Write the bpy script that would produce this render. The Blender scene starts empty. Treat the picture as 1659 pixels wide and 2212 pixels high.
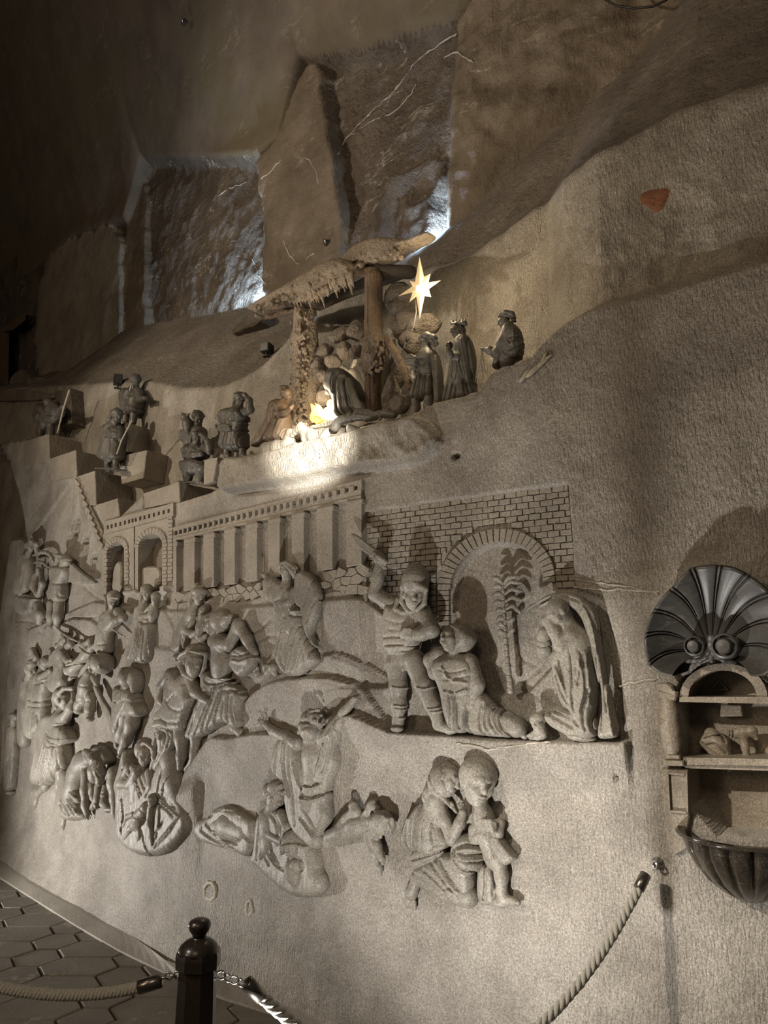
import bpy, math, random
import numpy as np
from mathutils import Matrix, Vector
random.seed(7)
R = math.radians
sc = bpy.context.scene
COL = sc.collection
# ------------------------------------------------------------------ camera
FPX, PITCH, CAMH = 1660.0, R(11.1), 1.72
cam_d = bpy.data.cameras.new('camera'); cam = bpy.data.objects.new('camera', cam_d); COL.objects.link(cam)
cam_d.sensor_fit = 'VERTICAL'; cam_d.sensor_height = 36.0; cam_d.lens = 36.0*FPX/2212.0
cam_d.clip_start = 0.05; cam_d.clip_end = 100
cam.location = (0, 0, CAMH); cam.rotation_euler = (R(90)+PITCH, 0, 0)
sc.camera = cam
# ------------------------------------------------------------------ world, exposure
wd = bpy.data.worlds.new('world'); sc.world = wd; wd.use_nodes = True
wd.node_tree.nodes['Background'].inputs[0].default_value = (1.0, 0.87, 0.72, 1)
wd.node_tree.nodes['Background'].inputs[1].default_value = 0.042
sc.view_settings.view_transform = 'Standard'; sc.view_settings.look = 'None'
sc.view_settings.gamma = 1.0; sc.view_settings.use_curve_mapping = False
sc.view_settings.exposure = -0.1
# ------------------------------------------------------------------ lamps and fill lights of the hall (all outside the frame or hidden behind ledges)
def lamp(name, kind, loc, energy, col, aim=None, size=0.1, angle=60, blend=0.6):
    d = bpy.data.lights.new(name, kind); o = bpy.data.objects.new(name, d); COL.objects.link(o)
    o.location = loc; d.energy = energy; d.color = col
    if kind == 'SPOT': d.spot_size = R(angle); d.spot_blend = blend; d.shadow_soft_size = size
    elif kind == 'AREA': d.shape = 'DISK'; d.size = size
    else: d.shadow_soft_size = size
    if aim is not None:
        o.rotation_euler = (Vector(aim)-Vector(loc)).to_track_quat('-Z', 'Y').to_euler()
    return o
WARM = (1.0, 0.86, 0.68)
lamp('floor_spot', 'SPOT', (-0.40, 2.27, 0.10), 190, (1, .955, .90), (0.35, 3.6, 2.0), 0.03, 124, 1.0)
lamp('floor_spot', 'SPOT', (-4.3, 5.3, 0.10), 400, (1, .955, .90), (-2.0, 5.6, 1.7), 0.03, 130, 0.9)
lamp('hall_lamp', 'SPOT', (-6.2, 2.8, 4.7), 820, WARM, (-1.9, 5.3, 4.9), 0.10, 68, 0.7)
lamp('hall_fill', 'AREA', (-1.6, -3.0, 5.5), 60, (1.0, 0.77, 0.54), (0, 4, 2.5), 1.6)  # broad warm fill standing for the hall's chandeliers
lamp('hall_lamp', 'SPOT', (-3.35, .63, 3.7), 1000, (1, .9, .76), (1.45, 2.9, .7), 0.05, 27, 1.0)
lamp('hall_fill', 'AREA', (-5.5, -1.0, 3.2), 130, (1.0, 0.76, 0.52), (-4.0, 6.0, 6.5), 2.0)  # added soft fill aimed upwards to lift the dark left vault
lamp('hall_spot', 'SPOT', (0.5, -0.7, 2.3), 9000, (1, .95, .86), (-.40, 4.0, 2.85), 0.02, 6.0, 1.0)
# ------------------------------------------------------------------ the wall as a curved surface: pixel -> point
WA = R(34.1); WD = 3.1
NV = np.array([-math.sin(WA), -math.cos(WA), 0.0]); SV = np.array([math.cos(WA), -math.sin(WA), 0.0]); ZV = np.array([0, 0, 1.0])
CP = np.array([0, 0, CAMH]); BEND_S, BEND_K, BEND_W = -2.25, 0.229, 0.16
def h0(s): return -BEND_K*BEND_W*np.logaddexp(0, (BEND_S-np.asarray(s, float))/BEND_W)
def h0d(s): return BEND_K/(1+np.exp(-np.clip((BEND_S-np.asarray(s, float))/BEND_W, -50, 50)))
def ray(u, v):
    x = (np.asarray(u, float)-829.5)/FPX; y = (1106-np.asarray(v, float))/FPX
    return np.stack([x, math.cos(PITCH)-math.sin(PITCH)*y, math.sin(PITCH)+math.cos(PITCH)*y+0*x], -1)
def W(u, v, z=0.0):
    """point of the photograph's ray at height z (m) over the wall's base surface"""
    d = ray(u, v); dn = d@NV; ds = d@SV; t = (z-WD)/dn
    for _ in range(8):
        s = t*ds; t = t-(t*dn+WD-h0(s)-z)/(dn-h0d(s)*ds)
    return CP+d*np.asarray(t)[..., None]
def ST(u, v, z=0.0):
    P = W(u, v, z); return P@SV, P[..., 2]
def P3(s, t, h):
    s = np.asarray(s, float); t = np.asarray(t, float); h = np.asarray(h, float)
    return s[..., None]*SV+t[..., None]*ZV+(h0(s)+h-WD)[..., None]*NV
def FL(u, v, z=0.0):
    d = ray(u, v); t = (z-CAMH)/d[..., 2]; return CP+d*np.asarray(t)[..., None]
def ipl(x, pts):
    pts = sorted(pts); return np.interp(x, [q[0] for q in pts], [q[1] for q in pts])
def sstep(a, b, x):
    t = np.clip((x-a)/(b-a), 0, 1); return t*t*(3-2*t)
# cheap value noise for geometry
def vnoise(x, y, seed=0):
    rs = np.random.RandomState(seed); T = rs.rand(256, 256)
    xi = np.floor(x).astype(int); yi = np.floor(y).astype(int); fx = x-xi; fy = y-yi
    fx = fx*fx*(3-2*fx); fy = fy*fy*(3-2*fy); g = lambda a, b: T[a % 256, b % 256]
    return (g(xi, yi)*(1-fx)+g(xi+1, yi)*fx)*(1-fy)+(g(xi, yi+1)*(1-fx)+g(xi+1, yi+1)*fx)*fy-0.5
def fbm(x, y, seed=0, o=4):
    r = 0; a = 1.0
    for i in range(o): r = r+a*vnoise(x, y, seed+i); x = x*2.03+11; y = y*2.03+5; a *= .5
    return r
# ------------------------------------------------------------------ materials
def nt(name):
    m = bpy.data.materials.new(name); m.use_nodes = True
    t = m.node_tree; return m, t, t.nodes['Principled BSDF']
def stone(name, c1, c2, rough=0.62, spark=0.25, fine=0.35, bump=0.5, chisel=0.0, vein=0.0, cs=(75, 75, 14), tint=None, spec=0.4, bd=0.012, veinc=(.62, .58, .5)):
    m, t, b = nt(name); N = t.nodes.new; L = t.links.new
    tc = N('ShaderNodeTexCoord'); co = tc.outputs['Object']
    def noise(sc_, det=4, rg=.55, vec=co):
        n = N('ShaderNodeTexNoise'); n.inputs['Scale'].default_value = sc_; n.inputs['Detail'].default_value = det
        n.inputs['Roughness'].default_value = rg; L(vec, n.inputs['Vector']); return n.outputs['Fac']
    def ramp(src, stops):
        r = N('ShaderNodeValToRGB'); e = r.color_ramp.elements
        while len(e) < len(stops): e.new(.5)
        for k, (p, c) in enumerate(stops): e[k].position = p; e[k].color = (c, c, c, 1) if not isinstance(c, tuple) else (*c, 1)
        L(src, r.inputs[0]); return r.outputs[0]
    def mix(fac, a, bb, mode='MIX'):
        x = N('ShaderNodeMix'); x.data_type = 'RGBA'; x.blend_type = mode
        if isinstance(fac, float): x.inputs[0].default_value = fac
        else: L(fac, x.inputs[0])
        for i, q in ((6, a), (7, bb)):
            if isinstance(q, tuple): x.inputs[i].default_value = (*q, 1)
            else: L(q, x.inputs[i])
        return x.outputs[2]
    def math_(op, a, bb):
        x = N('ShaderNodeMath'); x.operation = op
        for i, q in ((0, a), (1, bb)):
            if isinstance(q, (int, float)): x.inputs[i].default_value = q
            else: L(q, x.inputs[i])
        return x.outputs[0]
    big = noise(2.3, 6, .62); fin = noise(130, 2, .7)
    col = mix(ramp(big, [(.36, 0.), (.66, 1.)]), c1, c2)
    if tint: col = mix(ramp(noise(1.1, 4), [(.48, 0.), (.62, 1.)]), col, tint)
    col = mix(fine, col, ramp(fin, [(.3, .2), (.5, .5), (.7, .85)]), 'OVERLAY')
    if spark > 0:
        vo = N('ShaderNodeTexVoronoi'); vo.inputs['Scale'].default_value = 120; L(co, vo.inputs['Vector'])
        sp = math_('MULTIPLY', ramp(vo.outputs['Distance'], [(.10, 1.), (.26, 0.)]), ramp(noise(38, 2), [(.48, 0.), (.62, 1.)]))
        col = mix(math_('MULTIPLY', sp, spark), col, (.86, .82, .74))
    if vein > 0:
        mp = N('ShaderNodeMapping'); mp.inputs['Scale'].default_value = (.8, .8, 2.6); L(co, mp.inputs['Vector'])
        vn = noise(1.3, 7, .6, mp.outputs[0]); a = math_('ABSOLUTE', math_('SUBTRACT', vn, .5), 0)
        vv = math_('MULTIPLY', ramp(a, [(.0, 1.), (.012, 0.)]), ramp(noise(3.1, 3), [(.5, 0.), (.62, 1.)]))
        col = mix(math_('MULTIPLY', vv, vein), col, veinc)
    L(col, b.inputs['Base Color']); b.inputs['Roughness'].default_value = rough
    b.inputs['Specular IOR Level'].default_value = spec
    hgt = math_('ADD', math_('MULTIPLY', noise(26, 5, .6), .8), math_('MULTIPLY', fin, .35))
    if chisel > 0:
        mp = N('ShaderNodeMapping'); mp.inputs['Scale'].default_value = cs; L(co, mp.inputs['Vector'])
        hgt = math_('ADD', hgt, math_('MULTIPLY', noise(1, 3, .55, mp.outputs[0]), chisel))
    bp = N('ShaderNodeBump'); bp.inputs['Strength'].default_value = bump; bp.inputs['Distance'].default_value = bd
    L(hgt, bp.inputs['Height']); L(bp.outputs[0], b.inputs['Normal'])
    return m
def plain(name, col, rough=.5, metal=0.0, emit=None, es=0.0, trans=0.0, coat=0.0, bump=0.0, bs=60):
    m, t, b = nt(name); b.inputs['Base Color'].default_value = (*col, 1); b.inputs['Roughness'].default_value = rough
    n = t.nodes.new('ShaderNodeTexNoise'); n.inputs['Scale'].default_value = bs; n.inputs['Detail'].default_value = 4
    tc = t.nodes.new('ShaderNodeTexCoord'); t.links.new(tc.outputs['Object'], n.inputs['Vector'])
    mx = t.nodes.new('ShaderNodeMix'); mx.data_type = 'RGBA'; mx.inputs[6].default_value = (*[c*.75 for c in col], 1); mx.inputs[7].default_value = (*[min(1, c*1.2) for c in col], 1)
    t.links.new(n.outputs['Fac'], mx.inputs[0]); t.links.new(mx.outputs[2], b.inputs['Base Color'])
    b.inputs['Metallic'].default_value = metal; b.inputs['Coat Weight'].default_value = coat
    if emit: b.inputs['Emission Color'].default_value = (*emit, 1); b.inputs['Emission Strength'].default_value = es
    if trans: b.inputs['Transmission Weight'].default_value = trans
    if bump:
        bp = t.nodes.new('ShaderNodeBump'); bp.inputs['Strength'].default_value = bump; bp.inputs['Distance'].default_value = .006
        t.links.new(n.outputs['Fac'], bp.inputs['Height']); t.links.new(bp.outputs[0], b.inputs['Normal'])
    return m
M = {
 'wall': stone('salt_wall', (.192, .171, .143), (.352, .324, .282), .56, .7, .65, .6, 1.1, .12, (105, 105, 30)),
 'chisel': stone('chiselled_salt', (.195, .170, .136), (.345, .312, .26), .56, .65, .62, .75, 1.5, .10, (105, 105, 28), None, .4, .014),
 'relief': stone('carved_salt', (.172, .157, .13), (.325, .302, .26), .46, .65, .6, .36, .2, 0, (40, 40, 22)),
 'facade': stone('dressed_salt', (.225, .198, .16), (.33, .295, .245), .56, .4, .5, .5, .3, .08),
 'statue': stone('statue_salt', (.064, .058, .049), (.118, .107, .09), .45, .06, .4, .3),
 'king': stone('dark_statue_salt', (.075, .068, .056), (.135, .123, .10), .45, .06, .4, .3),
 'rock': stone('cave_rock', (.125, .098, .070), (.205, .165, .122), .75, .10, .45, .8, .6, .35, (40, 40, 12), None, .3, .02),
 'rough': stone('rough_rock', (.115, .090, .068), (.215, .178, .14), .7, .22, .5, 1.0, 1.2, .8, (22, 22, 22), None, .3, .05),
 'vault': stone('smooth_vault', (.105, .083, .060), (.15, .12, .088), .8, .03, .3, .35, 0, .15, tint=(.125, .102, .064)),
 'slope': stone('slope_rock', (.135, .112, .088), (.215, .183, .148), .75, .10, .45, .9, 1.2, .2, (26, 26, 30), None, .3, .025),
 'block': stone('block_salt', (.205, .18, .145), (.30, .265, .215), .62, .3, .4, .8, 1.2, .1, (55, 55, 14)),
 'browncrust': stone('brown_crust', (.085, .06, .038), (.22, .165, .11), .55, .5, .6, 1.0, 1.0, 0, (60, 60, 40), None, .5, .02),
 'lime': stone('white_lime', (.46, .43, .37), (.66, .62, .54), .7, .2, .4, .3),
 'crust': stone('salt_crust', (.165, .125, .085), (.33, .262, .185), .5, .6, .6, 1.0, 1.0, 0, (60, 60, 40), None, .5, .02),
 'shell': stone('polished_salt', (.045, .043, .040), (.082, .078, .072), .38, .04, .25, .06, 0, .1),
 'niche': stone('marbled_salt', (.15, .124, .094), (.33, .285, .22), .42, .25, .5, .35, .2, .1),
 'basin': stone('glossy_salt', (.026, .021, .016), (.075, .062, .046), .17, .2, .5, .12, 0, .3),
 'paver': stone('paving_salt', (.19, .178, .155), (.275, .258, .225), .55, .05, .35, .25, 0, .5),
 'grout': stone('paving_joint', (.07, .065, .055), (.10, .09, .08), .8, 0., .3, .3),
 'kerb': stone('kerb_salt', (.24, .22, .185), (.31, .285, .245), .6, .12, .35, .3),
 'bollard': stone('dark_lacquered_wood', (.018, .013, .010), (.035, .027, .022), .28, 0., .25, .08),
 'wood': stone('salted_wood', (.085, .054, .032), (.165, .115, .07), .65, .35, .5, .9, 1.5, 0, (70, 70, 8)),
 'darkwood': stone('dark_beam', (.03, .022, .015), (.06, .045, .03), .8, .1, .4, .6, 1., 0, (50, 50, 10)),
 'robe': stone('brown_statue_salt', (.10, .068, .04), (.155, .108, .068), .5, .05, .3, .2),
 'pale': stone('pale_salt', (.34, .31, .26), (.5, .46, .39), .5, .3, .35, .4),
 'metal': plain('brushed_steel', (.55, .54, .52), .3, 1.0),
 'darkmetal': plain('dark_steel', (.20, .185, .165), .28, .9),
 'rope': plain('grey_rope', (.50, .49, .44), .75, bump=.6, bs=300),
 'black': plain('black_housing', (.012, .011, .010), .5),
 'cable': plain('black_cable', (.02, .018, .016), .5),
 'palecable': plain('pale_cable', (.30, .27, .22), .5),
 'cream': plain('cream_wood', (.33, .29, .21), .55),
}
# ------------------------------------------------------------------ object helpers
def tag(o, label=None, cat=None, group=None, kind=None):
    for k, v in (('label', label), ('category', cat), ('group', group), ('kind', kind)):
        if v: o[k] = v
    return o
def mk(name, V, F, mat, parent=None, smooth=False, kind=None, label=None):
    me = bpy.data.meshes.new(name); V = np.asarray(V, np.float32)
    if isinstance(F, np.ndarray):
        k = F.shape[1]; me.vertices.add(len(V)); me.vertices.foreach_set('co', V.ravel())
        me.loops.add(F.size); me.loops.foreach_set('vertex_index', F.astype(np.int32).ravel())
        me.polygons.add(len(F)); me.polygons.foreach_set('loop_start', np.arange(0, F.size, k, dtype=np.int32))
        me.update(calc_edges=True)
    else: me.from_pydata([tuple(map(float, q)) for q in V], [], F); me.update()
    if smooth: me.polygons.foreach_set('use_smooth', np.ones(len(me.polygons), bool))
    me.materials.append(M[mat] if isinstance(mat, str) else mat)
    o = bpy.data.objects.new(name, me); COL.objects.link(o)
    if parent is not None:
        o.parent = parent
        w = Vector(parent['_w']) if '_w' in parent else Vector((0, 0, 0))
        o.matrix_parent_inverse = Matrix.Translation(-w)
    if kind: o['kind'] = kind
    if label: o['label'] = label
    return o
def thing(name, label, cat, loc=(0, 0, 0), group=None):
    o = bpy.data.objects.new(name, None); COL.objects.link(o); o.location = [float(q) for q in loc]
    o.empty_display_size = .05
    o['_w'] = [float(q) for q in loc]; return tag(o, label, cat, group)
class MB:
    """collects shapes, then links them as ONE mesh object"""
    def __init__(s): s.V = []; s.F = []
    def add(s, V, F):
        n = len(s.V); s.V += [tuple(map(float, q)) for q in V]; s.F += [tuple(i+n for i in f) for f in F]; return s
    def prism(s, A, B, cap=True):
        k = len(A); V = list(A)+list(B); F = [(i, (i+1) % k, k+(i+1) % k, k+i) for i in range(k)]
        if cap: F += [tuple(range(k))[::-1], tuple(range(k, 2*k))]
        return s.add(V, F)
    def tube(s, pts, r, n=8, cap=True):
        P = [Vector(p) for p in pts]; rs = r if isinstance(r, (list, tuple, np.ndarray)) else [r]*len(P); V = []; up = None
        for i, p in enumerate(P):
            d = (P[min(i+1, len(P)-1)]-P[max(i-1, 0)]).normalized()
            if up is None: up = d.orthogonal().normalized()
            up = (up-d*up.dot(d)).normalized(); x = d.cross(up)
            for k in range(n):
                a = 2*math.pi*k/n; V.append(p+(up*math.cos(a)+x*math.sin(a))*rs[i])
        F = [(i*n+k, i*n+(k+1) % n, (i+1)*n+(k+1) % n, (i+1)*n+k) for i in range(len(P)-1) for k in range(n)]
        if cap: F += [tuple(range(n))[::-1], tuple(range((len(P)-1)*n, len(P)*n))]
        return s.add(V, F)
    def lathe(s, c, prof, n=32, ax=(0, 0, 1), sx=None):
        az = Vector(ax).normalized(); x = Vector(sx) if sx else az.orthogonal().normalized(); y = az.cross(x); c = Vector(c); V = []
        for r, z in prof:
            for k in range(n):
                a = 2*math.pi*k/n; V.append(c+az*z+(x*math.cos(a)+y*math.sin(a))*max(r, 1e-4))
        F = [(i*n+k, i*n+(k+1) % n, (i+1)*n+(k+1) % n, (i+1)*n+k) for i in range(len(prof)-1) for k in range(n)]
        F += [tuple(range(n))[::-1], tuple(range((len(prof)-1)*n, len(prof)*n))]
        return s.add(V, F)
    def build(s, name, mat, parent=None, smooth=False, kind=None, label=None): return mk(name, s.V, s.F, mat, parent, smooth, kind, label)
def slab(poly, h1, h2, mb=None, bev=0.0, chain=1, jit=0.0, inset=0.0):
    """polygon given in photo pixels as seen at its front height h1 (m over the wall), extruded back along the wall's normal to h2"""
    mb = mb or MB(); s, t = ST(np.array([q[0] for q in poly], float), np.array([q[1] for q in poly], float), h1)
    cs, ct = s.mean(), t.mean()
    if inset:
        d = np.hypot(s-cs, t-ct); k = 1-inset/np.maximum(d, inset*2); s = cs+(s-cs)*k; t = ct+(t-ct)*k
    hj = h1+np.array([random.uniform(-jit, jit) for _ in s])
    A = P3(s, t, np.full(len(s), h2))
    if bev > 0:
        d = np.hypot(s-cs, t-ct); k = 1-bev/np.maximum(d, bev*2); B = P3(s, t, hj-bev); C = P3(cs+(s-cs)*k, ct+(t-ct)*k, hj)
        K = len(s); V = list(A)+list(B)+list(C)
        F = [(i, (i+1) % K, K+(i+1) % K, K+i) for i in range(K)]+[(K+i, K+(i+1) % K, 2*K+(i+1) % K, 2*K+i) for i in range(K)]
        F += [tuple(range(K))[::-1], tuple(range(2*K, 3*K))]; mb.add(V, F)
    else: mb.prism(A, P3(s, t, hj))
    return mb
def chaikin(P, n=1, closed=True):
    P = np.asarray(P, float)
    for _ in range(n):
        Q = np.roll(P, -1, 0) if closed else P[1:]; A = P if closed else P[:-1]
        X = np.empty((2*len(A), P.shape[1])); X[0::2] = .75*A+.25*Q; X[1::2] = .25*A+.75*Q
        P = X if closed else np.vstack([P[:1], X, P[-1:]])
    return P
# ------------------------------------------------------------------ sculpting: signed distance fields, meshed with surface nets
def polysdf(px, py, poly):
    d = np.full(px.shape, 1e9, np.float32); ins = np.zeros(px.shape, bool); n = len(poly)
    for i in range(n):
        ax, ay = poly[i]; bx, by = poly[(i+1) % n]; ex, ey = bx-ax, by-ay; wx, wy = px-ax, py-ay
        h = np.clip((wx*ex+wy*ey)/(ex*ex+ey*ey+1e-9), 0, 1); d = np.minimum(d, (wx-ex*h)**2+(wy-ey*h)**2)
        c = (ay <= py) != (by <= py)
        if ey != 0: ins ^= c & (px < ax+ex*(py-ay)/ey)
    d = np.sqrt(d); return np.where(ins, -d, d)
def linedist(px, py, P):
    d = np.full(px.shape, 1e9, np.float32)
    for i in range(len(P)-1):
        ax, ay = P[i]; ex, ey = P[i+1][0]-ax, P[i+1][1]-ay; wx, wy = px-ax, py-ay
        h = np.clip((wx*ex+wy*ey)/(ex*ex+ey*ey+1e-9), 0, 1); d = np.minimum(d, (wx-ex*h)**2+(wy-ey*h)**2)
    return np.sqrt(d)
def nets(Fd):
    S = Fd < 0; nx, ny, nz = Fd.shape
    cnt = np.zeros((nx-1, ny-1, nz-1), np.int8); 
    acc = None
    c8 = [(i, j, k) for i in (0, 1) for j in (0, 1) for k in (0, 1)]
    tot = np.zeros((nx-1, ny-1, nz-1), np.int8)
    for i, j, k in c8: tot += S[i:nx-1+i, j:ny-1+j, k:nz-1+k]
    act = (tot > 0) & (tot < 8); ci = np.argwhere(act); 
    if len(ci) == 0: return np.zeros((0, 3)), np.zeros((0, 4), int)
    vid = np.full(act.shape, -1, np.int64); vid[act] = np.arange(len(ci))
    sm = np.zeros((len(ci), 3)); cn = np.zeros(len(ci))
    val = {c: Fd[ci[:, 0]+c[0], ci[:, 1]+c[1], ci[:, 2]+c[2]] for c in c8}
    for c in c8:
        for ax in range(3):
            if c[ax]: continue
            e = list(c); e[ax] = 1; e = tuple(e); a, b = val[c], val[e]; x = (a < 0) != (b < 0)
            t = np.where(x, a/np.where(x, a-b, 1), 0); p = np.array(c, float)[None]+np.zeros((len(ci), 3)); p[:, ax] = t
            sm[x] += p[x]; cn[x] += 1
    V = ci+sm/cn[:, None]; Q = []
    for ax in range(3):
        o = [q for q in range(3) if q != ax]
        A = np.take(S, np.arange(Fd.shape[ax]-1), ax); B = np.take(S, np.arange(1, Fd.shape[ax]), ax)
        for fl in (0, 1):
            e = np.argwhere((A & ~B) if fl == 0 else (~A & B))
            e = e[(e[:, o[0]] > 0) & (e[:, o[1]] > 0) & (e[:, o[0]] < Fd.shape[o[0]]-1) & (e[:, o[1]] < Fd.shape[o[1]]-1)]
            if not len(e): continue
            q = []
            for da, db in ((1, 1), (0, 1), (0, 0), (1, 0)):
                x = e.copy(); x[:, o[0]] -= da; x[:, o[1]] -= db; q.append(vid[x[:, 0], x[:, 1], x[:, 2]])
            q = np.stack(q, 1)
            if (fl == 1) != (ax == 1): q = q[:, ::-1]
            Q.append(q)
    return V, np.concatenate(Q)
def rotm(ax, a):
    return np.array(Matrix.Rotation(R(a), 3, ax))
VOXK = 1.0
CLOTH = ('robe', 'tunic', 'cloak', 'veil', 'gown', 'cape', 'drapery', 'skirt', 'cloth', 'hood', 'sleeve')
class Fig:
    """a carved figure: a thing whose parts are sculpted in a frame that lies on the wall; x, y are photo pixels, z is height in pixels over the frame"""
    def __init__(s, name, label, cat, u, v, z0=0.0, group=None, vox=1.9, mat='relief', crop=-8, base=None, parent=None, m=None, famp=1.0):
        P = W(u, v, z0); sv = float(P@SV); k = float(h0d(sv)); s.O = P
        s.X = SV+k*NV; s.X = s.X/np.linalg.norm(s.X); s.N = np.cross(s.X, ZV); s.N = s.N/np.linalg.norm(s.N)
        if s.N@NV < 0: s.N = -s.N
        s.m = m or float((P-CP)@np.array([0, math.cos(PITCH), math.sin(PITCH)]))/FPX
        s.vox = vox*VOXK; s.mat = mat; s.crop = crop; s.pr = []; s.pn = None; s.cv = (0, 0, 1.0); s.fz = []; s.fa = famp
        c = CP-P; c = c/np.linalg.norm(c); c = np.array([c@s.X, c[2], c@s.N]); up = np.array([0, 1., 0])
        r = np.cross(up, c); r /= np.linalg.norm(r); uu = np.cross(c, r); s.VB = np.stack([r, uu, c], 1)
        s.root = parent if parent is not None else thing(name, label, cat, P if base is None else base, group)
    def cs(s, ox, oy, k): s.cv = (ox, oy, k); return s
    def loc(s, x, y, z):
        ox, oy, k = s.cv; d = ray(ox+np.asarray(x, float)/k, oy+np.asarray(y, float)/k); t = (np.asarray(z, float)/k*s.m-(CP-s.O)@s.N)/(d@s.N); Q = (CP-s.O)+d*np.asarray(t)[..., None]
        return np.stack([Q@s.X, Q[..., 2], Q@s.N], -1)/s.m
    def part(s, name, mat=None, vox=None, label=None, crop='x'):
        s.end(); s.pn = name; s.pm = mat or s.mat; s.pv = (vox*VOXK) if vox else s.vox*(1.0 if name in ('body', 'head', 'leaf', 'trunk', 'fringe', 'horn', 'ear', 'crystal', 'bulb', 'stem', 'scroll', 'stalactite') else (1.45 if s.mat == 'relief' else 1.35)); s.pr = []; s.fz = []; s.pl = label; s.pc = s.crop if crop == 'x' else crop; return s
    def _add(s, f, lo, hi, k, sub=False): s.pr.append((f, np.asarray(lo, float), np.asarray(hi, float), k, sub)); return s
    # a chain of tapered round limbs through (x, y, z, r)
    def c(s, pts, k=3.0, fz=1.0, sub=False, sm=0):
        pts = np.array(pts, float)
        if sm: pts = chaikin(pts, sm, False)
        s.fz.append(float(np.mean(pts[:, 2]+pts[:, 3])))
        q = s.loc(pts[:, 0], pts[:, 1], pts[:, 2]); r = pts[:, 3]/s.cv[2]; return s._cap(q, r, k, fz, sub)
    def _cap(s, q, r, k, fz=1.0, sub=False):
        for i in range(max(1, len(q)-1)):
            a, ra = q[i], r[i]; b, rb = (q[i+1], r[i+1]) if len(q) > 1 else (a+1e-3, ra)
            def f(X, Y, Z, a=a, b=b, ra=ra, rb=rb):
                ba = b-a; ba = ba*np.array([1, 1, 1/fz]); x, y, z = X-a[0], Y-a[1], (Z-a[2])/fz
                h = np.clip((x*ba[0]+y*ba[1]+z*ba[2])/(ba@ba+1e-9), 0, 1)
                return np.sqrt((x-ba[0]*h)**2+(y-ba[1]*h)**2+(z-ba[2]*h)**2)-(ra+(rb-ra)*h)
            rr = max(ra, rb)*np.array([1, 1, max(1, fz)]); s._add(f, np.minimum(a, b)-rr, np.maximum(a, b)+rr, k, sub)
        return s
    def _ell(s, cen, rad, rot, k, sub=False):
        rad = np.array(rad, float)
        def f(X, Y, Z):
            x, y, z = X-cen[0], Y-cen[1], Z-cen[2]; Rm = rot.T
            a = (Rm[0, 0]*x+Rm[0, 1]*y+Rm[0, 2]*z); b = (Rm[1, 0]*x+Rm[1, 1]*y+Rm[1, 2]*z); c = (Rm[2, 0]*x+Rm[2, 1]*y+Rm[2, 2]*z)
            k0 = np.sqrt((a/rad[0])**2+(b/rad[1])**2+(c/rad[2])**2); k1 = np.sqrt((a/rad[0]**2)**2+(b/rad[1]**2)**2+(c/rad[2]**2)**2)
            return k0*(k0-1)/np.maximum(k1, 1e-5)
        e = np.sqrt(((rot*rad[None])**2).sum(1)); return s._add(f, cen-e, cen+e, k, sub)
    # an ellipsoid, radii in the viewer's frame (right, up, towards viewer), rolled by roll degrees clockwise
    def e(s, x, y, z, rx, ry, rz, roll=0, k=3.0, sub=False, yaw=0, pit=0):
        s.fz.append(z+rz*.8 if not sub else 0); rx, ry, rz = (q/s.cv[2] for q in (rx, ry, rz)); return s._ell(s.loc(x, y, z), (rx, ry, rz), s.VB@rotm('Z', -roll)@rotm('Y', yaw)@rotm('X', -pit), k, sub)
    def rk(s, x, y, z, rx, ry, rz, roll=0, seed=1, k=2.0):
        cen = s.loc(x, y, z); rad = np.array((rx, ry, rz))/s.cv[2]; rot = s.VB@rotm('Z', -roll); rs = np.random.RandomState(int(seed)); N_ = rs.normal(size=(13, 3)); N_ /= np.linalg.norm(N_, axis=1)[:, None]; D_ = rs.uniform(.72, 1.0, 13)
        def f(X, Y, Z):
            x, y, z = X-cen[0], Y-cen[1], Z-cen[2]; Rm = rot.T; q = [(Rm[i, 0]*x+Rm[i, 1]*y+Rm[i, 2]*z)/rad[i] for i in range(3)]
            d = np.sqrt(q[0]**2+q[1]**2+q[2]**2)-1.12
            for n_, o_ in zip(N_, D_): d = -smin(-d, -(q[0]*n_[0]+q[1]*n_[1]+q[2]*n_[2]-o_), .05)
            return d*rad.min()
        e = np.sqrt(((rot*rad[None]*1.12)**2).sum(1)); return s._add(f, cen-e, cen+e, k)
    # a pillow: polygon in photo pixels, thickness T each way, rounded rim r, dome in the middle
    def p(s, poly, z, T, r=None, dome=0.0, k=3.0, sm=2, sub=False):
        s.fz.append(float(z)+T); poly = np.array(poly, float); zz = poly[:, 2] if poly.shape[1] > 2 else np.full(len(poly), float(z))
        q = s.loc(poly[:, 0], poly[:, 1], zz); pl = chaikin(q[:, :2], sm); r = min(r or T, T)/s.cv[2]; T = T/s.cv[2]; dome = dome/s.cv[2]
        A = np.c_[q[:, :2], np.ones(len(q))]; cf = np.linalg.lstsq(A, q[:, 2], rcond=None)[0]
        if np.ptp(zz) == 0: cf = np.array([0, 0, float(zz[0])/s.cv[2]])
        def f(X, Y, Z):
            x2, y2 = np.broadcast_arrays(X[:, :, 0], Y[:, :, 0]); sd = polysdf(x2, y2, pl); zc = cf[0]*x2+cf[1]*y2+cf[2]
            Te = T+dome*(1-np.exp(-np.maximum(-sd, 0)/max(dome, 1)/1.2)) if dome else T
            a = (sd+r)[:, :, None]; b = np.abs(Z-zc[:, :, None])-((Te-r)[:, :, None] if dome else Te-r)
            return np.minimum(np.maximum(a, b), 0)+np.sqrt(np.maximum(a, 0)**2+np.maximum(b, 0)**2)-r
        zs = pl@cf[:2]+cf[2]
        lo = np.r_[pl.min(0), zs.min()-T-dome]; hi = np.r_[pl.max(0), zs.max()+T+dome]; return s._add(f, lo, hi, k, sub)
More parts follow.
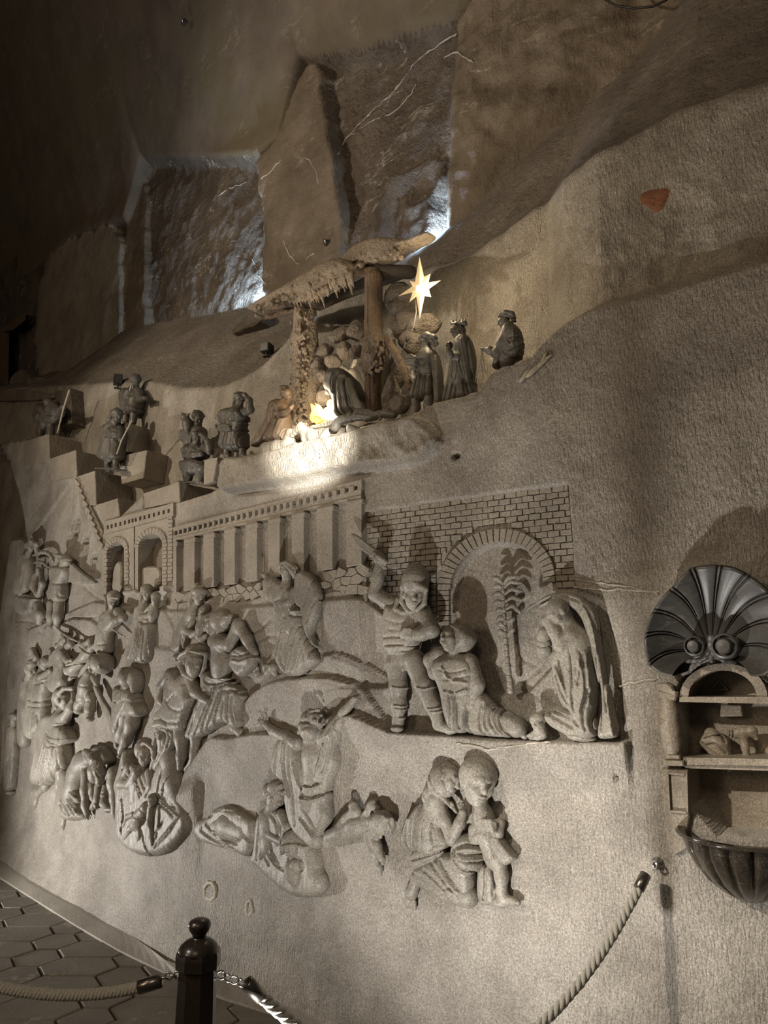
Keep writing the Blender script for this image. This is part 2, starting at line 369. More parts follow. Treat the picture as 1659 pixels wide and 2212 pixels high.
    # fold ridges (amp > 0) or grooves (amp < 0) along lines of photo pixels at height z
    def f(s, lines, amp=3.0, w=4.0, z=None, sm=2):
        if z is None: z = .82*(max(s.fz) if s.fz else 0)
        for P in lines:
            P = np.array(P, float); q = chaikin(s.loc(P[:, 0], P[:, 1], P[:, 2] if P.shape[1] > 2 else np.full(len(P), float(z)))[:, :2], sm, False)
            s.pr.append(('fold', q, amp*2.0*s.fa/s.cv[2], w*.8/s.cv[2], None))
        return s
    def head(s, x, y, z, r, yaw=0, pit=0, roll=0, k=2.0, ears=True, beard=0, face=True, child=False):
        B = s.VB@rotm('Z', -roll)@rotm('Y', yaw)@rotm('X', -pit); o = s.loc(x, y, z); r = r/s.cv[2]
        def E(p, rad, kk=k, sub=False): s._ell(o+B@(np.array(p)*r), np.array(rad)*r, B, kk*r/20, sub)
        def C(pts, kk=k, sub=False): s._cap(np.array([o+B@(np.array(p[:3])*r) for p in pts]), [p[3]*r for p in pts], kk*r/20, 1.0, sub)
        E((0, .25, -.08), (.72, .75, .82)); E((0, -.3, .12), (.56, .68, .6), 5)
        if not face: return s
        C([(0, -.8, .4, .19), (0, -.8, .4, .19)], 4); 
        for q in (-1, 1):
            E((q*.36, -.2, .46), (.26, .24, .24), 4)
            C([(q*.27, .06, .86, .15), (q*.30, .06, .86, .15)], 2, True)
            E((q*.27, .06, .63), (.16, .10, .10), 1)
            if ears: E((q*.72, -.02, -.02), (.1, .24, .16), 2)
        C([(-.42, .22, .58, .10), (-.15, .24, .70, .11), (.15, .24, .70, .11), (.42, .22, .58, .10)], 3)
        C([(0, .2, .7, .09), (0, -.2, .90, .15)], 2); E((0, -.46, .66), (.25, .07, .14), 1.5); E((0, -.6, .64), (.21, .07, .13), 1.5)
        if beard:
            E((0, -.8, .4), (.5, .45, .42), 4); E((0, -1.05-.3*beard, .35), (.34, .4*beard, .26), 5)
            for q in (-.3, 0, .3): C([(q, -.6, .72, .10), (q*.8, -1.1-.5*beard, .45, .07)], 1.5)
        return s
    def hair(s, x, y, z, r, yaw=0, pit=0, roll=0, curls=16, back=0.25, seed=1, grow=1.0):
        """a cap of hair with locks over the skull"""
        B = s.VB@rotm('Z', -roll)@rotm('Y', yaw)@rotm('X', -pit); o = s.loc(x, y, z); r = r/s.cv[2]; rs = random.Random(seed)
        s._ell(o+B@(np.array((0, .34, -.2))*r), np.array((.80, .76, .82))*r*grow, B, 2)
        for i in range(curls):
            a = 2*math.pi*i/curls; e = .55+.35*math.sin(i*2.4)
            d = np.array((math.cos(a)*math.cos(e), math.sin(a)*.8*math.cos(e)+.35, -.15+.5*math.sin(e)-back))
            s._cap(np.array([o+B@(d*.72*r), o+B@(d*1.0*r*grow)]), [.2*r, .14*r], 2)
        return s
    def hand(s, x, y, z, ang, L, thumb=1, curl=.35, spread=9, yaw=0):
        B = s.VB@rotm('Z', ang)@rotm('X', yaw); o = s.loc(x, y, z); L = L/s.cv[2]
        g = lambda a, b, c: o+B@(np.array((a, b, c))*L)
        s._ell(g(.22, 0, 0), np.array((.27, .21, .11))*L, B, 2)
        for i, ln in enumerate((.42, .5, .47, .36)):
            b = (.15-.1*i); a = R((1.5-i)*spread); x1 = .40+ln*.5; 
            s._cap(np.array([g(.36, b, 0), g(x1*math.cos(a), b+math.sin(a)*.3, -curl*.06), g(.4+ln*(1-curl*.5), b+math.sin(a)*.55, -curl*ln*.8)]), [.06*L, .055*L, .042*L], .8)
        s._cap(np.array([g(.08, .12*thumb, 0), g(.26, .30*thumb, .02), g(.44, .36*thumb, .0)]), [.075*L, .065*L, .05*L], 1.5)
        return s
    def end(s):
        if not s.pr or s.pn is None: s.pr = []; return s
        pos = [q for q in s.pr if q[0] != 'fold' and not q[4]]; v = s.pv
        lo = np.min([q[1] for q in pos], 0)-3*v; hi = np.max([q[2] for q in pos], 0)+3*v
        if s.pc is not None: lo[2] = max(lo[2], s.pc)
        n = np.maximum(np.ceil((hi-lo)/v).astype(int)+1, 4); F = np.full(n, 50., np.float32)
        ax = [(lo[i]+v*np.arange(n[i])).astype(np.float32) for i in range(3)]
        for q in s.pr:
            if q[0] == 'fold':
                _, P, amp, w, _n = q; r = w*2.4
                i0 = np.clip(np.floor((P.min(0)-r-lo[:2])/v).astype(int), 0, n[:2]); i1 = np.clip(np.ceil((P.max(0)+r-lo[:2])/v).astype(int)+1, 0, n[:2])
                if (i1 <= i0).any(): continue
                X, Y = np.meshgrid(ax[0][i0[0]:i1[0]], ax[1][i0[1]:i1[1]], indexing='ij'); d = linedist(X, Y, P)
                F[i0[0]:i1[0], i0[1]:i1[1]] -= (amp*np.exp(-(d/w)**2))[:, :, None]; continue
            f, a, b, k, sub = q; pad = k+2*v
            i0 = np.clip(np.floor((a-pad-lo)/v).astype(int), 0, n); i1 = np.clip(np.ceil((b+pad-lo)/v).astype(int)+1, 0, n)
            if (i1 <= i0).any(): continue
            sl = tuple(slice(i0[i], i1[i]) for i in range(3))
            d = f(ax[0][sl[0]][:, None, None], ax[1][sl[1]][None, :, None], ax[2][sl[2]][None, None, :]).astype(np.float32); A = F[sl]
            if sub: d = -d; h = np.clip(.5-.5*(d-A)/k*-1-.0, 0, 1) if False else None; F[sl] = np.maximum(A, d) if k < .05 else -smin(-A, -d, k)
            else: F[sl] = smin(A, d, max(k, .05))
        cl = any(w_ in s.pn for w_ in CLOTH); X, Y = np.meshgrid(ax[0], ax[1], indexing='ij'); sd_ = int(abs(s.O[0])*977+abs(s.O[2])*313) % 97
        if cl:
            wx = X+5*fbm(X/22, Y/26, sd_, 2); F -= (2.6*np.abs(fbm(wx/7.5, Y/34+X/60, sd_+3, 2))-.7)[:, :, None].astype(np.float32)*min(1, 40/max(1, n[1]*v)+.75)
        V, Q = nets(F)
        if len(V):
            V = lo+V*v; Wd = s.O+s.m*(V[:, :1]*s.X+V[:, 1:2]*ZV+V[:, 2:3]*s.N)
            o = mk(s.pn, Wd, Q, s.pm, s.root, True, label=s.pl); s.last = o
        s.pr = []; s.pn = None; return s
def smin(a, b, k):
    h = np.clip(.5+.5*(b-a)/k, 0, 1); return b+(a-b)*h-k*h*(1-h)
def FG(name, label, u, v, cv=None, cat='carved figure', **k):
    f = Fig(name, label, cat, u, v, **k); f.done = f.end
    if cv: f.cs(*cv)
    return f
# ================================================================== the rock: front wall with its ledge, slope, cave behind
def spts(L, z): 
    s, t = ST([q[0] for q in L], [q[1] for q in L], z); return list(zip(s.tolist(), t.tolist()))
EDGE = [(-60, 961), (0, 957), (104, 937), (106, 992), (164, 972), (166, 1030), (204, 1016), (206, 1092), (254, 1076), (257, 1118), (309, 1100), (311, 1066), (386, 1041), (388, 1085),
        (450, 1066), (478, 1050), (482, 990), (520, 985), (600, 968), (640, 955), (745, 935), (800, 915), (850, 905), (885, 895), (940, 868), (1030, 845), (1063, 800), (1121, 779), (1148, 769), (1165, 745),
        (1196, 714), (1220, 694), (1278, 667), (1437, 628), (1659, 562), (1760, 535)]
eS = spts(EDGE, 0.0)
DEP = [(u, d) for u, d in ((-60, .36), (200, .36), (480, .40), (620, .50), (700, .62), (860, .60), (960, .52), (1130, .40), (1200, .24), (1300, .13), (1760, .06))]
dS = [(float(ST(u, 900, 0)[0]), d) for u, d in DEP]
NT = [(-90, 846, .36), (0, 842, .36), (130, 835, .36), (250, 828, .37), (330, 828, .38), (400, 842, .39), (480, 838, .4), (555, 812, .45), (600, 790, .5), (640, 740, .52), (700, 660, .6), (860, 596, .6),
      (1000, 548, .5), (1147, 445, .38), (1345, 310, .12), (1469, 238, .1), (1636, 190, .07), (1760, 160, .06)]
nS = [tuple(float(x) for x in ST(u, v, -d)) for u, v, d in NT]
TT = [(-160, 818), (-60, 815), (75, 810), (140, 806), (190, 775), (250, 725), (330, 705), (420, 692), (500, 678), (560, 668), (700, 640), (860, 570), (960, 500), (1000, 469), (1100, 381), (1278, 222), (1381, 119), (1457, 0), (1520, -90), (1700, -300)]
tS = spts(TT, -1.15)
SU = np.concatenate([np.arange(-150, -20, 10.), np.arange(-20, 430, 2.1), np.arange(430, 1700, 3.8), np.arange(1700, 2300, 24.)]); gs = ST(SU, np.full(len(SU), 1450.), 0)[0]
gt = np.concatenate([np.arange(0, .5, .016), np.arange(.5, 3.65, .0092), np.arange(3.65, 6.7, .03)])
Sg, Tg = np.meshgrid(gs, gt, indexing='ij')
# the line where the wall meets the kerb on the floor
KT = [(-60, 1830), (0, 1864), (60, 1907), (159, 1959), (239, 2007), (318, 2055), (382, 2094), (477, 2122), (660, 2188), (900, 2290), (1300, 2420)]
KB = [(-60, 1858), (0, 1895), (159, 1995), (255, 2051), (358, 2100), (470, 2150), (636, 2203), (900, 2320), (1300, 2450)]
kt = FL([q[0] for q in KT], [q[1] for q in KT], .045); kb = FL([q[0] for q in KB], [q[1] for q in KB], .012)
def sh(P): s = P@SV; return s, P@NV+WD-h0(s)
ks, kh = sh(kt); bs_, bh = sh(kb)
print('skirt', list(zip(ks.round(2), kh.round(2))))
hb = ipl(Sg, list(zip(ks, kh)))
Hh = .006*fbm(Sg*1.3, Tg*1.3, 3)+.005*fbm(Sg*9, Tg*9, 8, 3)
Hh += hb*np.clip(1-Tg/.62, 0, 1)**2
LAYERS = []
def layer(poly, dh, soft=.008, z=.0, chk=2, within=None):
    s, t = ST([q[0] for q in poly], [q[1] for q in poly], z); pl = chaikin(np.c_[s, t], chk)
    lo = pl.min(0)-.1; hi = pl.max(0)+.1; i = np.searchsorted(gs, [lo[0], hi[0]]); j = np.searchsorted(gt, [lo[1], hi[1]])
    if i[1] <= i[0] or j[1] <= j[0]: return
    sl = (slice(i[0], i[1]), slice(j[0], j[1])); sd = polysdf(Sg[sl], Tg[sl], pl)
    Hh[sl] += dh*sstep(soft, -soft, sd)
def groove(P, dh=-.012, w=.006, z=0.):
    s, t = ST([q[0] for q in P], [q[1] for q in P], z); q = chaikin(np.c_[s, t], 2, False); lo = q.min(0)-4*w; hi = q.max(0)+4*w
    i = np.searchsorted(gs, [lo[0], hi[0]]); j = np.searchsorted(gt, [lo[1], hi[1]])
    if i[1] <= i[0] or j[1] <= j[0]: return
    sl = (slice(i[0], i[1]), slice(j[0], j[1])); Hh[sl] += dh*np.exp(-(linedist(Sg[sl], Tg[sl], q)/w)**2)
# carved field round the gate, layered ground of the relief
layer([(786, 1107), (1226, 1044), (1241, 1268), (1300, 1290), (1338, 1420), (1346, 1602), (1150, 1598), (980, 1585), (850, 1578), (786, 1480)], -.035, .004, chk=0)
layer([(969, 1400), (970, 1330), (978, 1250), (1005, 1200), (1045, 1176), (1090, 1170), (1140, 1190), (1175, 1232), (1188, 1270), (1188, 1500), (969, 1500)], -.030, .004, chk=1)
layer([(60, 1170), (160, 1030), (225, 1140), (228, 1290), (330, 1280), (380, 1275), (560, 1250), (790, 1220), (790, 1290), (560, 1310), (380, 1320), (200, 1300), (60, 1360)], -.02, .01, chk=0)
# ground lips: everything under each line stands proud
def lip(top, dh, L=.35, soft=.006, z=.0, ends=(.05, .05), sm=2):
    """ground that stands proud under a line and dies away below it"""
    s, t = ST([q[0] for q in top], [q[1] for q in top], z+dh); q = chaikin(np.c_[s, t], sm, False); s, t = q[:, 0], np.maximum.accumulate(q[:, 0])*0+q[:, 1]
    i = np.searchsorted(gs, [s.min()-ends[0], s.max()+ends[1]]); sl = slice(i[0], i[1]); o = np.argsort(s)
    d = np.interp(Sg[sl], s[o], t[o])-Tg[sl]; S_ = Sg[sl]
    e = sstep(s.min()-ends[0]*.2, s.min()+ends[0], S_)*sstep(s.max()+ends[1]*.2, s.max()-ends[1], S_)
    Hh[sl] += dh*sstep(-soft, soft, d)*np.exp(-(np.maximum(d, 0)/L)**2)*e
lip([(690, 1554), (700, 1552), (735, 1541), (775, 1548), (820, 1572), (862, 1582), (930, 1584), (985, 1590), (1060, 1597), (1150, 1600), (1250, 1602), (1352, 1601)], .05, .13, .005, .0, (.06, .012))
lip([(385, 1690), (397, 1668), (425, 1625), (452, 1588), (470, 1596), (510, 1592), (545, 1584), (580, 1584), (620, 1592)], .045, .3, .006)
lip([(515, 1525), (533, 1508), (552, 1490), (585, 1470), (640, 1464), (690, 1462), (715, 1464), (760, 1480), (800, 1482), (842, 1482), (870, 1484)], .035, .2, .005)
lip([(690, 1410), (740, 1414), (790, 1440), (842, 1472), (860, 1482)], .025, .08, .004)
lip([(685, 1284), (715, 1272), (740, 1274), (780, 1294), (834, 1338), (850, 1352)], .035, .22, .005)
lip([(330, 1318), (345, 1308), (362, 1305), (445, 1290), (489, 1296), (525, 1300), (573, 1281), (600, 1280)], .03, .3, .005)
lip([(222, 1284), (300, 1270), (366, 1262), (369, 1262)], .025, .1, .004, 0, (.01, .01))
lip([(345, 1306), (362, 1322), (378, 1350), (385, 1392)], .012, .15, .004)
lip([(315, 1392), (372, 1400), (402, 1403)], .02, .12, .004)
lip([(90, 1357), (125, 1352), (155, 1334), (205, 1340), (228, 1382)], .02, .15, .005)
layer([(140, 1245), (208, 1257), (180, 1264), (140, 1258)], .02, .003, .03, 1)
lip([(60, 1700), (110, 1690), (180, 1740), (250, 1700), (330, 1740), (400, 1700), (430, 1680)], .05, .4, .06)
# chipped hollows in the lower wall and the arch at the far left
for g in ([(148, 1334), (180, 1337), (208, 1333)], [(176, 1267), (192, 1282), (222, 1300)], [(690, 1411), (745, 1420), (790, 1444), (842, 1474)], [(740, 1481), (790, 1486), (842, 1483)], [(345, 1398), (380, 1403), (400, 1406)],
          [(330, 1338), (345, 1348), (345, 1365)], [(560, 1386), (590, 1372), (597, 1376)], [(545, 1372), (575, 1355), (590, 1340)], [(30, 1342), (75, 1342), (84, 1372), (95, 1358)], [(38, 1345), (30, 1440), (22, 1560)],
          [(1106, 1494), (1160, 1508), (1195, 1532)], [(1103, 1420), (1130, 1432), (1154, 1446)], [(1112, 1480), (1130, 1462), (1150, 1448)], [(152, 1060), (146, 1130), (137, 1195)]): groove(g, -.014, .006)
layer([(-320, 940), (-10, 965), (18, 1003), (38, 1062), (50, 1120), (56, 1165), (30, 1330), (8, 1500), (-4, 1700), (-20, 1860), (-300, 1880)], -.55, .02, 0, 0)
layer([(230, 1290), (230, 1194), (238, 1178), (249, 1172), (260, 1175), (268, 1188), (268, 1286)], -.16, .003, 0, 0)
layer([(298, 1280), (298, 1182), (308, 1162), (324, 1153), (340, 1157), (350, 1172), (350, 1274)], -.16, .003, 0, 0)
layer([(377, 1166), (779, 1074), (779, 1220), (377, 1280)], -.018, .003, 0, 0)
WIN = [[(143, 1203), (150, 1140), (155, 1118), (162, 1111), (168, 1116), (166, 1150), (156, 1178)], [(168, 1226), (173, 1168), (180, 1155), (187, 1155), (188, 1166), (183, 1205), (177, 1215)], [(188, 1247), (193, 1202), (199, 1192), (205, 1193), (203, 1215), (196, 1246)]]
for q in WIN: layer(q, -.13, .003, 0, 1)
layer([(1462, 1520), (1466, 1474), (1500, 1448), (1545, 1438), (1600, 1448), (1650, 1480), (1760, 1500), (1760, 1815), (1488, 1800)], -.19, .004, 0, 1)
layer([(974, 986), (980, 979), (990, 980), (992, 986), (984, 993)], -.08, .004)
layer([(1328, 1676), (1333, 1672), (1337, 1682), (1332, 1690)], -.05, .004)
# ledge shelf of rough rock under the manger
layer([(470, 1066), (478, 1020), (484, 985), (520, 988), (600, 970), (640, 957), (745, 937), (800, 917), (850, 907), (905, 900), (940, 935), (944, 958), (905, 992), (800, 1010), (720, 1014), (620, 1040), (540, 1052)], .085, .022, .05, 1)
layer([(495, 1062), (620, 1044), (720, 1019), (800, 1016), (800, 1028), (640, 1058), (500, 1072)], -.025, .01)
SHP = spts([(470, 1066), (484, 985), (600, 970), (745, 937), (850, 907), (905, 900), (946, 945), (905, 992), (800, 1012), (720, 1016), (620, 1042), (540, 1054)], .06); i_ = np.searchsorted(gs, [min(q[0] for q in SHP), max(q[0] for q in SHP)]); Hh[i_[0]:i_[1]] += np.where(polysdf(Sg[i_[0]:i_[1]], Tg[i_[0]:i_[1]], SHP) < 0, .03*fbm(Sg[i_[0]:i_[1]]*9, Tg[i_[0]:i_[1]]*9, 77, 3)+.012*fbm(Sg[i_[0]:i_[1]]*30+Tg[i_[0]:i_[1]]*20, Tg[i_[0]:i_[1]]*14, 79, 2), 0)
# step back over the edge, slope over the niche
Eg = ipl(Sg, eS); Dg = ipl(Sg, dS); Ng = ipl(Sg, nS); Tt = ipl(Sg, tS); Ng = np.maximum(Ng, Eg+.02); Tt = np.maximum(Tt, Ng+.05)
ew = ipl(Sg, [(float(ST(1150, 760)[0]), .008), (float(ST(1260, 680)[0]), .10), (5, .12)])
back = -Dg+.02*fbm(Sg*4, Tg*4, 21)+.012*fbm(Sg*14, Tg*14, 23, 3)
k = sstep(-ew*.2, ew, Tg-Eg); Hh = Hh*(1-k)+back*k
q = np.clip((Tg-Ng)/(Tt-Ng), 0, 1.15); Hh = np.where(Tg > Ng, back+(-1.15-back)*q**.9+.05*fbm(Sg*2.2, Tg*2.2, 31, 5)*np.minimum(q*6, 1), Hh)
VV = P3(Sg, Tg, Hh).reshape(-1, 3); na, nb = Sg.shape
I = np.arange(na*nb).reshape(na, nb); Fq = np.stack([I[:-1, :-1], I[1:, :-1], I[1:, 1:], I[:-1, 1:]], -1).reshape(-1, 4)
cT, cE, cN, cTt = [x[:-1, :-1].ravel() for x in (Tg, Eg, Ng, Tt)]; keep = cT < cTt+.05; Fq = Fq[keep]
wf = mk('wall_front', VV, Fq, 'wall', smooth=True, kind='structure')
wf.data.materials.append(M['chisel']); wf.data.materials.append(M['slope'])
cS = Sg[:-1, :-1].ravel()[keep]; cT, cE, cN = cT[keep], cE[keep], cN[keep]
s1226 = float(ST(1260, 1200)[0]); rt = (cS > s1226-.25*(cT-2.2)) & (cT > 1.97); up = cT > ipl(cS, [(a, b-.04) for a, b in eS])
SHP = spts([(476, 1062), (482, 988), (600, 968), (745, 935), (850, 905), (905, 900), (946, 950), (905, 995), (800, 1014), (720, 1018), (620, 1044), (540, 1056)], .05); shp = polysdf(cS, cT, SHP) < 0
mi = np.where(cT > cN, 2, np.where(up | rt | shp, 1, 0)).astype(np.int32); wf.data.polygons.foreach_set('material_index', mi)
# ------------------------------------------------------------------ cave behind: recesses, pillars, vault
bs = np.concatenate([np.linspace(-20, -9.5, 60)[:-1], np.linspace(-9.5, 1.9, 460)]); bt = np.concatenate([np.linspace(2.8, 8.2, 230), np.linspace(8.3, 24, 40)]); Sb, Tb = np.meshgrid(bs, bt, indexing='ij')
Hb = -1.37+.05*fbm(Sb*1.6, Tb*1.6, 41, 5)+.035*fbm(Sb*8, Tb*8, 45, 4); MI = np.zeros(Sb.shape, np.int32)+1
def blayer(poly, h, soft=.05, rough=.04, mi=0, tilt=0., chk=1):
    global Hb
    s, t = ST([q[0] for q in poly], [q[1] for q in poly], h); pl = chaikin(np.c_[s, t], chk); sd = polysdf(Sb, Tb, pl)+.05*fbm(Sb*5, Tb*5, 51)
    k = sstep(soft, -soft, sd); tgt = h+rough*fbm(Sb*3, Tb*3, 61, 5)*2+rough*.5*fbm(Sb*12, Tb*12, 65, 4)+tilt*(Tb-t.mean())
    Hb = Hb*(1-k)+tgt*k; MI[k > .5] = mi
blayer([(-90, 900), (-90, 612), (48, 622), (52, 690), (50, 900)], -1.7, .03, .08, 1)
blayer([(68, 870), (76, 582), (160, 514), (266, 474), (268, 700), (266, 870)], -1.22, .02, .012, 2)
blayer([(266, 870), (267, 473), (300, 356), (313, 344), (314, 870)], -1.28, .02, .02, 0)
blayer([(562, 760), (566, 480), (552, 400), (546, 342), (600, 300), (655, 128), (690, 126), (702, 250), (735, 420), (752, 560), (752, 760)], -1.18, .03, .02, 0)
blayer([(752, 640), (757, 500), (782, 424), (850, 384), (953, 320), (958, 400), (905, 440), (860, 500), (850, 640)], -1.29, .03, .05, 1)
blayer([(835, 640), (850, 500), (880, 402), (924, 395), (946, 470), (938, 640)], -1.27, .03, .06, 1)
blayer([(948, 640), (958, 430), (962, 60), (1012, -10), (1100, -120), (1500, -600), (2100, -400), (2100, 900), (1300, 700)], -1.15, .10, .05, 3)
CB = [(-260, 640), (-90, 606), (50, 598), (75, 582), (160, 514), (266, 474), (311, 346), (545, 340), (600, 300), (655, 128), (690, 126), (790, 108), (960, 50), (1014, 0), (1040, -60), (1060, -400)]
cS_ = spts(CB, -1.2); Cb = ipl(Sb, cS_); dz = Tb-Cb; cm = sstep(-.04, .06, dz)*sstep(float(ST(1075, 0, -1.2)[0]), float(ST(1020, 0, -1.2)[0]), Sb)
Csm = np.polyval(np.polyfit([q[0] for q in cS_], [q[1] for q in cS_], 1), Sb); wv = np.exp(-np.maximum(dz, 0)/.35)
vault = -1.2+.42*(np.maximum(dz, 0)*wv+np.maximum(Tb-Csm, -.2)*(1-wv))+.05*fbm(Sb*1.1, Tb*1.1, 71, 4); Hb = Hb*(1-cm)+vault*cm; MI[cm > .5] = 4
VV = P3(Sb, Tb, Hb).reshape(-1, 3); na, nb = Sb.shape; I = np.arange(na*nb).reshape(na, nb)
Fq = np.stack([I[:-1, :-1], I[1:, :-1], I[1:, 1:], I[:-1, 1:]], -1).reshape(-1, 4)
mi = MI[:-1, :-1].ravel(); cv = mi == 4
wb = mk('wall_back', VV, Fq[~cv], 'rock', smooth=True, kind='structure')
for x in ('rough', 'block', 'rock'): wb.data.materials.append(M[x])
wb.data.polygons.foreach_set('material_index', mi[~cv].astype(np.int32))
mk('ceiling', VV, Fq[cv], 'vault', smooth=True, kind='structure')
lamp('cold_lamp', 'POINT', W(545, 690, -1.26), 170, (.50, .72, 1.0), size=.04)
lamp('cold_lamp', 'POINT', W(940, 520, -1.175), 130, (.50, .72, 1.0), size=.04)
lamp('cold_lamp', 'POINT', W(44, 840, -1.45), 220, (.50, .72, 1.0), size=.04)
# ------------------------------------------------------------------ floor, paving, kerb
fl = mk('floor', [(-10, -2, -.018), (5, -2, -.018), (5, 15, -.018), (-10, 15, -.018)], [(0, 1, 2, 3)], 'grout', kind='structure')
kp = list(zip(kt[:, 0], kt[:, 1])); 
def kerb_y(x): return ipl(x, list(zip(kb[:, 0], kb[:, 1])))
rowh, sl = .27, .085; colw = [(.30, 0), (.13, 1)]; xx = -4.4; ci = 0
while xx < .7:
    a = colw[ci % 2][0]; w = a+2*sl
    for r_ in range(30):
        cy = 1.35+rowh*(r_+(.5 if ci % 2 else 0)); cx = xx+w/2
        hx = [(cx-a/2-sl, cy), (cx-a/2, cy-rowh/2), (cx+a/2, cy-rowh/2), (cx+a/2+sl, cy), (cx+a/2, cy+rowh/2), (cx-a/2, cy+rowh/2)]
        if min(q[1]-kerb_y(q[0]) for q in hx) > .03: continue
        uu = (cx/max(cy, .1))*FPX+829
        if uu < -250 or cy < 2.05: continue
        z1 = random.uniform(-.003, .003); q = [(cx+(x-cx)*.965, cy+(y-cy)*.955) for x, y in hx]; q2 = [(cx+(x-cx)*.93, cy+(y-cy)*.92) for x, y in hx]
        mb = MB(); mb.prism([(x, y, -.02) for x, y in q], [(x, y, z1-.006) for x, y in q], False)
        mb.prism([(x, y, z1-.006) for x, y in q], [(x, y, z1) for x, y in q2], False); mb.add([(x, y, z1) for x, y in q2], [tuple(range(6))])
        mb.build('paving_stone', 'paver', fl)
    xx += a+sl; ci += 1
kv = []
n_ = 60; sx = np.linspace(0, 1, n_)
def samp(P): 
    L = np.r_[0, np.cumsum(np.linalg.norm(np.diff(P, axis=0), axis=1))]; return np.stack([np.interp(sx*L[-1], L, P[:, i]) for i in range(3)], 1)
A_, B_ = samp(kt), samp(kb); out = A_+(A_-B_)*.6; low = B_.copy(); low[:, 2] = -.02; top2 = out.copy(); top2[:, 2] = .06
KV = np.concatenate([low, B_, A_, top2]); KF = [(r*n_+i, r*n_+i+1, (r+1)*n_+i+1, (r+1)*n_+i) for r in range(3) for i in range(n_-1)]
mk('baseboard_front', KV, KF, 'kerb', kind='structure')
# the side of the chamber beyond the left edge of the frame
yy, zz_ = np.meshgrid(np.linspace(-2, 15, 60), np.linspace(-.1, 13, 50), indexing='ij'); xx_ = -9.6+.35*fbm(yy*.7, zz_*.7, 91, 4)
I = np.arange(60*50).reshape(60, 50); mk('wall_left', np.stack([xx_, yy, zz_], -1).reshape(-1, 3), np.stack([I[:-1, :-1], I[1:, :-1], I[1:, 1:], I[:-1, 1:]], -1).reshape(-1, 4), 'rock', smooth=True, kind='structure')
# windows cut into the gable wall have been left to layer(): see WIN in the wall part
# ================================================================== carved buildings on the wall
def on(u, v, z=0): return W(u, v, z)
# stepped blocks of salt along the ledge
BLK = [([(52, 954), (104, 937), (107, 991), (100, 1000), (52, 1004)], .016, -.36, 'highest salt step at the far left, under the leftmost shepherd'),
       ([(106, 991), (164, 972), (167, 1028), (118, 1038)], .016, -.36, 'second salt step from the left, next below the highest step'),
       ([(166, 1029), (204, 1016), (207, 1090), (172, 1098)], .016, -.36, 'salt step that carries the bearded shepherd in the long robe'),
       ([(206, 1091), (254, 1076), (258, 1116), (224, 1129)], .016, -.34, 'lowest small salt step, directly above the two carved arches'),
       ([(311, 1066), (386, 1041), (388, 1084), (312, 1098)], .016, -.30, 'wedge-shaped salt step under the seated shepherd shading his eyes'),
       ([(228, 925), (272, 912), (276, 974), (232, 985)], -.13, -.42, 'tall dark-sided salt block that carries the shepherd holding out his arm'),
       ([(256, 986), (316, 972), (309, 1033), (262, 1046)], -.15, -.42, 'low salt block standing behind the step of the long-robed shepherd'),
       ([(118, 846), (152, 838), (156, 914), (126, 921)], -.2, -.45, 'rough salt block against the niche wall behind the left shepherd'),
       ([(440, 993), (471, 987), (462, 1039), (440, 1047)], -.02, -.24, 'sloping salt pedestal under the standing shepherd with a satchel')]
for poly, a, b, lab in BLK:
    c = on(np.mean([q[0] for q in poly]), max(q[1] for q in poly), (a+b)/2); t = thing('salt_step', lab, 'block', c)
    t['group'] = 'stepped salt blocks along the ledge'
    slab(chaikin(poly, 0), a, b, bev=.006, jit=.004).build('block', 'rough' if 'rough' in lab else 'block', t)
def yc(x): return 1163-.2296*(x-375)
def ytop(x): return 1139-.2543*(x-375)
def yp(x): return 1280-.149*(x-375)
col = thing('carved_colonnade', 'carved colonnade relief with a row of square holes along its sloping cornice', 'building relief', on(580, 1240))
slab([(374, 1139), (781, 1036), (781, yp(781)+2), (374, yp(374)+2)], -.016, -.08).build('back_panel', 'facade', col)
def hole(x): return (1151-(x-380)*.25)
HX = [140+q/2.5136 for q in (603, 627, 652, 678, 706, 734, 762, 790, 820, 849, 880, 911, 943, 974, 1007, 1040, 1073, 1106, 1140, 1175, 1210, 1245, 1282, 1320, 1358, 1400, 1441, 1485, 1529, 1578)]
def strip(xs, f1, f2, h1, h2, name, par, mat='facade', bev=.0):
    a, b = xs; slab([(a, f1(a)), (b, f1(b)), (b, f2(b)), (a, f2(a))], h1, h2, bev=bev).build(name, mat, par)
strip((374, 781), ytop, lambda x: hole(x)-5.0, .028, -.03, 'cornice', col)
strip((374, 780), lambda x: hole(x)+4.5, lambda x: yc(x)+1, .024, -.03, 'architrave', col)
strip((374, 780), yc, lambda x: yc(x)+5, .03, -.03, 'lintel', col)
for i in range(31):
    a = 375 if i == 0 else HX[i-1]+(3.4+.04*i); b = 781 if i == 30 else HX[i]-(3.0+.04*i)
    strip((a, b), lambda x: hole(x)-5.4, lambda x: hole(x)+5, .026, -.03, 'dentil', col)
PAN = [(381, 397), (420, 439), (462, 484), (507, 530), (555, 579), (604, 630), (656, 684), (718, 748)]; px_ = 374
for a, b in PAN+[(781, 781)]:
    if a > px_+1:
        strip((px_, a), lambda x: yc(x)+4, yp, .028, -.03, 'pilaster', col, bev=.003)
        strip((px_, a+1.5), lambda x: yc(x)+8, lambda x: yc(x)+17, .034, -.03, 'capital', col, bev=.003)
    px_ = b
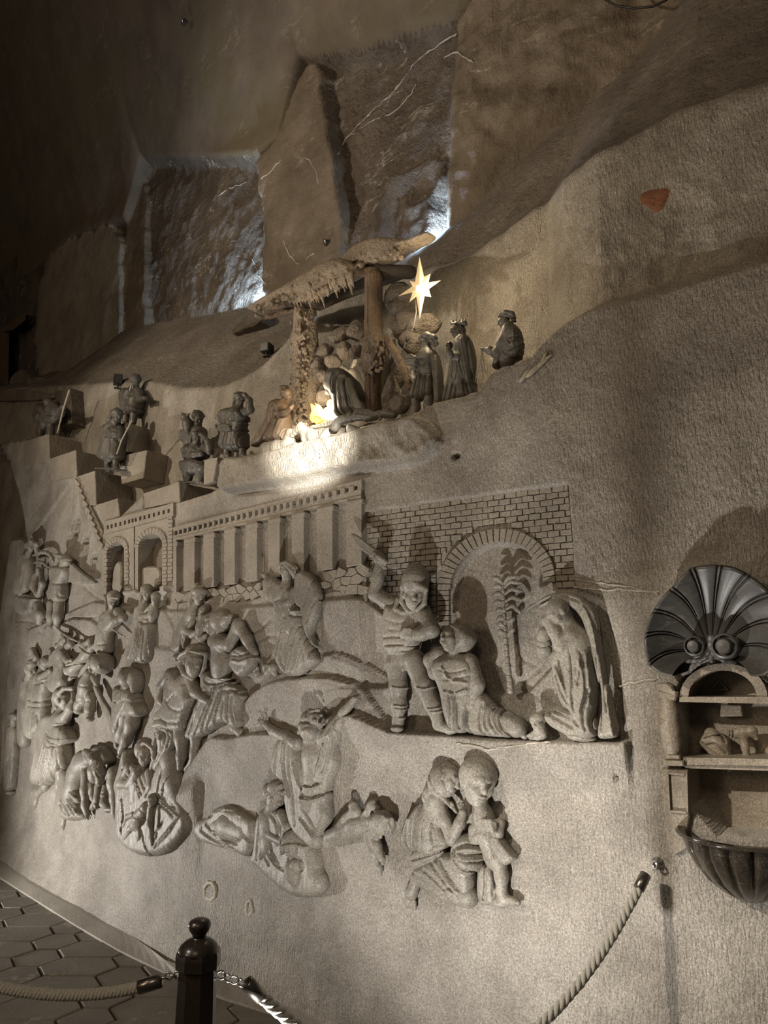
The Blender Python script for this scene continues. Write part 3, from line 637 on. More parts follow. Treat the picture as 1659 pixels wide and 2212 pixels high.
def cobbles(poly, size, h1, h2, par, seed=1, slope=-.13):
    rs = random.Random(seed); P = np.array(poly, float); x0, y0 = P.min(0); x1, y1 = P.max(0); cache = {}
    ys = y0-slope*0; top = y0+max(0, -slope*(x1-x0))*0-40
    for r in range(int((y1-top+60)/(size*.84))+2):
        for c in range(int((x1-x0)/size)+3):
            cx = x0+size*(c+.5*(r % 2)-.5); cy = top+size*.84*r; hx = []
            if polysdf(np.array([cx]), np.array([cy+slope*(cx-x0)]), P)[0] > -1: continue
            for k in range(6):
                a = R(60*k+30); ux, uy = cx+size*.57735*math.cos(a), cy+size*.56*math.sin(a); key = (round((ux-x0)/size*2), round((uy-top)/size/.28))
                if key not in cache: cache[key] = (rs.uniform(-.26, .26)*size, rs.uniform(-.24, .24)*size)
                d = cache[key]; hx.append((ux+d[0], uy+d[1]+slope*(ux-x0)))
            slab(hx, h1+rs.uniform(-.003, .003), h2, bev=.003, inset=.0022).build('cobble', 'facade', par)
pod = thing('carved_podium', 'band of irregular carved cobbles under the colonnade', 'wall relief', on(570, 1300))
slab([(366, 1281), (790, 1224), (792, 1300), (760, 1296), (690, 1284), (573, 1290), (525, 1304), (440, 1298), (366, 1316)], -.004, -.05).build('backing', 'facade', pod)
cobbles([(366, 1283), (575, 1253), (576, 1284), (525, 1302), (440, 1294), (366, 1312)], 19, .016, -.02, pod, 3)
cobbles([(688, 1240), (788, 1227), (790, 1290), (740, 1282), (690, 1278)], 23, .016, -.02, pod, 5)
# ------------------------------------------------------------------ gate with two arches
gate = thing('carved_arcade', 'two carved round arches beside the colonnade under a row of square holes', 'building relief', on(300, 1275))
def gt_(x): return 1127-.27*(x-224)
def gh(x): return 1139-.268*(x-231)
def gb(x): return 1284-.13*(x-222)
slab([(224, 1127), (374, 1087), (376, 1262), (222, 1284)], -.13, -.2).build('back_panel', 'facade', gate)
GH = [q/3.318 for q in (772, 800, 829, 862, 895, 925, 950, 973, 1005, 1035, 1069, 1103, 1138, 1173, 1208)]
strip((224, 374), gt_, lambda x: gh(x)-4.5, .026, -.03, 'cornice', gate)
strip((224, 374), lambda x: gh(x)+4.5, lambda x: gh(x)+13, .026, -.03, 'architrave', gate)
for i in range(16):
    a = 224 if i == 0 else GH[i-1]+2.2; b = 374 if i == 15 else GH[i]-2.2
    strip((a, b), lambda x: gh(x)-5, lambda x: gh(x)+5, .024, -.03, 'dentil', gate)
slab([(224, gh(224)-6), (374, gh(374)-6), (374, gh(374)+6), (224, gh(224)+6)], .003, -.03).build('frieze', 'facade', gate)
def archpoly(x0, x1, xa, xb, ya, yt, top, bot):
    P = [(x0, top(x0)), (x1, top(x1)), (x1, bot(x1)), (xb, bot(xb))]; cx, hw = (xa+xb)/2, (xb-xa)/2
    for k in range(13):
        a = math.pi*k/12; P.append((cx+hw*math.cos(a), ya-(ya-yt)*math.sin(a)-.27*hw*math.cos(a)*.7))
    return P+[(xa, bot(xa)), (x0, bot(x0))]
ft = lambda x: gh(x)+12
slab(archpoly(222, 289, 230, 268, 1192, 1172, ft, gb), .012, -.14).build('arch_front', 'facade', gate)
slab(archpoly(292, 374, 298, 350, 1178, 1154, ft, gb), .012, -.14).build('arch_front', 'facade', gate)
def ring(cx, hw0, hw1, ya, v0, v1, n, h1, h2, par, name, skew=.19, a0=0, a1=180, bev=.003, mat='facade'):
    for k in range(n):
        q = []
        for a, o in ((k, 0), (k, 1), (k+1, 1), (k+1, 0)):
            t = R(a0+(a1-a0)*(a+(.06 if a == k else -.06))/n); hw, vv = (hw1, v1) if o else (hw0, v0); x = cx+hw*math.cos(t); q.append((x, ya-vv*math.sin(t)-skew*(x-cx)))
        slab(q, h1, h2, bev=bev).build(name, mat, par)
ring(249, 19, 27, 1191, 20, 31, 11, .022, -.02, gate, 'voussoir')
ring(324, 26, 35, 1177, 25, 36, 13, .022, -.02, gate, 'voussoir')
for x, w, y0 in ((268, 8, 1190), (350, 9, 1166), (224, 6, 1200), (362, 9, 1115)):
    for k in range(int((gb(x)-y0)/8.4)):
        y = y0+8.4*k; q = 1.5*(k % 2); slab([(x, y), (x+w+q, y-1.8), (x+w+q, y+5.6), (x, y+7.4)], .02, -.02, bev=.002).build('jamb_stone', 'facade', gate)
for q in ([(240, 1282), (243, 1235), (250, 1214), (258, 1212), (262, 1226), (260, 1279)], [(300, 1274), (303, 1228), (320, 1222), (346, 1226), (345, 1268)]):
    slab(chaikin(q, 1), -.02, -.12, bev=.012).build('hanging_cloth', 'facade', gate)
# stepped gable and its teeth
gab = thing('carved_gable_coping', 'diagonal row of jagged carved coping stones at the left of the arches', 'building relief', on(200, 1160))
for k in range(10):
    x, y = 160+5.6*k, 1036+14.6*k; slab([(x, y-4), (x+11, y+8), (x+9, y+15), (x+6, y+19), (x+1, y+12)], .036, -.02, bev=.003).build('coping_stone', 'facade', gab)
slab([(158, 1030), (164, 1026), (222, 1150), (219, 1174)], .012, -.02).build('coping', 'facade', gab)
colm = thing('carved_column', 'pale-edged carved column at the left edge beside the dark arch', 'column', on(10, 1530))
slab([(22, 1172), (28, 1162), (48, 1160), (55, 1168), (51, 1200), (16, 1420), (4, 1520), (-30, 1530), (-12, 1400)], .03, -.3, bev=.03).build('shaft', 'relief', colm)
slab([(-14, 1520), (4, 1490), (5, 1620), (-2, 1720), (-40, 1740)], .02, -.3, bev=.02).build('pedestal', 'relief', colm)
# ------------------------------------------------------------------ brick gateway on the right
bw = thing('carved_brick_gateway', 'carved brick wall with a round arch, right of the colonnade', 'building relief', on(1060, 1300, -.03))
sR = float(ST(1226, 1044, -.02)[0]); tT = float(ST(1226, 1046, -.02)[1]); dt = (tT-float(ST(1236, 1262, -.02)[1]))/15.5; sL = float(ST(789, 1150, -.02)[0]); bl = (sR-sL)/19.3
sI, sO = ST([966, 1203], [1262, 1262], -.02)[0]; ac = np.array(ST(1072, 1266, -.02)); ro = np.array([ (float(ST(1199, 1262, -.02)[0])-float(ST(942, 1262, -.02)[0]))/2, float(ST(1076, 1139, -.02)[1])-ac[1]])
am = (float(ST(1199, 1262, -.02)[0])+float(ST(942, 1262, -.02)[0]))/2
for r in range(21):
    t1 = tT-dt*r; t0 = t1-dt; k = 0; s0 = sL-(bl*.5 if r % 2 else 0)
    while s0 < sR+.03:
        a, b = max(s0, sL)+.0014, min(s0+bl, sR+.0012*r)-.0014; s0 += bl
        if b-a < .012: continue
        m = (a+b)/2; tm = (t0+t1)/2
        def ins(s, t): return ((s-am)/ro[0])**2+(max(t-ac[1], 0)/ro[1])**2 < 1
        if ins(m, tm): continue
        if ins(a, tm) or ins(a, t0): a += (b-a)*.5
        if ins(b, tm) or ins(b, t0): b -= (b-a)*.5
        if b-a < .01 or (r > 15 and m > am) or ins((a+b)/2, t0): continue
        j = lambda: random.uniform(-.0016, .0016); hz = -.021+random.uniform(-.003, .003)
        Q = [(a+j(), t0+.0013), (b+j(), t0+.0013+j()), (b+j(), t1-.0013), (a+j(), t1-.0013+j())]
        S_, T_ = np.array(Q).T; cs, ct = S_.mean(), T_.mean(); A = P3(S_, T_, np.full(4, -.05)); B = P3(S_, T_, np.full(4, hz-.003)); C = P3(cs+(S_-cs)*.93, ct+(T_-ct)*.86, np.full(4, hz))
        mk('brick', list(A)+list(B)+list(C), [(0, 1, 5, 4), (1, 2, 6, 5), (2, 3, 7, 6), (3, 0, 4, 7), (4, 5, 9, 8), (5, 6, 10, 9), (6, 7, 11, 10), (7, 4, 8, 11), (8, 9, 10, 11)], 'facade', bw)
ring(1072, 100, 127, 1262, 92, 121, 27, -.012, -.05, bw, 'voussoir', .07, -2, 182)
for k in range(10): slab([(944, 1266+11*k), (969, 1264+11*k), (969, 1273.5+11*k), (944, 1275.5+11*k)], -.012, -.05, bev=.003).build('jamb_stone', 'facade', bw)
# ================================================================== fountain niche with its shell, on the right
def ff(x, y): return (1359+x/3.95, 1200+y/3.95)
def FP(pts): return [ff(*q) for q in pts]
fo = thing('wall_fountain', 'carved wall fountain with pilaster, relief niche and fluted basin under the dark shell', 'fountain', on(1560, 1900, .05))
slab(FP([(320, 1180), (400, 1060), (520, 960), (700, 925), (880, 950), (1050, 1010), (1180, 1110), (1300, 1300), (1300, 2700), (440, 2700), (440, 1250)]), -.165, -.3).build('back_panel', 'niche', fo)
arc = []
for k in range(17):
    a = math.pi*(1-k/16); arc.append((805+375*math.cos(a), 1205-285*math.sin(a)))
inn = []
for k in range(17):
    a = math.pi*(k/16); inn.append((795+290*math.cos(a), 1205-225*math.sin(a)))
slab(FP(arc+inn), .015, -.16).build('arch_moulding', 'niche', fo)
slab(FP([(330, 1090), (430, 930), (560, 900), (1050, 910), (1250, 1000), (1250, 1210)]+arc[::-1][:9][::1]), -.01, -.16) if False else None
tri = FP([(765, 1055), (690, 1150), (850, 1150)]); tr2 = FP([(766, 1080), (722, 1137), (818, 1137)])
for i in range(3): slab([tri[i], tri[(i+1) % 3], tr2[(i+1) % 3], tr2[i]], -.142, -.17, bev=.003).build('triangle_emblem_side', 'niche', fo)
slab(FP([(425, 1205), (1260, 1205), (1260, 1268), (425, 1250)]), .02, -.2, bev=.006).build('lintel', 'niche', fo)
slab(FP([(450, 1722), (1260, 1735), (1260, 1800), (460, 1785)]), .03, -.2, bev=.008).build('sill', 'niche', fo)
slab(FP([(460, 1785), (1260, 1800), (1260, 1840), (470, 1815)]), .01, -.2, bev=.006).build('sill_moulding', 'niche', fo)
slab(FP([(230, 1090), (310, 1080), (365, 1110), (385, 1160), (410, 1165), (405, 1205), (240, 1150)]), .045, -.16, bev=.008).build('capital', 'niche', fo)
slab(FP([(240, 1155), (410, 1165), (395, 1240), (250, 1225)]), .03, -.16, bev=.006).build('capital_block', 'niche', fo)
f = Fig('x', None, None, 1445, 1570, vox=1.2, mat='niche', parent=fo, crop=-20).cs(1359, 1200, 3.95)
f.part('shaft').c([(335, 1245, 10, 66), (342, 1350, 14, 76), (352, 1480, 16, 82), (365, 1600, 16, 78), (378, 1700, 12, 64)], 8).end()
slab(FP([(240, 1240), (290, 1245), (320, 1710), (300, 1740), (262, 1700)]), .0, -.1).build('pilaster_back', 'niche', fo)
slab(FP([(320, 1700), (430, 1705), (440, 1745), (300, 1740)]), .04, -.16, bev=.005).build('base_moulding', 'niche', fo)
slab(FP([(295, 1745), (460, 1752), (470, 1800), (280, 1795)]), .05, -.16, bev=.006).build('base_moulding', 'niche', fo)
ped = slab(FP([(278, 1812), (500, 1825), (520, 2230), (500, 2340), (510, 2500), (395, 2560), (330, 2400), (300, 2200)]), .02, -.2, bev=.006).build('pedestal', 'niche', fo)
for q in ([(320, 1850), (480, 1862), (474, 1880), (336, 1868)], [(336, 2170), (490, 2185), (500, 2205), (350, 2195)], [(320, 1850), (336, 1868), (352, 2195), (338, 2190)], [(480, 1862), (496, 1866), (505, 2205), (490, 2190)]):
    slab(FP(q), .032, .0, bev=.003).build('pedestal_moulding', 'niche', ped)
# carved scene of the stations in the niche
f.part('cross').c([(720, 1450, -245, 34), (1180, 1420, -245, 34)], 2).c([(1000, 1290, -245, 34), (1015, 1480, -245, 34)], 2).part('stone_block').p([(790, 1272), (960, 1275), (975, 1370), (780, 1375)], -275, 40, 8, sm=0)
f.pc = None; f.end()
f.part('kneeling_figure', crop=-100).c([(700, 1530, -245, 60), (760, 1620, -235, 90), (790, 1690, -235, 80)], 10).p([(565, 1600), (640, 1520), (740, 1480), (800, 1560), (850, 1720), (700, 1715), (640, 1640)], -225, 60, 50, 16).c([(880, 1520, -225, 40), (980, 1510, -215, 44), (1050, 1500, -215, 40), (1085, 1560, -215, 20)], 6).c([(980, 1540, -215, 36), (990, 1640, -215, 30), (1000, 1700, -215, 28)], 6)
f.f([[(640, 1560), (760, 1530), (810, 1600)], [(660, 1620), (740, 1600), (820, 1690)], [(620, 1600), (700, 1680), (760, 1710)], [(845, 1480), (850, 1560)], [(870, 1480), (875, 1560)]], -12, 8).end()
# basin: a fluted half bowl
bc = on(1612, 1800, .0); mp = .00172; mb = MB(); Rr = 128*mp; nA = 150; V = []; prof = [(1.02, .02), (1.06, 0.0), (1.04, -.03), (.97, -.05), (.965, -.06), (.94, -.2), (.84, -.42), (.66, -.66), (.42, -.85), (.2, -.96), (.02, -1.0)]
for j, (r, z) in enumerate(prof):
    for k in range(nA+1):
        a = math.pi*k/nA; fl_ = 1-(.05*abs(math.sin(k/nA*math.pi*7.5))**.5 if 4 <= j else 0)*0 - (.11*(1-abs(math.sin(k/nA*math.pi*8.5)))**2.5 if 4 <= j else 0)
        V.append(bc-SV*Rr*r*fl_*math.cos(a)*1.0+NV*Rr*r*fl_*math.sin(a)*1.15+ZV*(z*Rr*1.02))
Fb = [(j*(nA+1)+k, j*(nA+1)+k+1, (j+1)*(nA+1)+k+1, (j+1)*(nA+1)+k) for j in range(len(prof)-1) for k in range(nA)]
n0 = len(V)
for r, z in ((.92, .02), (.8, -.2), (.4, -.35), (.02, -.38)):
    for k in range(nA+1):
        a = math.pi*k/nA; V.append(bc-SV*Rr*r*math.cos(a)+NV*Rr*r*math.sin(a)*1.15+ZV*(z*Rr))
Fb += [(k, k+1, n0+k+1, n0+k) for k in range(nA)]+[(n0+j*(nA+1)+k, n0+j*(nA+1)+k+1, n0+(j+1)*(nA+1)+k+1, n0+(j+1)*(nA+1)+k) for j in range(3) for k in range(nA)]
mk('basin', V, Fb, 'basin', fo, True)
# the shell: a concave fan of lobes with a rim that stands off the wall
sh_ = thing('carved_shell', 'dark polished scallop shell with two scrolls, above the wall fountain', 'shell', on(1536, 1425, .05))
hub = (700, 800); mpS = .00174
BD = [(-214, 400), (-206, 470), (-195, 540), (-180, 560), (-160, 580), (-140, 590), (-120, 620), (-105, 700), (-90, 705), (-75, 710), (-60, 690), (-40, 680), (-20, 640), (0, 620), (15, 580), (26, 500), (34, 400)]
nT, nR = 620, 26; RIB = [-193, -168, -146, -123, -103, -84, -64, -43, -22, 3]
V = []
for j in range(nR+1):
    r = .10+.90*j/nR
    for k in range(nT+1):
        th = -214+248*k/nT; rb = np.interp(th, [q[0] for q in BD], [q[1] for q in BD]); cv = 10*math.sin(math.pi*min(r, 1))*(1 if th < -90 else -1)*min(1, abs(th+90)/40)
        x = hub[0]+rb*r*math.cos(R(th+cv)); y = hub[1]+rb*r*math.sin(R(th+cv))*1.0; d = min(abs(th-q) for q in RIB); w = 2.6
        z = .03+.125*r**1.7-(.016*math.exp(-((d-1.7)/.55)**2)-.004*math.exp(-(d/.8)**2))*min(1, r*1.6)-.010*r*(1-min(d, 10)/10)**2
        u, v = ff(x, y); V.append(W(u, v, z))
nS = (nR+1)*(nT+1)
Fs = [(j*(nT+1)+k, j*(nT+1)+k+1, (j+1)*(nT+1)+k+1, (j+1)*(nT+1)+k) for j in range(nR) for k in range(nT)]
for k in range(nT+1):
    P = V[nR*(nT+1)+k]; V.append(P+NV*-.012+(P-on(*ff(*hub), .1))*.03); 
for k in range(nT+1):
    P = V[nR*(nT+1)+k]; V.append(P-NV*.20-(P-on(*ff(*hub), .1))*.22)
Fs += [(nR*(nT+1)+k, nR*(nT+1)+k+1, nS+k+1, nS+k) for k in range(nT)]+[(nS+k, nS+k+1, nS+nT+1+k+1, nS+nT+1+k) for k in range(nT)]
mk('shell_fan', V, Fs, 'shell', sh_, True)
for nm, x, y, r in (('scroll', 585, 775, 74), ('scroll', 840, 775, 92)):
    c = on(*ff(x, y), .06); q = r/3.95*mpS
    mb = MB().lathe(c, [(q*1.15, -.05), (q*1.15, .055), (q*1.08, .065), (q*.92, .068), (q*.86, .05), (q*.72, .05), (q*.66, .075), (q*.55, .082), (q*.1, .084)], 40, NV); mb.build(nm, 'shell', sh_, False)
f = Fig('x', None, None, 1536, 1410, vox=1.1, mat='shell', parent=sh_, crop=-20).cs(1359, 1200, 3.95)
f.part('stem').c([(690, 700, 210, 26), (690, 800, 220, 22), (640, 890, 200, 22), (520, 905, 160, 18), (440, 885, 120, 12)], 4, sm=1).c([(715, 700, 210, 26), (718, 800, 220, 22), (780, 890, 200, 22), (900, 905, 160, 18)], 4, sm=1).c([(705, 720, 200, 24), (705, 900, 200, 20)], 4).end()
# ------------------------------------------------------------------ bollard, ropes, hook
bp = FL(432, 1985, 1.05); bx, by = float(bp[0]), float(bp[1]); bd = float((bp-CP)@np.array([0, math.cos(PITCH), math.sin(PITCH)]))/FPX
bo = thing('bollard', 'dark lacquered wooden bollard with a ball knob, standing in the foreground', 'bollard', (bx, by, 0))
def zz(v): 
    d = ray(432, v); t = by/d[1]; return CAMH+t*d[2]
k = bd
MB().lathe((bx, by, 0), [(75*k, 0), (75*k, .05), (58*k, .06), (52*k, .3), (zz(2088) and 40*k, zz(2090)), (40*k, zz(2086))], 8, sx=(math.cos(.39), math.sin(.39), 0)).build('post', 'bollard', bo)
MB().lathe((bx, by, 0), [(38*k, zz(2092)), (47*k, zz(2088)), (48*k, zz(2062)), (46*k, zz(2052)), (38*k, zz(2050))], 8, sx=(math.cos(.39), math.sin(.39), 0)).build('collar', 'bollard', bo)
MB().lathe((bx, by, 0), [(44*k, zz(2056)), (43*k, zz(2050)), (38*k, zz(2040)), (28*k, zz(2031)), (19*k, zz(2027)), (14*k, zz(2024)), (14*k, zz(2020))], 40).build('dome', 'bollard', bo, True)
MB().lathe((bx, by, 0), [(14*k, zz(2024)), (15*k, zz(2018)), (20*k, zz(2010)), (24*k, zz(2001)), (24*k, zz(1995)), (20*k, zz(1988)), (12*k, zz(1984)), (2*k, zz(1983))], 40).build('knob', 'bollard', bo, True)
def rope(name, label, P, r, pitch, ferr0=True, ferr1=True, fl=.055):
    P = [Vector(p) for p in P]; L = [0]
    for a, b in zip(P, P[1:]): L.append(L[-1]+(b-a).length)
    t = thing(name, label, 'rope', P[0]); N = int(L[-1]/pitch*9); Q = []
    for i in range(N+1):
        s = L[-1]*i/N; Q.append(Vector([float(np.interp(s, L, [p[j] for p in P])) for j in range(3)]))
    for st in range(3):
        pts = []
        for i, q in enumerate(Q):
            d = (Q[min(i+1, N)]-Q[max(i-1, 0)]).normalized(); u = d.cross(Vector((0, 0, 1))).normalized(); w = u.cross(d); a = 2*math.pi*(i/9+st/3); pts.append(q+(u*math.cos(a)+w*math.sin(a))*r*.52)
        MB().tube(pts, r*.56, 6).build('strand', 'rope', t, True)
    for on_, (a, b) in ((ferr0, (0, 1)), (ferr1, (-1, -2))):
        if on_:
            d = (Q[b]-Q[a]).normalized(); MB().tube([Q[a]-d*.008, Q[a]-d*.004, Q[a]+d*fl, Q[a]+d*(fl+.004)], [r*.8, r*1.22, r*1.22, r*.8], 16).build('ferrule', 'darkmetal', t, True)
    return t
def ringmesh(c, ax, R0, r0, par, name='ring'):
    ax = Vector(ax).normalized(); u = ax.orthogonal().normalized(); w = ax.cross(u); c = Vector(c)
    MB().tube([c+(u*math.cos(2*math.pi*i/20)+w*math.sin(2*math.pi*i/20))*R0 for i in range(21)], r0, 8).build(name, 'metal', par, True)
hk = on(1421, 1864, .0); hk = Vector(hk); nv = Vector(NV)
bv = Vector((bx, by, 0)); drx = (Vector((hk.x, hk.y, 0))-bv).normalized()
hr = thing('wall_hook', 'bright steel eye hook in the wall where the right rope ends', 'hook', hk)
MB().lathe(hk, [(.022, -.03), (.022, .004), (.008, .006), (.007, .03)], 20, NV).build('plate', 'metal', hr, True); ringmesh(hk+nv*.036, (1, .3, 0), .013, .004, hr)
zr = zz(2116)
A0 = bv+Vector((0, 0, zr))+drx*(52*k); 
st_ = A0+drx*.075+Vector((0, 0, -.035)); en = hk+nv*.045+(-drx*.05+Vector((0, 0, -.028)))
rp = []
sg = .40
for i in range(41):
    u = i/40; q = st_.lerp(en, u); q.z -= 4*sg*u*(1-u)*(1+.0*u); rp.append(q)
rope('barrier_rope', 'twisted grey rope running from the bollard up to the wall hook on the right', rp, .0165, .085)
rg = thing('rope_link', 'small steel chain link on the right side of the bollard', 'chain', A0)
ringmesh(A0, (0, 1, .2), .011, .003, rg); ringmesh(A0+drx*.018+Vector((0, 0, -.01)), (.7, -.3, .8), .011, .003, rg, 'link'); ringmesh(A0+drx*.036+Vector((0, 0, -.018)), (0, 1, .3), .011, .003, rg, 'link'); ringmesh(A0+drx*.055+Vector((0, 0, -.028)), (.7, -.3, .8), .011, .003, rg, 'link')
def atY(u, v, Y): d = ray(u, v); return CP+d*(Y/d[1])
LP = [(345, 2119), (300, 2133), (250, 2143), (190, 2149), (130, 2150), (70, 2145), (10, 2135), (-60, 2119), (-160, 2085), (-260, 2035)]
ql = chaikin(np.array([atY(u, v, by+.0004*(345-u)*-0) for u, v in LP]), 2, False)
rope('barrier_rope', 'grey ribbed rope hanging from the bollard to the left edge', ql, .0145, .030)
lg = thing('rope_link', 'small steel chain link on the left side of the bollard', 'chain', atY(378, 2106, by))
for i, (u, v) in enumerate(((383, 2106), (374, 2107), (365, 2108), (356, 2112))): ringmesh(atY(u, v, by), ((0, 1, .2), (.2, .3, 1))[i % 2], .009, .003, lg, 'link')
# ------------------------------------------------------------------ stable of timber and stalactites
SZ = -.16
def cs_(x, y): return (520+x/3.6065, 480+y/3.6065)
hut = thing('nativity_stable', 'timber stable with salt-crusted posts and stalactite roof over the glowing manger', 'stable', on(720, 920, SZ))
f = Fig('x', None, None, 720, 800, SZ, vox=2.0, mat='crust', parent=hut, crop=None).cs(520, 480, 3.6065)
rs = random.Random(17)
f.part('left_post').c([(470, 690, 0, 62), (468, 900, 0, 70), (462, 1150, 0, 66), (455, 1400, 0, 62), (440, 1640, 0, 70)], 8).c([(545, 700, -60, 50), (560, 1100, -60, 58), (535, 1630, -60, 60)], 8)
for i in range(150):
    y = rs.uniform(700, 1620); a = rs.uniform(-1, 1); f.e(465+a*70-(y-700)*.02, y, 40*math.sqrt(max(0, 1-a*a))*1.2+8, rs.uniform(7, 17), rs.uniform(10, 24), 22, rs.uniform(-30, 30), 2)
f.part('right_post', 'wood', vox=1.6).c([(1035, 440, 0, 68), (1035, 800, 0, 68), (1040, 1000, 0, 72), (1035, 1480, 0, 62)], 6)
f.f([[(1042, 430), (1044, 800)], [(1075, 460), (1078, 800)], [(1000, 460), (1002, 820)], [(1050, 1180), (1046, 1470)], [(1010, 1200), (1010, 1470)]], -5, 6)
f.part('post_crust', 'browncrust').c([(1045, 870, 8, 62), (1040, 960, 15, 84), (1040, 1060, 15, 92), (1035, 1150, 10, 70), (1035, 1190, 5, 60)], 10)
for i in range(60):
    y = rs.uniform(870, 1180); a = rs.uniform(-1, 1); f.e(1040+a*88, y, 85*math.sqrt(max(0, 1-a*a))+8, rs.uniform(8, 18), rs.uniform(8, 20), 20, 0, 2)
f.part('roof_crust', 'crust').p([(75, 685), (180, 610), (330, 530), (500, 430), (640, 340), (780, 285), (850, 300), (900, 340), (870, 400), (810, 420), (700, 470), (560, 560), (420, 585), (340, 590), (230, 660), (110, 700)], 60, 80, 60, 10)
f.p([(810, 320), (880, 210), (1050, 130), (1200, 130), (1330, 150), (1440, 100), (1520, 90), (1420, 170), (1250, 230), (1200, 310), (1000, 330), (850, 335)], -20, 70, 50, 10)
for i in range(190):
    t = rs.random(); x = 110+t*1150; yb = np.interp(x, [75, 330, 640, 850, 1050, 1330], [680, 540, 370, 300, 180, 150]); 
    f.e(x, yb+rs.uniform(0, 75 if x < 830 else 120), rs.uniform(60, 150) if x < 830 else rs.uniform(-10, 60), rs.uniform(10, 26), rs.uniform(10, 26), 24, rs.uniform(-40, 40), 2)
f.part('stalactite', 'crust', vox=1.3)
for i in range(34):
    x = 360+i*15+rs.uniform(-6, 6); y0 = np.interp(x, [350, 560, 700, 880], [575, 545, 470, 400]); L_ = rs.uniform(40, 110)+(60 if i % 7 == 3 else 0)
    f.c([(x, y0-20, 70+rs.uniform(-30, 30), 20), (x+L_*.15, y0+L_*.5, 70, 13), (x+L_*.28, y0+L_, 70, 4)], 3)
f.part('beam', 'darkwood').c([(330, 640, -10, 46), (590, 625, -10, 46)], 2).part('beam_end', 'robe').c([(265, 655, 20, 36), (335, 640, 20, 42)], 3).f([[(280, 610), (285, 690)], [(305, 605), (312, 690)]], -6, 8)
f.part('beam', 'wood').c([(800, 375, -20, 40), (1040, 390, -20, 40)], 2).part('beam', 'darkwood').c([(1000, 380, -60, 55), (1320, 390, -120, 50)], 2)
f.part('rafter', 'wood').c([(190, 740, 10, 24), (420, 690, 0, 22)], 2).part('roof_boards', 'darkwood').p([(560, 640), (880, 480), (980, 430), (1320, 370), (1310, 420), (1000, 530), (800, 600), (600, 690)], -170, 30, 20, sm=0)
f.part('prop', 'wood').c([(1140, 905, 30, 26), (1240, 1090, 35, 30), (1325, 1290, 40, 24)], 3)
for i in range(40):
    t = rs.random(); f.e(1140+185*t+rs.uniform(-22, 22), 905+385*t, 55, 9, 13, 12, 0, 1.5)
f.end()
# lumps of salt rock round the cave behind the manger and beside it
for (x, y, z, rx, ry, rz, rl), lab in (((720, 1075, -60, 60, 58, 60, 10), 'dark boulder at the left back of the manger cave'), ((805, 1005, -90, 60, 66, 60, -10), 'dark boulder at the top of the manger cave'), ((905, 1010, -60, 50, 60, 50, 20), 'boulder against the right stable post'),
      ((640, 1010, -80, 90, 50, 60, -40), 'pale crusted rock over the left of the manger cave'), ((790, 880, -130, 110, 60, 60, -25), 'pale crusted rock arching over the manger cave'), ((910, 850, -140, 80, 75, 60, 20), 'pale crusted rock beside the top of the right post'), ((590, 1180, -60, 60, 120, 60, 15), 'pale crusted rock at the left wall of the manger cave'),
      ((650, 1200, -20, 60, 45, 40, 0), 'pale rounded rock above the glowing infant'), ((650, 1370, -30, 60, 60, 50, 0), 'grey rounded rock behind the glowing infant'), ((1170, 1330, 10, 60, 130, 50, 10), 'tall dark stone leaning beside the right post'), ((1250, 1410, 20, 80, 70, 60, -20), 'dark boulder at the feet of the casket king'),
      ((1290, 830, -160, 110, 110, 60, 0), 'large boulder below the hanging star'), ((1430, 800, -170, 130, 90, 60, -30), 'large boulder right of the star cable'), ((1330, 940, -150, 90, 90, 60, 20), 'boulder behind the casket of the first king'), ((1230, 1180, -110, 70, 120, 50, 0), 'shadowed boulder behind the slanting prop'),
      ((1250, 620, -170, 130, 150, 40, 0), 'flat chiselled boulder between the right post and the star'), ((890, 1640, 130, 50, 70, 60, -30), 'white salt lump in front of the manger ledge'), ((1040, 1620, 90, 130, 60, 60, -10), 'dark rough boulder in front of the right post'), ((1180, 1590, 60, 110, 45, 50, -10), 'low dark rock trailing right of the manger'), ((800, 1640, 110, 90, 60, 60, -8), 'grey rock under the dark coil before the kneeling mother'), ((1000, 1700, 110, 90, 40, 50, -20), 'low grey rock at the lip of the bright shelf')):
    g = FG('boulder', lab, *cs_(x, y), (520, 480, 3.6065), 'rock', z0=SZ, group='rocks around the stable', vox=2.0, crop=None, mat='pale' if 'white' in lab else ('slope'))
    rq = random.Random(x); g.part('rock').rk(x, y, z, rx*1.1, ry*1.1, rz*1.1, rl, int(x+y))
    g.end()
# the star
sc_ = on(908, 623, -.10); stz = thing('star_lamp', 'lit cream eight-pointed star lamp hanging beside the stable', 'lamp', sc_)
SP = [(1393, 268), (1428, 425), (1478, 402), (1462, 470), (1558, 453), (1465, 520), (1482, 582), (1432, 575), (1395, 758), (1368, 580), (1312, 624), (1340, 545), (1228, 576), (1338, 498), (1314, 456), (1358, 465)]
M['star'] = plain('star_glass', (.75, .58, .32), .4, emit=(1, .70, .33), es=.30, trans=.2); M['bulb'] = plain('bulb_glow', (1, .95, .85), .3, emit=(1, .93, .75), es=18)
cf_ = np.array([W(*cs_(1395, 520), -.075), W(*cs_(1395, 520), -.115)]); rim = [W(*cs_(*q), -.095) for q in SP]
V = rim+[cf_[0], cf_[1]]; n_ = len(rim); mk('star_plate', V, [(i, (i+1) % n_, n_) for i in range(n_)]+[((i+1) % n_, i, n_+1) for i in range(n_)], 'star', stz)
f = Fig('x', None, None, 908, 623, -.06, vox=1.0, mat='bulb', parent=stz, crop=None).cs(520, 480, 3.6065); f.part('bulb').e(1402, 520, 0, 36, 34, 26).e(1440, 535, 0, 20, 18, 16).end()
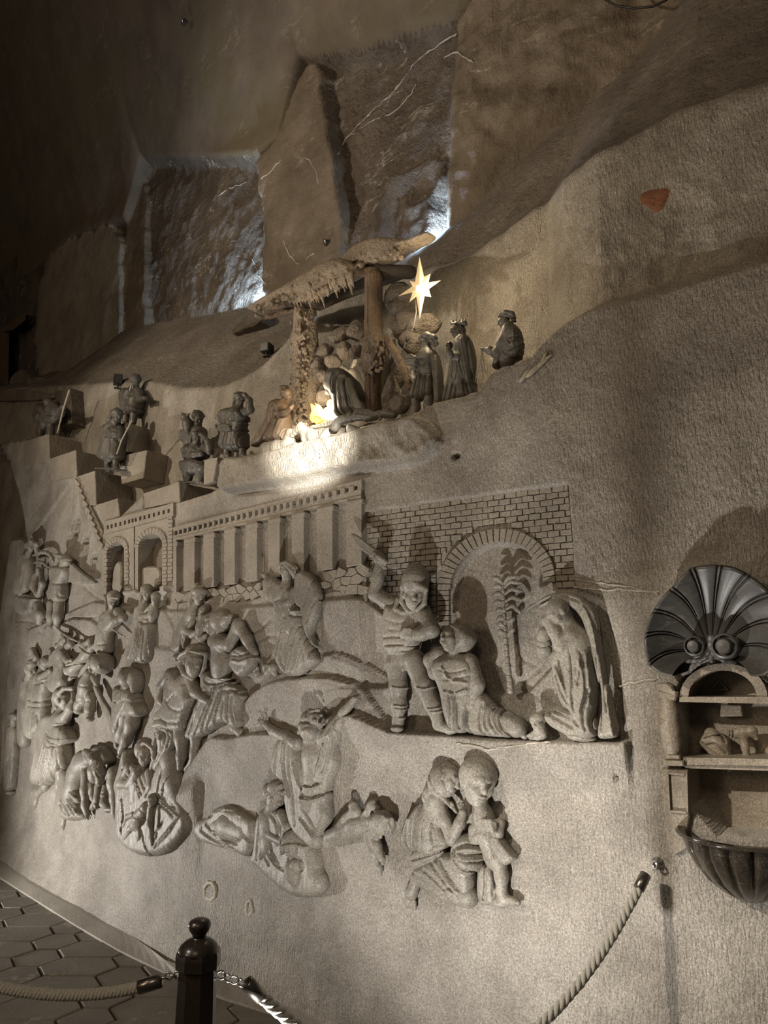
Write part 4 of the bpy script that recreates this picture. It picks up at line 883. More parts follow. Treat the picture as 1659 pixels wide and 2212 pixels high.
MB().tube([W(*cs_(x, y), z) for x, y, z in ((1363, 600, -.11), (1368, 700, -.10), (1350, 800, -.10), (1325, 880, -.10), (1290, 930, -.11), (1268, 990, -.13))], .0035, 6).build('cable', 'palecable', stz, True)
MB().tube([W(*cs_(x, y), -.1) for x, y in ((1303, 905), (1285, 935))], .009, 8).build('connector', 'cable', stz, True)
lamp('star_bulb', 'POINT', W(934, 622, -.05), 8, (1, .80, .52), size=.03)
# ------------------------------------------------------------------ small spotlights, fragments, marks on the rock
def spotbox(label, u, v, w, h, z, yawd):
    c = on(u, v, z); t = thing('spotlight', label, 'lamp', c, group='small box spotlights on the ledge'); m_ = float((c-CP)@np.array([0, math.cos(PITCH), math.sin(PITCH)]))/FPX; a = R(yawd); ux = Vector((math.cos(a), math.sin(a), 0)); uy = Vector((-math.sin(a), math.cos(a), 0)); uz = Vector((0, 0, 1)); c = Vector(c)
    b = [c+ux*(i*w*m_/2)+uz*(j*h*m_/2)-uy*.035 for i, j in ((-1, -1), (1, -1), (1, 1), (-1, 1))]; e = [q+uy*.08-uz*.004 for q in b]
    MB().prism(b, e).build('housing', 'black', t)
    fr = [c+ux*(i*w*m_*.42)+uz*(j*h*m_*.42)-uy*.037 for i, j in ((-1, -1), (1, -1), (1, 1), (-1, 1))]; MB().prism(fr, [q+uy*.004 for q in fr]).build('front_glass', 'darkmetal', t)
    MB().tube([c-uz*(h*m_*.4), c-uz*(h*m_*.95)], .009, 8).build('bracket', 'black', t); MB().prism([c-uz*(h*m_*.95)+ux*i*.03+uy*j*.02 for i, j in ((-1, -1), (1, -1), (1, 1), (-1, 1))], [c-uz*(h*m_*1.02)+ux*i*.03+uy*j*.02 for i, j in ((-1, -1), (1, -1), (1, 1), (-1, 1))]).build('foot', 'black', t)
spotbox('black box spotlight beside the head of the shepherd holding out his arm', 255, 820, 17, 20, -.33, 25)
spotbox('black box spotlight on the dusty slope left of the stable', 576, 752, 21, 19, -.55, -25)
def stone_thing(name, label, cat, poly, h1, h2, mat, bev=.01, jit=.01, part='stone', group=None):
    t = thing(name, label, cat, on(np.mean([q[0] for q in poly]), max(q[1] for q in poly), h2), group); slab(chaikin(poly, 1), h1, h2, bev=bev, jit=jit).build(part, mat, t); return t
stone_thing('loose_rock', 'dark wedge of loose rock leaning under the left end of the stable roof', 'rock', [(497, 722), (520, 692), (545, 672), (556, 676), (570, 690), (540, 706), (512, 716)], -.80, -1.1, 'rough')
RP = chaikin([(1378, 418), (1400, 408), (1446, 401), (1449, 420), (1440, 440), (1434, 456), (1416, 466), (1400, 450), (1380, 440)], 2)
M['red'] = stone('red_salt', (.16, .062, .03), (.24, .10, .05), .7, .1, .4, .5)
def saltring(label, cx, cy, rx, ry, w):
    t = thing('salt_ring', label, 'salt mark', on(cx, cy, .03)); mb = MB(); rr = random.Random(cx); pts = []
    for i in range(29):
        a = 2*math.pi*i/28; pts.append(W(cx+(rx+rr.uniform(-2, 2))*math.cos(a), cy+(ry+rr.uniform(-2, 2))*math.sin(a), wallh(cx, cy)+.001))
    mb.tube(pts, [w*(.7+.5*abs(math.sin(i*.9))) for i in range(29)], 6).build('crust', 'lime', t, True)
def wallh(u, v):
    z = 0.0
    for _ in range(5):
        s, t = ST(u, v, z); i = min(len(gs)-1, np.searchsorted(gs, s)); j = min(len(gt)-1, np.searchsorted(gt, t)); z = float(Hh[i, j])
    return z
rt_ = thing('red_patch', 'rusty red patch of salt high on the right wall', 'rock patch', on(1415, 440, wallh(1415, 440)))
rc = RP.mean(0); V = []
for q in (0, .35, .7, 1.0):
    for p in RP: w = rc+(p-rc)*q; V.append(W(w[0], w[1], wallh(w[0], w[1])+(.006 if q < 1 else -.004)))
n_ = len(RP); mk('patch', V, [(j*n_+i, j*n_+(i+1) % n_, (j+1)*n_+(i+1) % n_, (j+1)*n_+i) for j in range(3) for i in range(n_)], 'red', rt_, True)
saltring('larger white oval salt ring low on the wall above the bollard', 455, 1925, 12, 19, .011)
saltring('smaller white salt ring low on the wall right of the larger ring', 539, 1962, 6, 17, .009)
stk = thing('wood_splinters', 'pale broken splinters of wood lying on the rock right of the kings', 'sticks', on(1165, 800, .0))
for a, b, r in (((1122, 826), (1150, 795), .010), ((1136, 815), (1172, 786), .012), ((1150, 802), (1190, 770), .010), ((1166, 790), (1185, 758), .007), ((1175, 776), (1197, 766), .006)):
    A, B = Vector(W(*a, .012)), Vector(W(*b, .0)); MB().tube([A, A.lerp(B, .3), A.lerp(B, .7)+nv*.006, B], [r*.5, r, r*.9, r*.3], 7).build('splinter', 'cream', stk, True)
# old timber at the far left of the cave
tb = thing('timber_frame', 'old timber post and slanting board at the far left of the cave', 'timber', on(10, 810, -1.1))
MB().prism([W(u, v, -1.12) for u, v in ((-8, 830), (18, 830), (20, 716), (0, 706))], [W(u, v, -1.3) for u, v in ((-8, 830), (18, 830), (20, 716), (0, 706))]).build('post', 'wood', tb)
MB().prism([W(u, v, -1.05) for u, v in ((8, 716), (8, 706), (54, 678), (56, 690), (30, 712))], [W(u, v, -1.3) for u, v in ((8, 716), (8, 706), (54, 678), (56, 690), (30, 712))]).build('board', 'wood', tb)
for lab, poly, h in (('rounded pale boulder on the ledge at the far left, under the cold light', [(20, 822), (36, 800), (52, 797), (62, 812), (60, 835), (20, 835)], -.75), ('flat rock slab on the ledge right of the rounded boulder', [(58, 836), (62, 815), (104, 812), (112, 836)], -.7), ('dark slab of rock along the far left ledge', [(-20, 850), (-10, 838), (60, 842), (120, 850), (110, 862), (-20, 868)], -.3)):
    stone_thing('loose_rock', lab, 'rock', poly, h, h-.3, 'slope', .015)
cab = thing('ceiling_cable', 'black cable looping down from the top edge of the rock', 'cable', W(1380, 0, -.9))
MB().tube([W(u, v, -.95) for u, v in ((1290, -30), (1308, 0), (1330, 12), (1370, 18), (1410, 14), (1440, 0), (1460, -30))], .007, 6).build('cord', 'cable', cab, True)
def backh(u, v):
    z = -1.0
    for _ in range(12):
        s, t = ST(u, v, z); i = min(len(bs)-1, np.searchsorted(bs, s)); j = min(len(bt)-1, np.searchsorted(bt, t)); z = .5*z+.5*float(Hb[i, j])
    return z
for u, v, r, lab in ((398, 48, .035, 'dark rusty ring bolt in the smooth vault near the top left'), (706, 525, .028, 'small dark iron fixing on the rock pillar above the stable roof')):
    z = backh(u, v); P = Vector(W(u, v, z)); t = thing('iron_fixing', lab, 'fixing', P); MB().lathe(P, [(r, -.02), (r, .012), (r*.6, .02), (r*.3, .035)], 9, NV).build('plate', 'rust' if 'rust' in M else M.setdefault('rust', plain('rusty_iron', (.035, .02, .012), .8)), t); ringmesh(P+nv*.03, (1, .2, .3), r*.7, .007, t)
# holes drilled in the wall
for i, (pts, back) in enumerate((([(1241, 1252), (1280, 1258), (1330, 1262), (1380, 1272), (1420, 1282)], 0), ([(1242, 1268), (1290, 1276), (1340, 1272), (1400, 1280), (1424, 1278)], 0), ([(1336, 1484), (1360, 1474), (1390, 1472), (1426, 1465)], 0), ([(985, 1606), (1030, 1612), (1060, 1622), (1090, 1612), (1130, 1608), (1190, 1603)], 0),
        ([(722, 345), (745, 305), (770, 272), (800, 245), (830, 215), (855, 195), (880, 160), (895, 135), (930, 110), (985, 72)], 1), ([(760, 290), (800, 262), (850, 245), (880, 215), (900, 180)], 1), ([(960, 125), (985, 108), (1010, 130), (1030, 135)], 1), ([(470, 425), (500, 405), (530, 395)], 1), ([(566, 385), (585, 372), (608, 345)], 1), ([(660, 338), (680, 362), (688, 395)], 1), ([(545, 560), (560, 600), (575, 615)], 1), ([(612, 520), (625, 548), (645, 578), (680, 545)], 1))):
    P = chaikin(np.array(pts, float), 2, False); rv = random.Random(i); V = []
    for u, v in P: u += rv.uniform(-2, 2); v += rv.uniform(-2, 2); V.append(W(u, v, (backh if back else wallh)(u, v)+.001))
    MB().tube(V, [rv.uniform(.002, .009) if back else rv.uniform(.0015, .006) for _ in V], 5).build('salt_vein', 'pale', wb if back else wf, True)
# ================================================================== carved figures of the relief
# --- kneeling woman kissing a child (bottom centre right)
C9 = (720, 1600, 3.606)
g = FG('carved_woman', 'carved kneeling woman with draped back bending to kiss the round-headed child', 960, 1950, C9)
g.part('body').head(895, 300, 75, 120, yaw=62, pit=-12, roll=14).c([(850, 400, 60, 75), (800, 500, 55, 95), (760, 640, 50, 120), (740, 780, 55, 125)], 10, .8)
g.c([(815, 470, 95, 55), (870, 620, 110, 52), (925, 765, 110, 48)], 8).c([(925, 770, 110, 47), (985, 640, 120, 42), (1010, 560, 120, 32)], 6).hand(1008, 560, 120, 100, 105, -1, .5)
g.c([(1050, 1210, 60, 85), (900, 1180, 45, 72), (760, 1110, 35, 60), (660, 1060, 35, 44)], 10).c([(655, 1065, 35, 46), (610, 1180, 40, 48), (590, 1260, 35, 36)], 8)
for i in range(5): g.c([(570+16*i, 1240+4*i, 40, 15), (572+16*i, 1290+5*i, 40, 13)], 2)
g.part('hair').e(860, 305, 80, 128, 150, 95, 25, 6).e(770, 400, 50, 70, 110, 60, 35, 10).c([(830, 420, 90, 30), (920, 500, 115, 22), (960, 560, 110, 12)], 4)
g.f([[(760, 260), (820, 380), (930, 520)], [(730, 330), (790, 430), (840, 470)], [(850, 200), (880, 330), (950, 420)], [(700, 420), (740, 500), (770, 540)]], -8, 9).e(820, 358, 150, 24, 30, 10).e(820, 358, 158, 14, 18, 14, sub=True, k=1)
g.part('robe').p([(690, 470), (610, 560), (545, 690), (535, 790), (600, 870), (760, 830), (920, 830), (930, 780), (850, 640), (800, 540), (770, 570), (730, 560)], 45, 70, 60, 25)
g.f([[(680, 480), (650, 620), (640, 830)], [(760, 560), (710, 660), (715, 800)], [(600, 600), (570, 720), (600, 860)], [(790, 640), (770, 720), (790, 790)]], 15, 16).f([[(690, 560), (665, 690), (680, 820)], [(740, 640), (735, 720), (745, 800)]], -14, 10)
g.p([(600, 860), (760, 800), (870, 770), (915, 835), (800, 920), (700, 975), (620, 1000)], 70, 55, 40, 10).e(1050, 880, 85, 135, 150, 90, 20, 10)
g.p([(620, 985), (760, 930), (910, 845), (1060, 950), (1105, 1050), (1090, 1270), (1000, 1300), (900, 1230), (780, 1120), (660, 1060)], 55, 60, 55, 30)
g.f([[(955, 835), (1030, 800), (1120, 830), (1180, 890)], [(950, 845), (1040, 880), (1170, 900)], [(950, 850), (1020, 930), (1150, 960)], [(945, 860), (990, 980), (1090, 1030)], [(760, 960), (850, 1080), (930, 1180)], [(830, 930), (900, 1050), (1000, 1200)], [(700, 1010), (790, 1090), (870, 1170)], [(880, 1140), (960, 1180), (990, 1240)], [(610, 930), (760, 890), (890, 840)]], -13, 9)
g.f([[(985, 860), (1060, 830), (1150, 870)], [(975, 890), (1060, 930), (1150, 930)], [(800, 950), (880, 1070), (960, 1190)]], 9, 14).end()
g = FG('carved_child', 'carved round-headed child held close by the kneeling woman, hands clasped', 1060, 1945, C9)
g.part('body').head(1120, 335, 105, 172, yaw=28, pit=-14, roll=4, k=3).e(1130, 260, 90, 155, 140, 120, 0, 12).c([(1150, 500, 70, 60), (1170, 600, 60, 85), (1210, 760, 55, 75), (1250, 930, 50, 70)], 10)
g.c([(1100, 690, 70, 50), (1090, 780, 80, 42), (1160, 740, 120, 34)], 6).c([(1300, 640, 50, 40), (1290, 720, 80, 34), (1230, 660, 120, 30)], 6).hand(1140, 665, 135, -8, 130, 1, .9, 7)
for i in range(4): g.c([(1145+8*i, 620+24*i, 140, 17), (1225+6*i, 625+24*i, 150, 16), (1262, 640+20*i, 130, 14)], 1.5)
g.c([(1290, 930, 55, 62), (1310, 1060, 55, 52), (1312, 1170, 50, 42), (1330, 1230, 45, 40)], 8).c([(1325, 1235, 45, 40), (1400, 1250, 55, 30), (1440, 1262, 55, 20)], 6).c([(1230, 1240, 45, 40), (1300, 1265, 55, 34), (1350, 1275, 55, 18)], 6)
g.part('tunic').p([(1050, 680), (1105, 650), (1230, 700), (1330, 750), (1390, 840), (1448, 905), (1400, 950), (1330, 975), (1245, 990), (1190, 960), (1150, 800)], 55, 52, 45, 14).p([(1140, 960), (1250, 960), (1290, 1180), (1280, 1270), (1150, 1290), (1120, 1150)], 45, 48, 40, 10)
g.f([[(1180, 980), (1190, 1100), (1170, 1240)], [(1230, 980), (1250, 1100), (1240, 1200)], [(1300, 760), (1380, 870), (1420, 900)], [(1200, 760), (1260, 880), (1320, 960)]], -12, 9).end()
# --- soldier with raised sabre and tall helmet
C1 = (740, 1140, 2.5136)
g = FG('carved_soldier', 'carved soldier in a tall rounded helmet raising a curved sabre beside the brick wall', 880, 1570, C1)
g.part('body').head(388, 372, 92, 80, yaw=6, pit=-6, roll=6).c([(375, 430, 60, 36), (350, 490, 48, 60)], 8).c([(335, 490, 42, 82), (312, 600, 40, 74), (310, 700, 40, 70)], 12, .75)
g.c([(265, 412, 48, 50), (178, 362, 58, 40), (190, 270, 64, 36), (205, 190, 70, 28)], 6).e(200, 165, 76, 38, 36, 30)
for i in range(4): g.c([(178+14*i, 135+10*i, 92, 11), (196+14*i, 155+10*i, 102, 11), (190+13*i, 180+7*i, 92, 10)], 1)
g.c([(430, 455, 55, 52), (482, 552, 78, 45), (430, 575, 105, 38), (362, 582, 120, 32)], 6).e(345, 572, 122, 36, 34, 32)
for i in range(4): g.c([(322, 556+13*i, 132, 10), (345, 550+13*i, 152, 10), (372, 552+13*i, 146, 9)], 1)
g.c([(292, 740, 45, 60), (302, 860, 52, 48), (303, 960, 46, 43), (302, 1050, 40, 30), (300, 1080, 44, 30)], 8).e(296, 1090, 52, 36, 20, 40)
g.c([(390, 720, 45, 62), (440, 850, 56, 52), (490, 960, 52, 45), (522, 1050, 46, 34)], 8).c([(520, 1070, 46, 32), (580, 1095, 52, 24), (606, 1102, 52, 15)], 5)
g.f([[(258, 865), (300, 876), (346, 866)], [(260, 965), (300, 975), (345, 966)], [(262, 985), (300, 995), (343, 985)], [(395, 868), (440, 880), (485, 850)], [(445, 985), (490, 985), (530, 965)], [(455, 1000), (500, 1002), (540, 985)], [(275, 1040), (325, 1040)]], 5, 5)
g.part('tunic').p([(236, 425), (270, 400), (300, 420), (350, 455), (400, 440), (455, 430), (470, 500), (420, 600), (395, 690), (235, 692), (228, 560)], 48, 50, 45, 20).e(310, 660, 50, 82, 40, 62).c([(300, 388, 80, 16), (288, 440, 92, 16), (330, 462, 100, 14), (400, 452, 100, 12)], 3)
g.f([[(236, 594), (300, 590), (385, 600)], [(232, 640), (310, 634), (385, 645)], [(230, 668), (310, 668), (385, 680)]], -7, 5).f([[(250, 500), (310, 520), (380, 510)], [(260, 550), (320, 560), (380, 545)]], -3, 5)
g.part('fringe')
for i in range(7): g.c([(244+17*i, 680, 78-abs(i-3)*5, 10), (242+17*i, 770+4*(i % 2), 76-abs(i-3)*5, 9)], 1.2)
g.part('helmet').e(396, 292, 92, 76, 92, 82, 6).c([(325, 320, 120, 16), (390, 300, 150, 16), (452, 335, 128, 16)], 3).c([(330, 330, 110, 16), (322, 400, 110, 15), (352, 448, 118, 13)], 3).c([(450, 340, 112, 15), (445, 410, 112, 14), (405, 446, 122, 12)], 3)
g.f([[(322, 270), (390, 252), (462, 272)]], 1.5, 5).f([[(330, 300), (390, 282), (460, 305)]], -2, 5).e(398, 268, 96, 68, 78, 66, 4)
g.part('sword', vox=1.2).p([(42, 28), (80, 38), (130, 78), (190, 120), (215, 140), (190, 178), (130, 140), (85, 105), (60, 65)], 84, 10, 8).c([(176, 140, 88, 14), (232, 216, 84, 14)], 2).end()
# --- woman the soldier grips, kneeling in a hood
g = FG('carved_woman', 'carved hooded woman kneeling and looking up at the soldier with the sabre', 1010, 1580, C1)
g.part('body').head(592, 605, 100, 78, yaw=-42, pit=18, roll=-8).c([(620, 680, 60, 45), (610, 760, 55, 80), (600, 880, 50, 76)], 10, .8).c([(530, 690, 55, 48), (480, 720, 65, 42), (500, 790, 80, 34), (560, 800, 90, 28)], 7).hand(550, 800, 95, -15, 60, 1, .6)
g.c([(690, 730, 60, 48), (730, 850, 70, 42), (700, 960, 80, 34)], 7).hand(700, 960, 82, -100, 60, -1, .5).c([(900, 1040, 40, 40), (950, 1090, 40, 30), (990, 1135, 40, 16)], 6)
g.part('hood').p([(580, 520), (640, 515), (700, 550), (722, 600), (705, 645), (640, 680), (590, 690), (640, 620), (640, 570), (600, 545)], 75, 62, 50, 20).e(655, 600, 70, 66, 78, 78).e(560, 612, 130, 62, 76, 78, 0, 2, True).f([[(600, 530), (640, 590), (625, 660)]], 2, 6)
g.part('robe').p([(520, 700), (600, 690), (690, 680), (742, 760), (750, 860), (720, 960), (690, 1120), (600, 1110), (560, 1010), (540, 880), (500, 800), (490, 750)], 48, 62, 50, 22)
g.p([(700, 880), (750, 870), (800, 930), (850, 985), (930, 1010), (1000, 1050), (1000, 1140), (900, 1140), (760, 1130), (670, 1115), (680, 980)], 40, 48, 44, 12)
g.f([[(745, 870), (690, 960), (670, 1060), (690, 1115)], [(810, 985), (795, 1050), (840, 1120)], [(860, 1000), (850, 1060), (900, 1130)], [(760, 960), (740, 1060), (760, 1120)], [(590, 900), (605, 980), (590, 1090)], [(630, 900), (640, 990), (640, 1090)]], -11, 8).f([[(830, 985), (820, 1060), (865, 1130)], [(780, 960), (765, 1060), (790, 1120)], [(610, 910), (620, 1000), (615, 1100)], [(560, 760), (600, 830), (690, 840)], [(570, 890), (630, 905), (690, 880)]], 8, 8).f([[(540, 770), (600, 790), (680, 770)], [(560, 820), (620, 830), (700, 800)]], -5, 6)
for i in range(4): g.c([(590+22*i, 860, 108, 8), (592+22*i, 895, 106, 8)], 1)
g.end()
# --- palm
g = FG('carved_palm', 'slender carved palm sapling with paired curled leaves inside the arch', 1104, 1494, C1, cat='carved plant', vox=1.2)
g.part('trunk').c([(912, 885, 14, 20), (900, 760, 16, 14), (885, 600, 18, 14), (878, 450, 20, 12), (872, 340, 22, 10), (868, 300, 24, 7)], 4).f([[(860, y), (910, y-4)] for y in range(360, 880, 34)], -2.5, 4)
LF = [((870, 305), (845, 275), (818, 268)), ((872, 310), (900, 270), (955, 262)), ((872, 335), (845, 312), (815, 322)), ((874, 330), (910, 290), (972, 300)), ((874, 372), (845, 352), (812, 372)), ((876, 365), (915, 330), (976, 345)), ((876, 412), (845, 398), (818, 418)),
      ((878, 405), (920, 375), (972, 392)), ((880, 455), (850, 440), (836, 462)), ((882, 445), (925, 420), (968, 465)), ((884, 500), (858, 485), (838, 505)), ((886, 510), (910, 505), (936, 490)), ((888, 545), (860, 520), (846, 525)), ((892, 590), (860, 560), (842, 570)), ((898, 585), (915, 560), (932, 545))]
for a, b, c_ in LF: g.part('leaf').c([(*a, 22, 6), (*b, 32, 11), ((b[0]+c_[0])/2, (b[1]+c_[1])/2+2, 32, 12), (*c_, 22, 5)], 3, .7, sm=1)
g.end()
# --- veiled woman with a swaddled baby, on the right
g = FG('carved_woman', 'carved woman under a billowing veil bowing over a swaddled baby, right of the palm', 1260, 1590, C1)
g.part('body').head(1175, 465, 95, 84, yaw=-70, pit=-26, roll=-10).c([(1220, 530, 70, 52), (1270, 640, 55, 95), (1290, 800, 50, 95)], 12, .8).c([(1240, 590, 90, 50), (1190, 640, 110, 42), (1150, 560, 120, 36), (1110, 505, 118, 28)], 7).hand(1118, 515, 118, 160, 72, 1, .6)
g.e(1300, 1140, 50, 80, 22, 40, 5)
g.part('veil').p([(998, 440), (1060, 400), (1130, 355), (1220, 348), (1310, 375), (1375, 430), (1400, 560), (1415, 700), (1440, 820), (1480, 1000), (1508, 1128), (1440, 1150), (1380, 1140), (1410, 1000), (1400, 860), (1360, 720), (1330, 560), (1280, 450), (1200, 410), (1120, 430), (1050, 440), (1000, 460)], 50, 42, 36, 8)
g.f([[(1010, 450), (1120, 385), (1230, 375), (1330, 420), (1380, 560), (1420, 760), (1440, 1000)], [(1380, 700), (1400, 860), (1410, 1100)], [(1050, 425), (1140, 380)]], -8, 7).f([[(1430, 860), (1455, 1010), (1475, 1130)], [(1300, 400), (1360, 500), (1390, 680)]], 8, 8)
g.part('robe').p([(1190, 430), (1245, 440), (1256, 560), (1240, 610), (1330, 620), (1372, 700), (1380, 860), (1370, 1000), (1400, 1120), (1330, 1150), (1260, 1120), (1256, 1000), (1190, 960), (1160, 830), (1130, 680), (1190, 640), (1205, 560)], 52, 66, 50, 24)
g.p([(1090, 1010), (1180, 985), (1260, 990), (1290, 1070), (1370, 1130), (1260, 1150), (1190, 1110), (1120, 1070)], 40, 46, 36, 8)
g.f([[(1255, 450), (1250, 560), (1215, 660)], [(1285, 630), (1310, 690), (1320, 760)], [(1280, 760), (1275, 830)], [(1305, 780), (1290, 850)], [(1160, 800), (1200, 900), (1240, 970)], [(1190, 720), (1215, 850), (1250, 960)], [(1345, 880), (1310, 1000), (1330, 1100)], [(1250, 620), (1262, 800), (1260, 960)], [(1110, 1010), (1180, 1050), (1250, 1090)], [(1140, 1000), (1210, 1020), (1270, 1050)], [(1360, 1000), (1345, 1060), (1370, 1120)]], -10, 8)
g.f([[(1170, 760), (1230, 900), (1265, 1000)], [(1300, 720), (1330, 860), (1300, 1000)], [(1180, 1000), (1240, 1030), (1290, 1080)], [(1330, 680), (1350, 820), (1345, 960)]], 9, 9).end()
g = FG('swaddled_baby', 'carved swaddled baby hanging from the veiled woman’s hand', 1176, 1415, C1)
g.part('body').e(1095, 570, 95, 34, 34, 34).c([(1095, 600, 85, 40), (1095, 660, 75, 38), (1085, 690, 60, 26)], 8).f([[(1058, 610), (1095, 622), (1135, 606)], [(1058, 640), (1095, 652), (1135, 638)]], -4, 4).end()
g = FG('fallen_child', 'small carved child lying at the hem of the veiled woman', 1162, 1590, C1)
g.part('body').head(1050, 1052, 55, 42, yaw=-30, pit=-10, roll=-30).c([(1070, 1085, 45, 34), (1080, 1120, 40, 32)], 6).c([(1060, 1100, 60, 16), (1030, 1125, 62, 14), (1008, 1130, 55, 10)], 3).c([(1090, 1120, 50, 18), (1060, 1140, 50, 15), (1020, 1144, 45, 10)], 3)
g.part('hair').e(1058, 1032, 52, 44, 30, 42, -25).end()
g = FG('carved_hand_bundle', 'small carved pointed bundle lying between the hooded woman and the fallen child', 1130, 1592, C1, cat='carved bundle')
g.part('cloth').c([(905, 1030, 40, 36), (950, 1080, 40, 28), (992, 1138, 34, 8)], 6, sm=1).end()
# --- woman throwing up her arms (bottom centre)
C2 = (380, 1480, 3.318)
g = FG('carved_woman', 'carved bareheaded woman throwing both arms up, in the bottom centre of the relief', 665, 1800, C2)
g.part('body').head(962, 318, 105, 118, yaw=-14, pit=52, roll=-6).c([(960, 400, 55, 60), (985, 500, 45, 95), (985, 700, 40, 85), (985, 850, 40, 85)], 12, .75)
g.c([(870, 420, 45, 55), (790, 370, 45, 44), (700, 330, 45, 36), (630, 265, 45, 26)], 8).hand(640, 265, 50, 165, 85, 1, .3).c([(640, 230, 50, 16), (645, 205, 55, 12)], 3)
g.c([(1060, 400, 45, 52), (1140, 280, 48, 42), (1210, 190, 50, 34), (1285, 95, 50, 24)], 8).hand(1285, 92, 55, 25, 75, -1, .6).hand(1270, 120, 60, 70, 60, 1, .5)
g.part('hair').e(985, 250, 90, 95, 78, 90, 10).e(1000, 270, 60, 80, 80, 60)
rs = random.Random(5)
for i in range(16): g.e(905+10*i+rs.uniform(-6, 6), 235+rs.uniform(-40, 55)-(30 if 3 < i < 13 else 0), 150-abs(i-8)*6, 15, 13, 16)
g.part('robe').p([(790, 350), (860, 350), (880, 420), (930, 570), (990, 695), (1050, 560), (1085, 430), (1090, 330), (1180, 220), (1230, 200), (1215, 300), (1160, 420), (1170, 560), (1110, 680), (1100, 800), (1120, 960), (1060, 1060), (1040, 1200), (930, 1120), (850, 1030), (810, 880), (790, 700), (720, 640), (700, 560), (740, 420)], 34, 48, 44, 16)
g.p([(740, 330), (800, 340), (760, 420), (740, 540), (700, 620), (690, 500), (650, 345), (690, 330)], 20, 30, 26, 8)
g.e(985, 760, 60, 80, 75, 50).e(970, 860, 55, 95, 60, 55, 10)
g.f([[(880, 400), (915, 560), (960, 690), (1030, 705)], [(915, 760), (960, 795), (1030, 790), (1085, 750)], [(1090, 380), (1085, 520), (1050, 620)], [(740, 400), (725, 520), (715, 640)], [(820, 400), (815, 600), (850, 800), (860, 1000)], [(905, 860), (950, 930), (1010, 1040)], [(1130, 300), (1120, 440), (1130, 540)], [(980, 1030), (1030, 1110), (1050, 1130)]], -11, 8)
g.f([[(860, 380), (890, 520), (940, 640)], [(940, 720), (990, 740), (1050, 715)], [(905, 800), (980, 830), (1060, 800)], [(1060, 430), (1040, 540), (1010, 620)], [(780, 420), (770, 600), (820, 800)], [(850, 560), (880, 700), (930, 760)], [(1150, 330), (1140, 460), (1150, 540)], [(900, 960), (960, 1040), (1000, 1100)]], 10, 9).end()
# --- seated mother bending over her lap
g = FG('carved_woman', 'carved seated curly-haired mother with a baby in her wide lap', 620, 1935, C2)
g.part('body').head(715, 790, 75, 100, yaw=35, pit=-25, roll=12).c([(690, 880, 50, 62), (680, 1000, 45, 90), (680, 1150, 45, 95)], 12, .8).c([(640, 930, 60, 45), (650, 1060, 80, 40), (760, 1120, 90, 32)], 7).c([(760, 930, 60, 42), (800, 1020, 75, 36), (770, 1120, 90, 30)], 7)
g.part('hair').e(735, 740, 75, 85, 66, 80, 8).e(655, 760, 55, 38, 60, 45)
rs = random.Random(8)
for i in range(15): g.e(650+11*i+rs.uniform(-5, 5), 735+rs.uniform(-30, 40)+abs(i-9)*4, 120-abs(i-7)*5, 15, 14, 16)
g.part('robe').p([(610, 920), (680, 880), (740, 870), (800, 920), (830, 1010), (900, 1030), (975, 1090), (1020, 1190), (1035, 1300), (1080, 1400), (1075, 1490), (1000, 1520), (900, 1520), (820, 1490), (700, 1390), (620, 1310), (545, 1250), (590, 1180), (595, 1040)], 30, 52, 48, 22)
g.e(870, 1140, 60, 115, 105, 55, 20).e(900, 1330, 55, 120, 110, 52)
g.f([[(620, 930), (600, 1080), (590, 1250)], [(690, 930), (740, 1000), (740, 1140)], [(640, 960), (680, 1080), (700, 1180)], [(770, 1200), (810, 1180), (850, 1178)], [(740, 890), (755, 960), (740, 1060)], [(890, 1240), (925, 1270), (925, 1320), (900, 1330)], [(620, 1100), (640, 1220), (680, 1290)], [(660, 1180), (720, 1290), (800, 1330)], [(975, 1090), (990, 1170), (1020, 1230)]], -11, 8)
g.f([[(650, 930), (635, 1080), (620, 1240)], [(715, 900), (760, 970), (770, 1060)], [(800, 1160), (860, 1130), (940, 1160)], [(670, 1060), (690, 1180), (740, 1280)], [(940, 1080), (970, 1180), (990, 1300)]], 10, 9)
g.part('baby').e(870, 1290, 95, 52, 48, 35).e(815, 1255, 90, 26, 24, 26).end()
g = FG('lying_figure', 'carved figure lying wrapped in drapery, left of the seated mother', 500, 1850, C2)
g.part('body').head(215, 1010, 45, 48, yaw=-50, pit=30, roll=-50).c([(270, 1020, 35, 62), (380, 1010, 35, 95), (500, 1060, 30, 85)], 10, .8)
g.part('drapery').p([(160, 1000), (190, 960), (250, 945), (290, 880), (370, 850), (430, 880), (520, 925), (580, 960), (590, 1060), (575, 1180), (540, 1240), (430, 1185), (290, 1150), (200, 1120), (165, 1060)], 26, 42, 38, 18)
g.f([[(250, 945), (330, 890), (430, 900), (580, 965)], [(340, 1020), (380, 1030), (415, 1060)], [(310, 1075), (380, 1100), (460, 1135)], [(200, 1040), (300, 1120), (430, 1170)], [(440, 1030), (520, 1080), (570, 1160)]], -12, 9).f([[(280, 920), (380, 880), (480, 930)], [(300, 1040), (380, 1070), (480, 1100)], [(240, 1000), (300, 1060), (400, 1130)]], 11, 11).end()
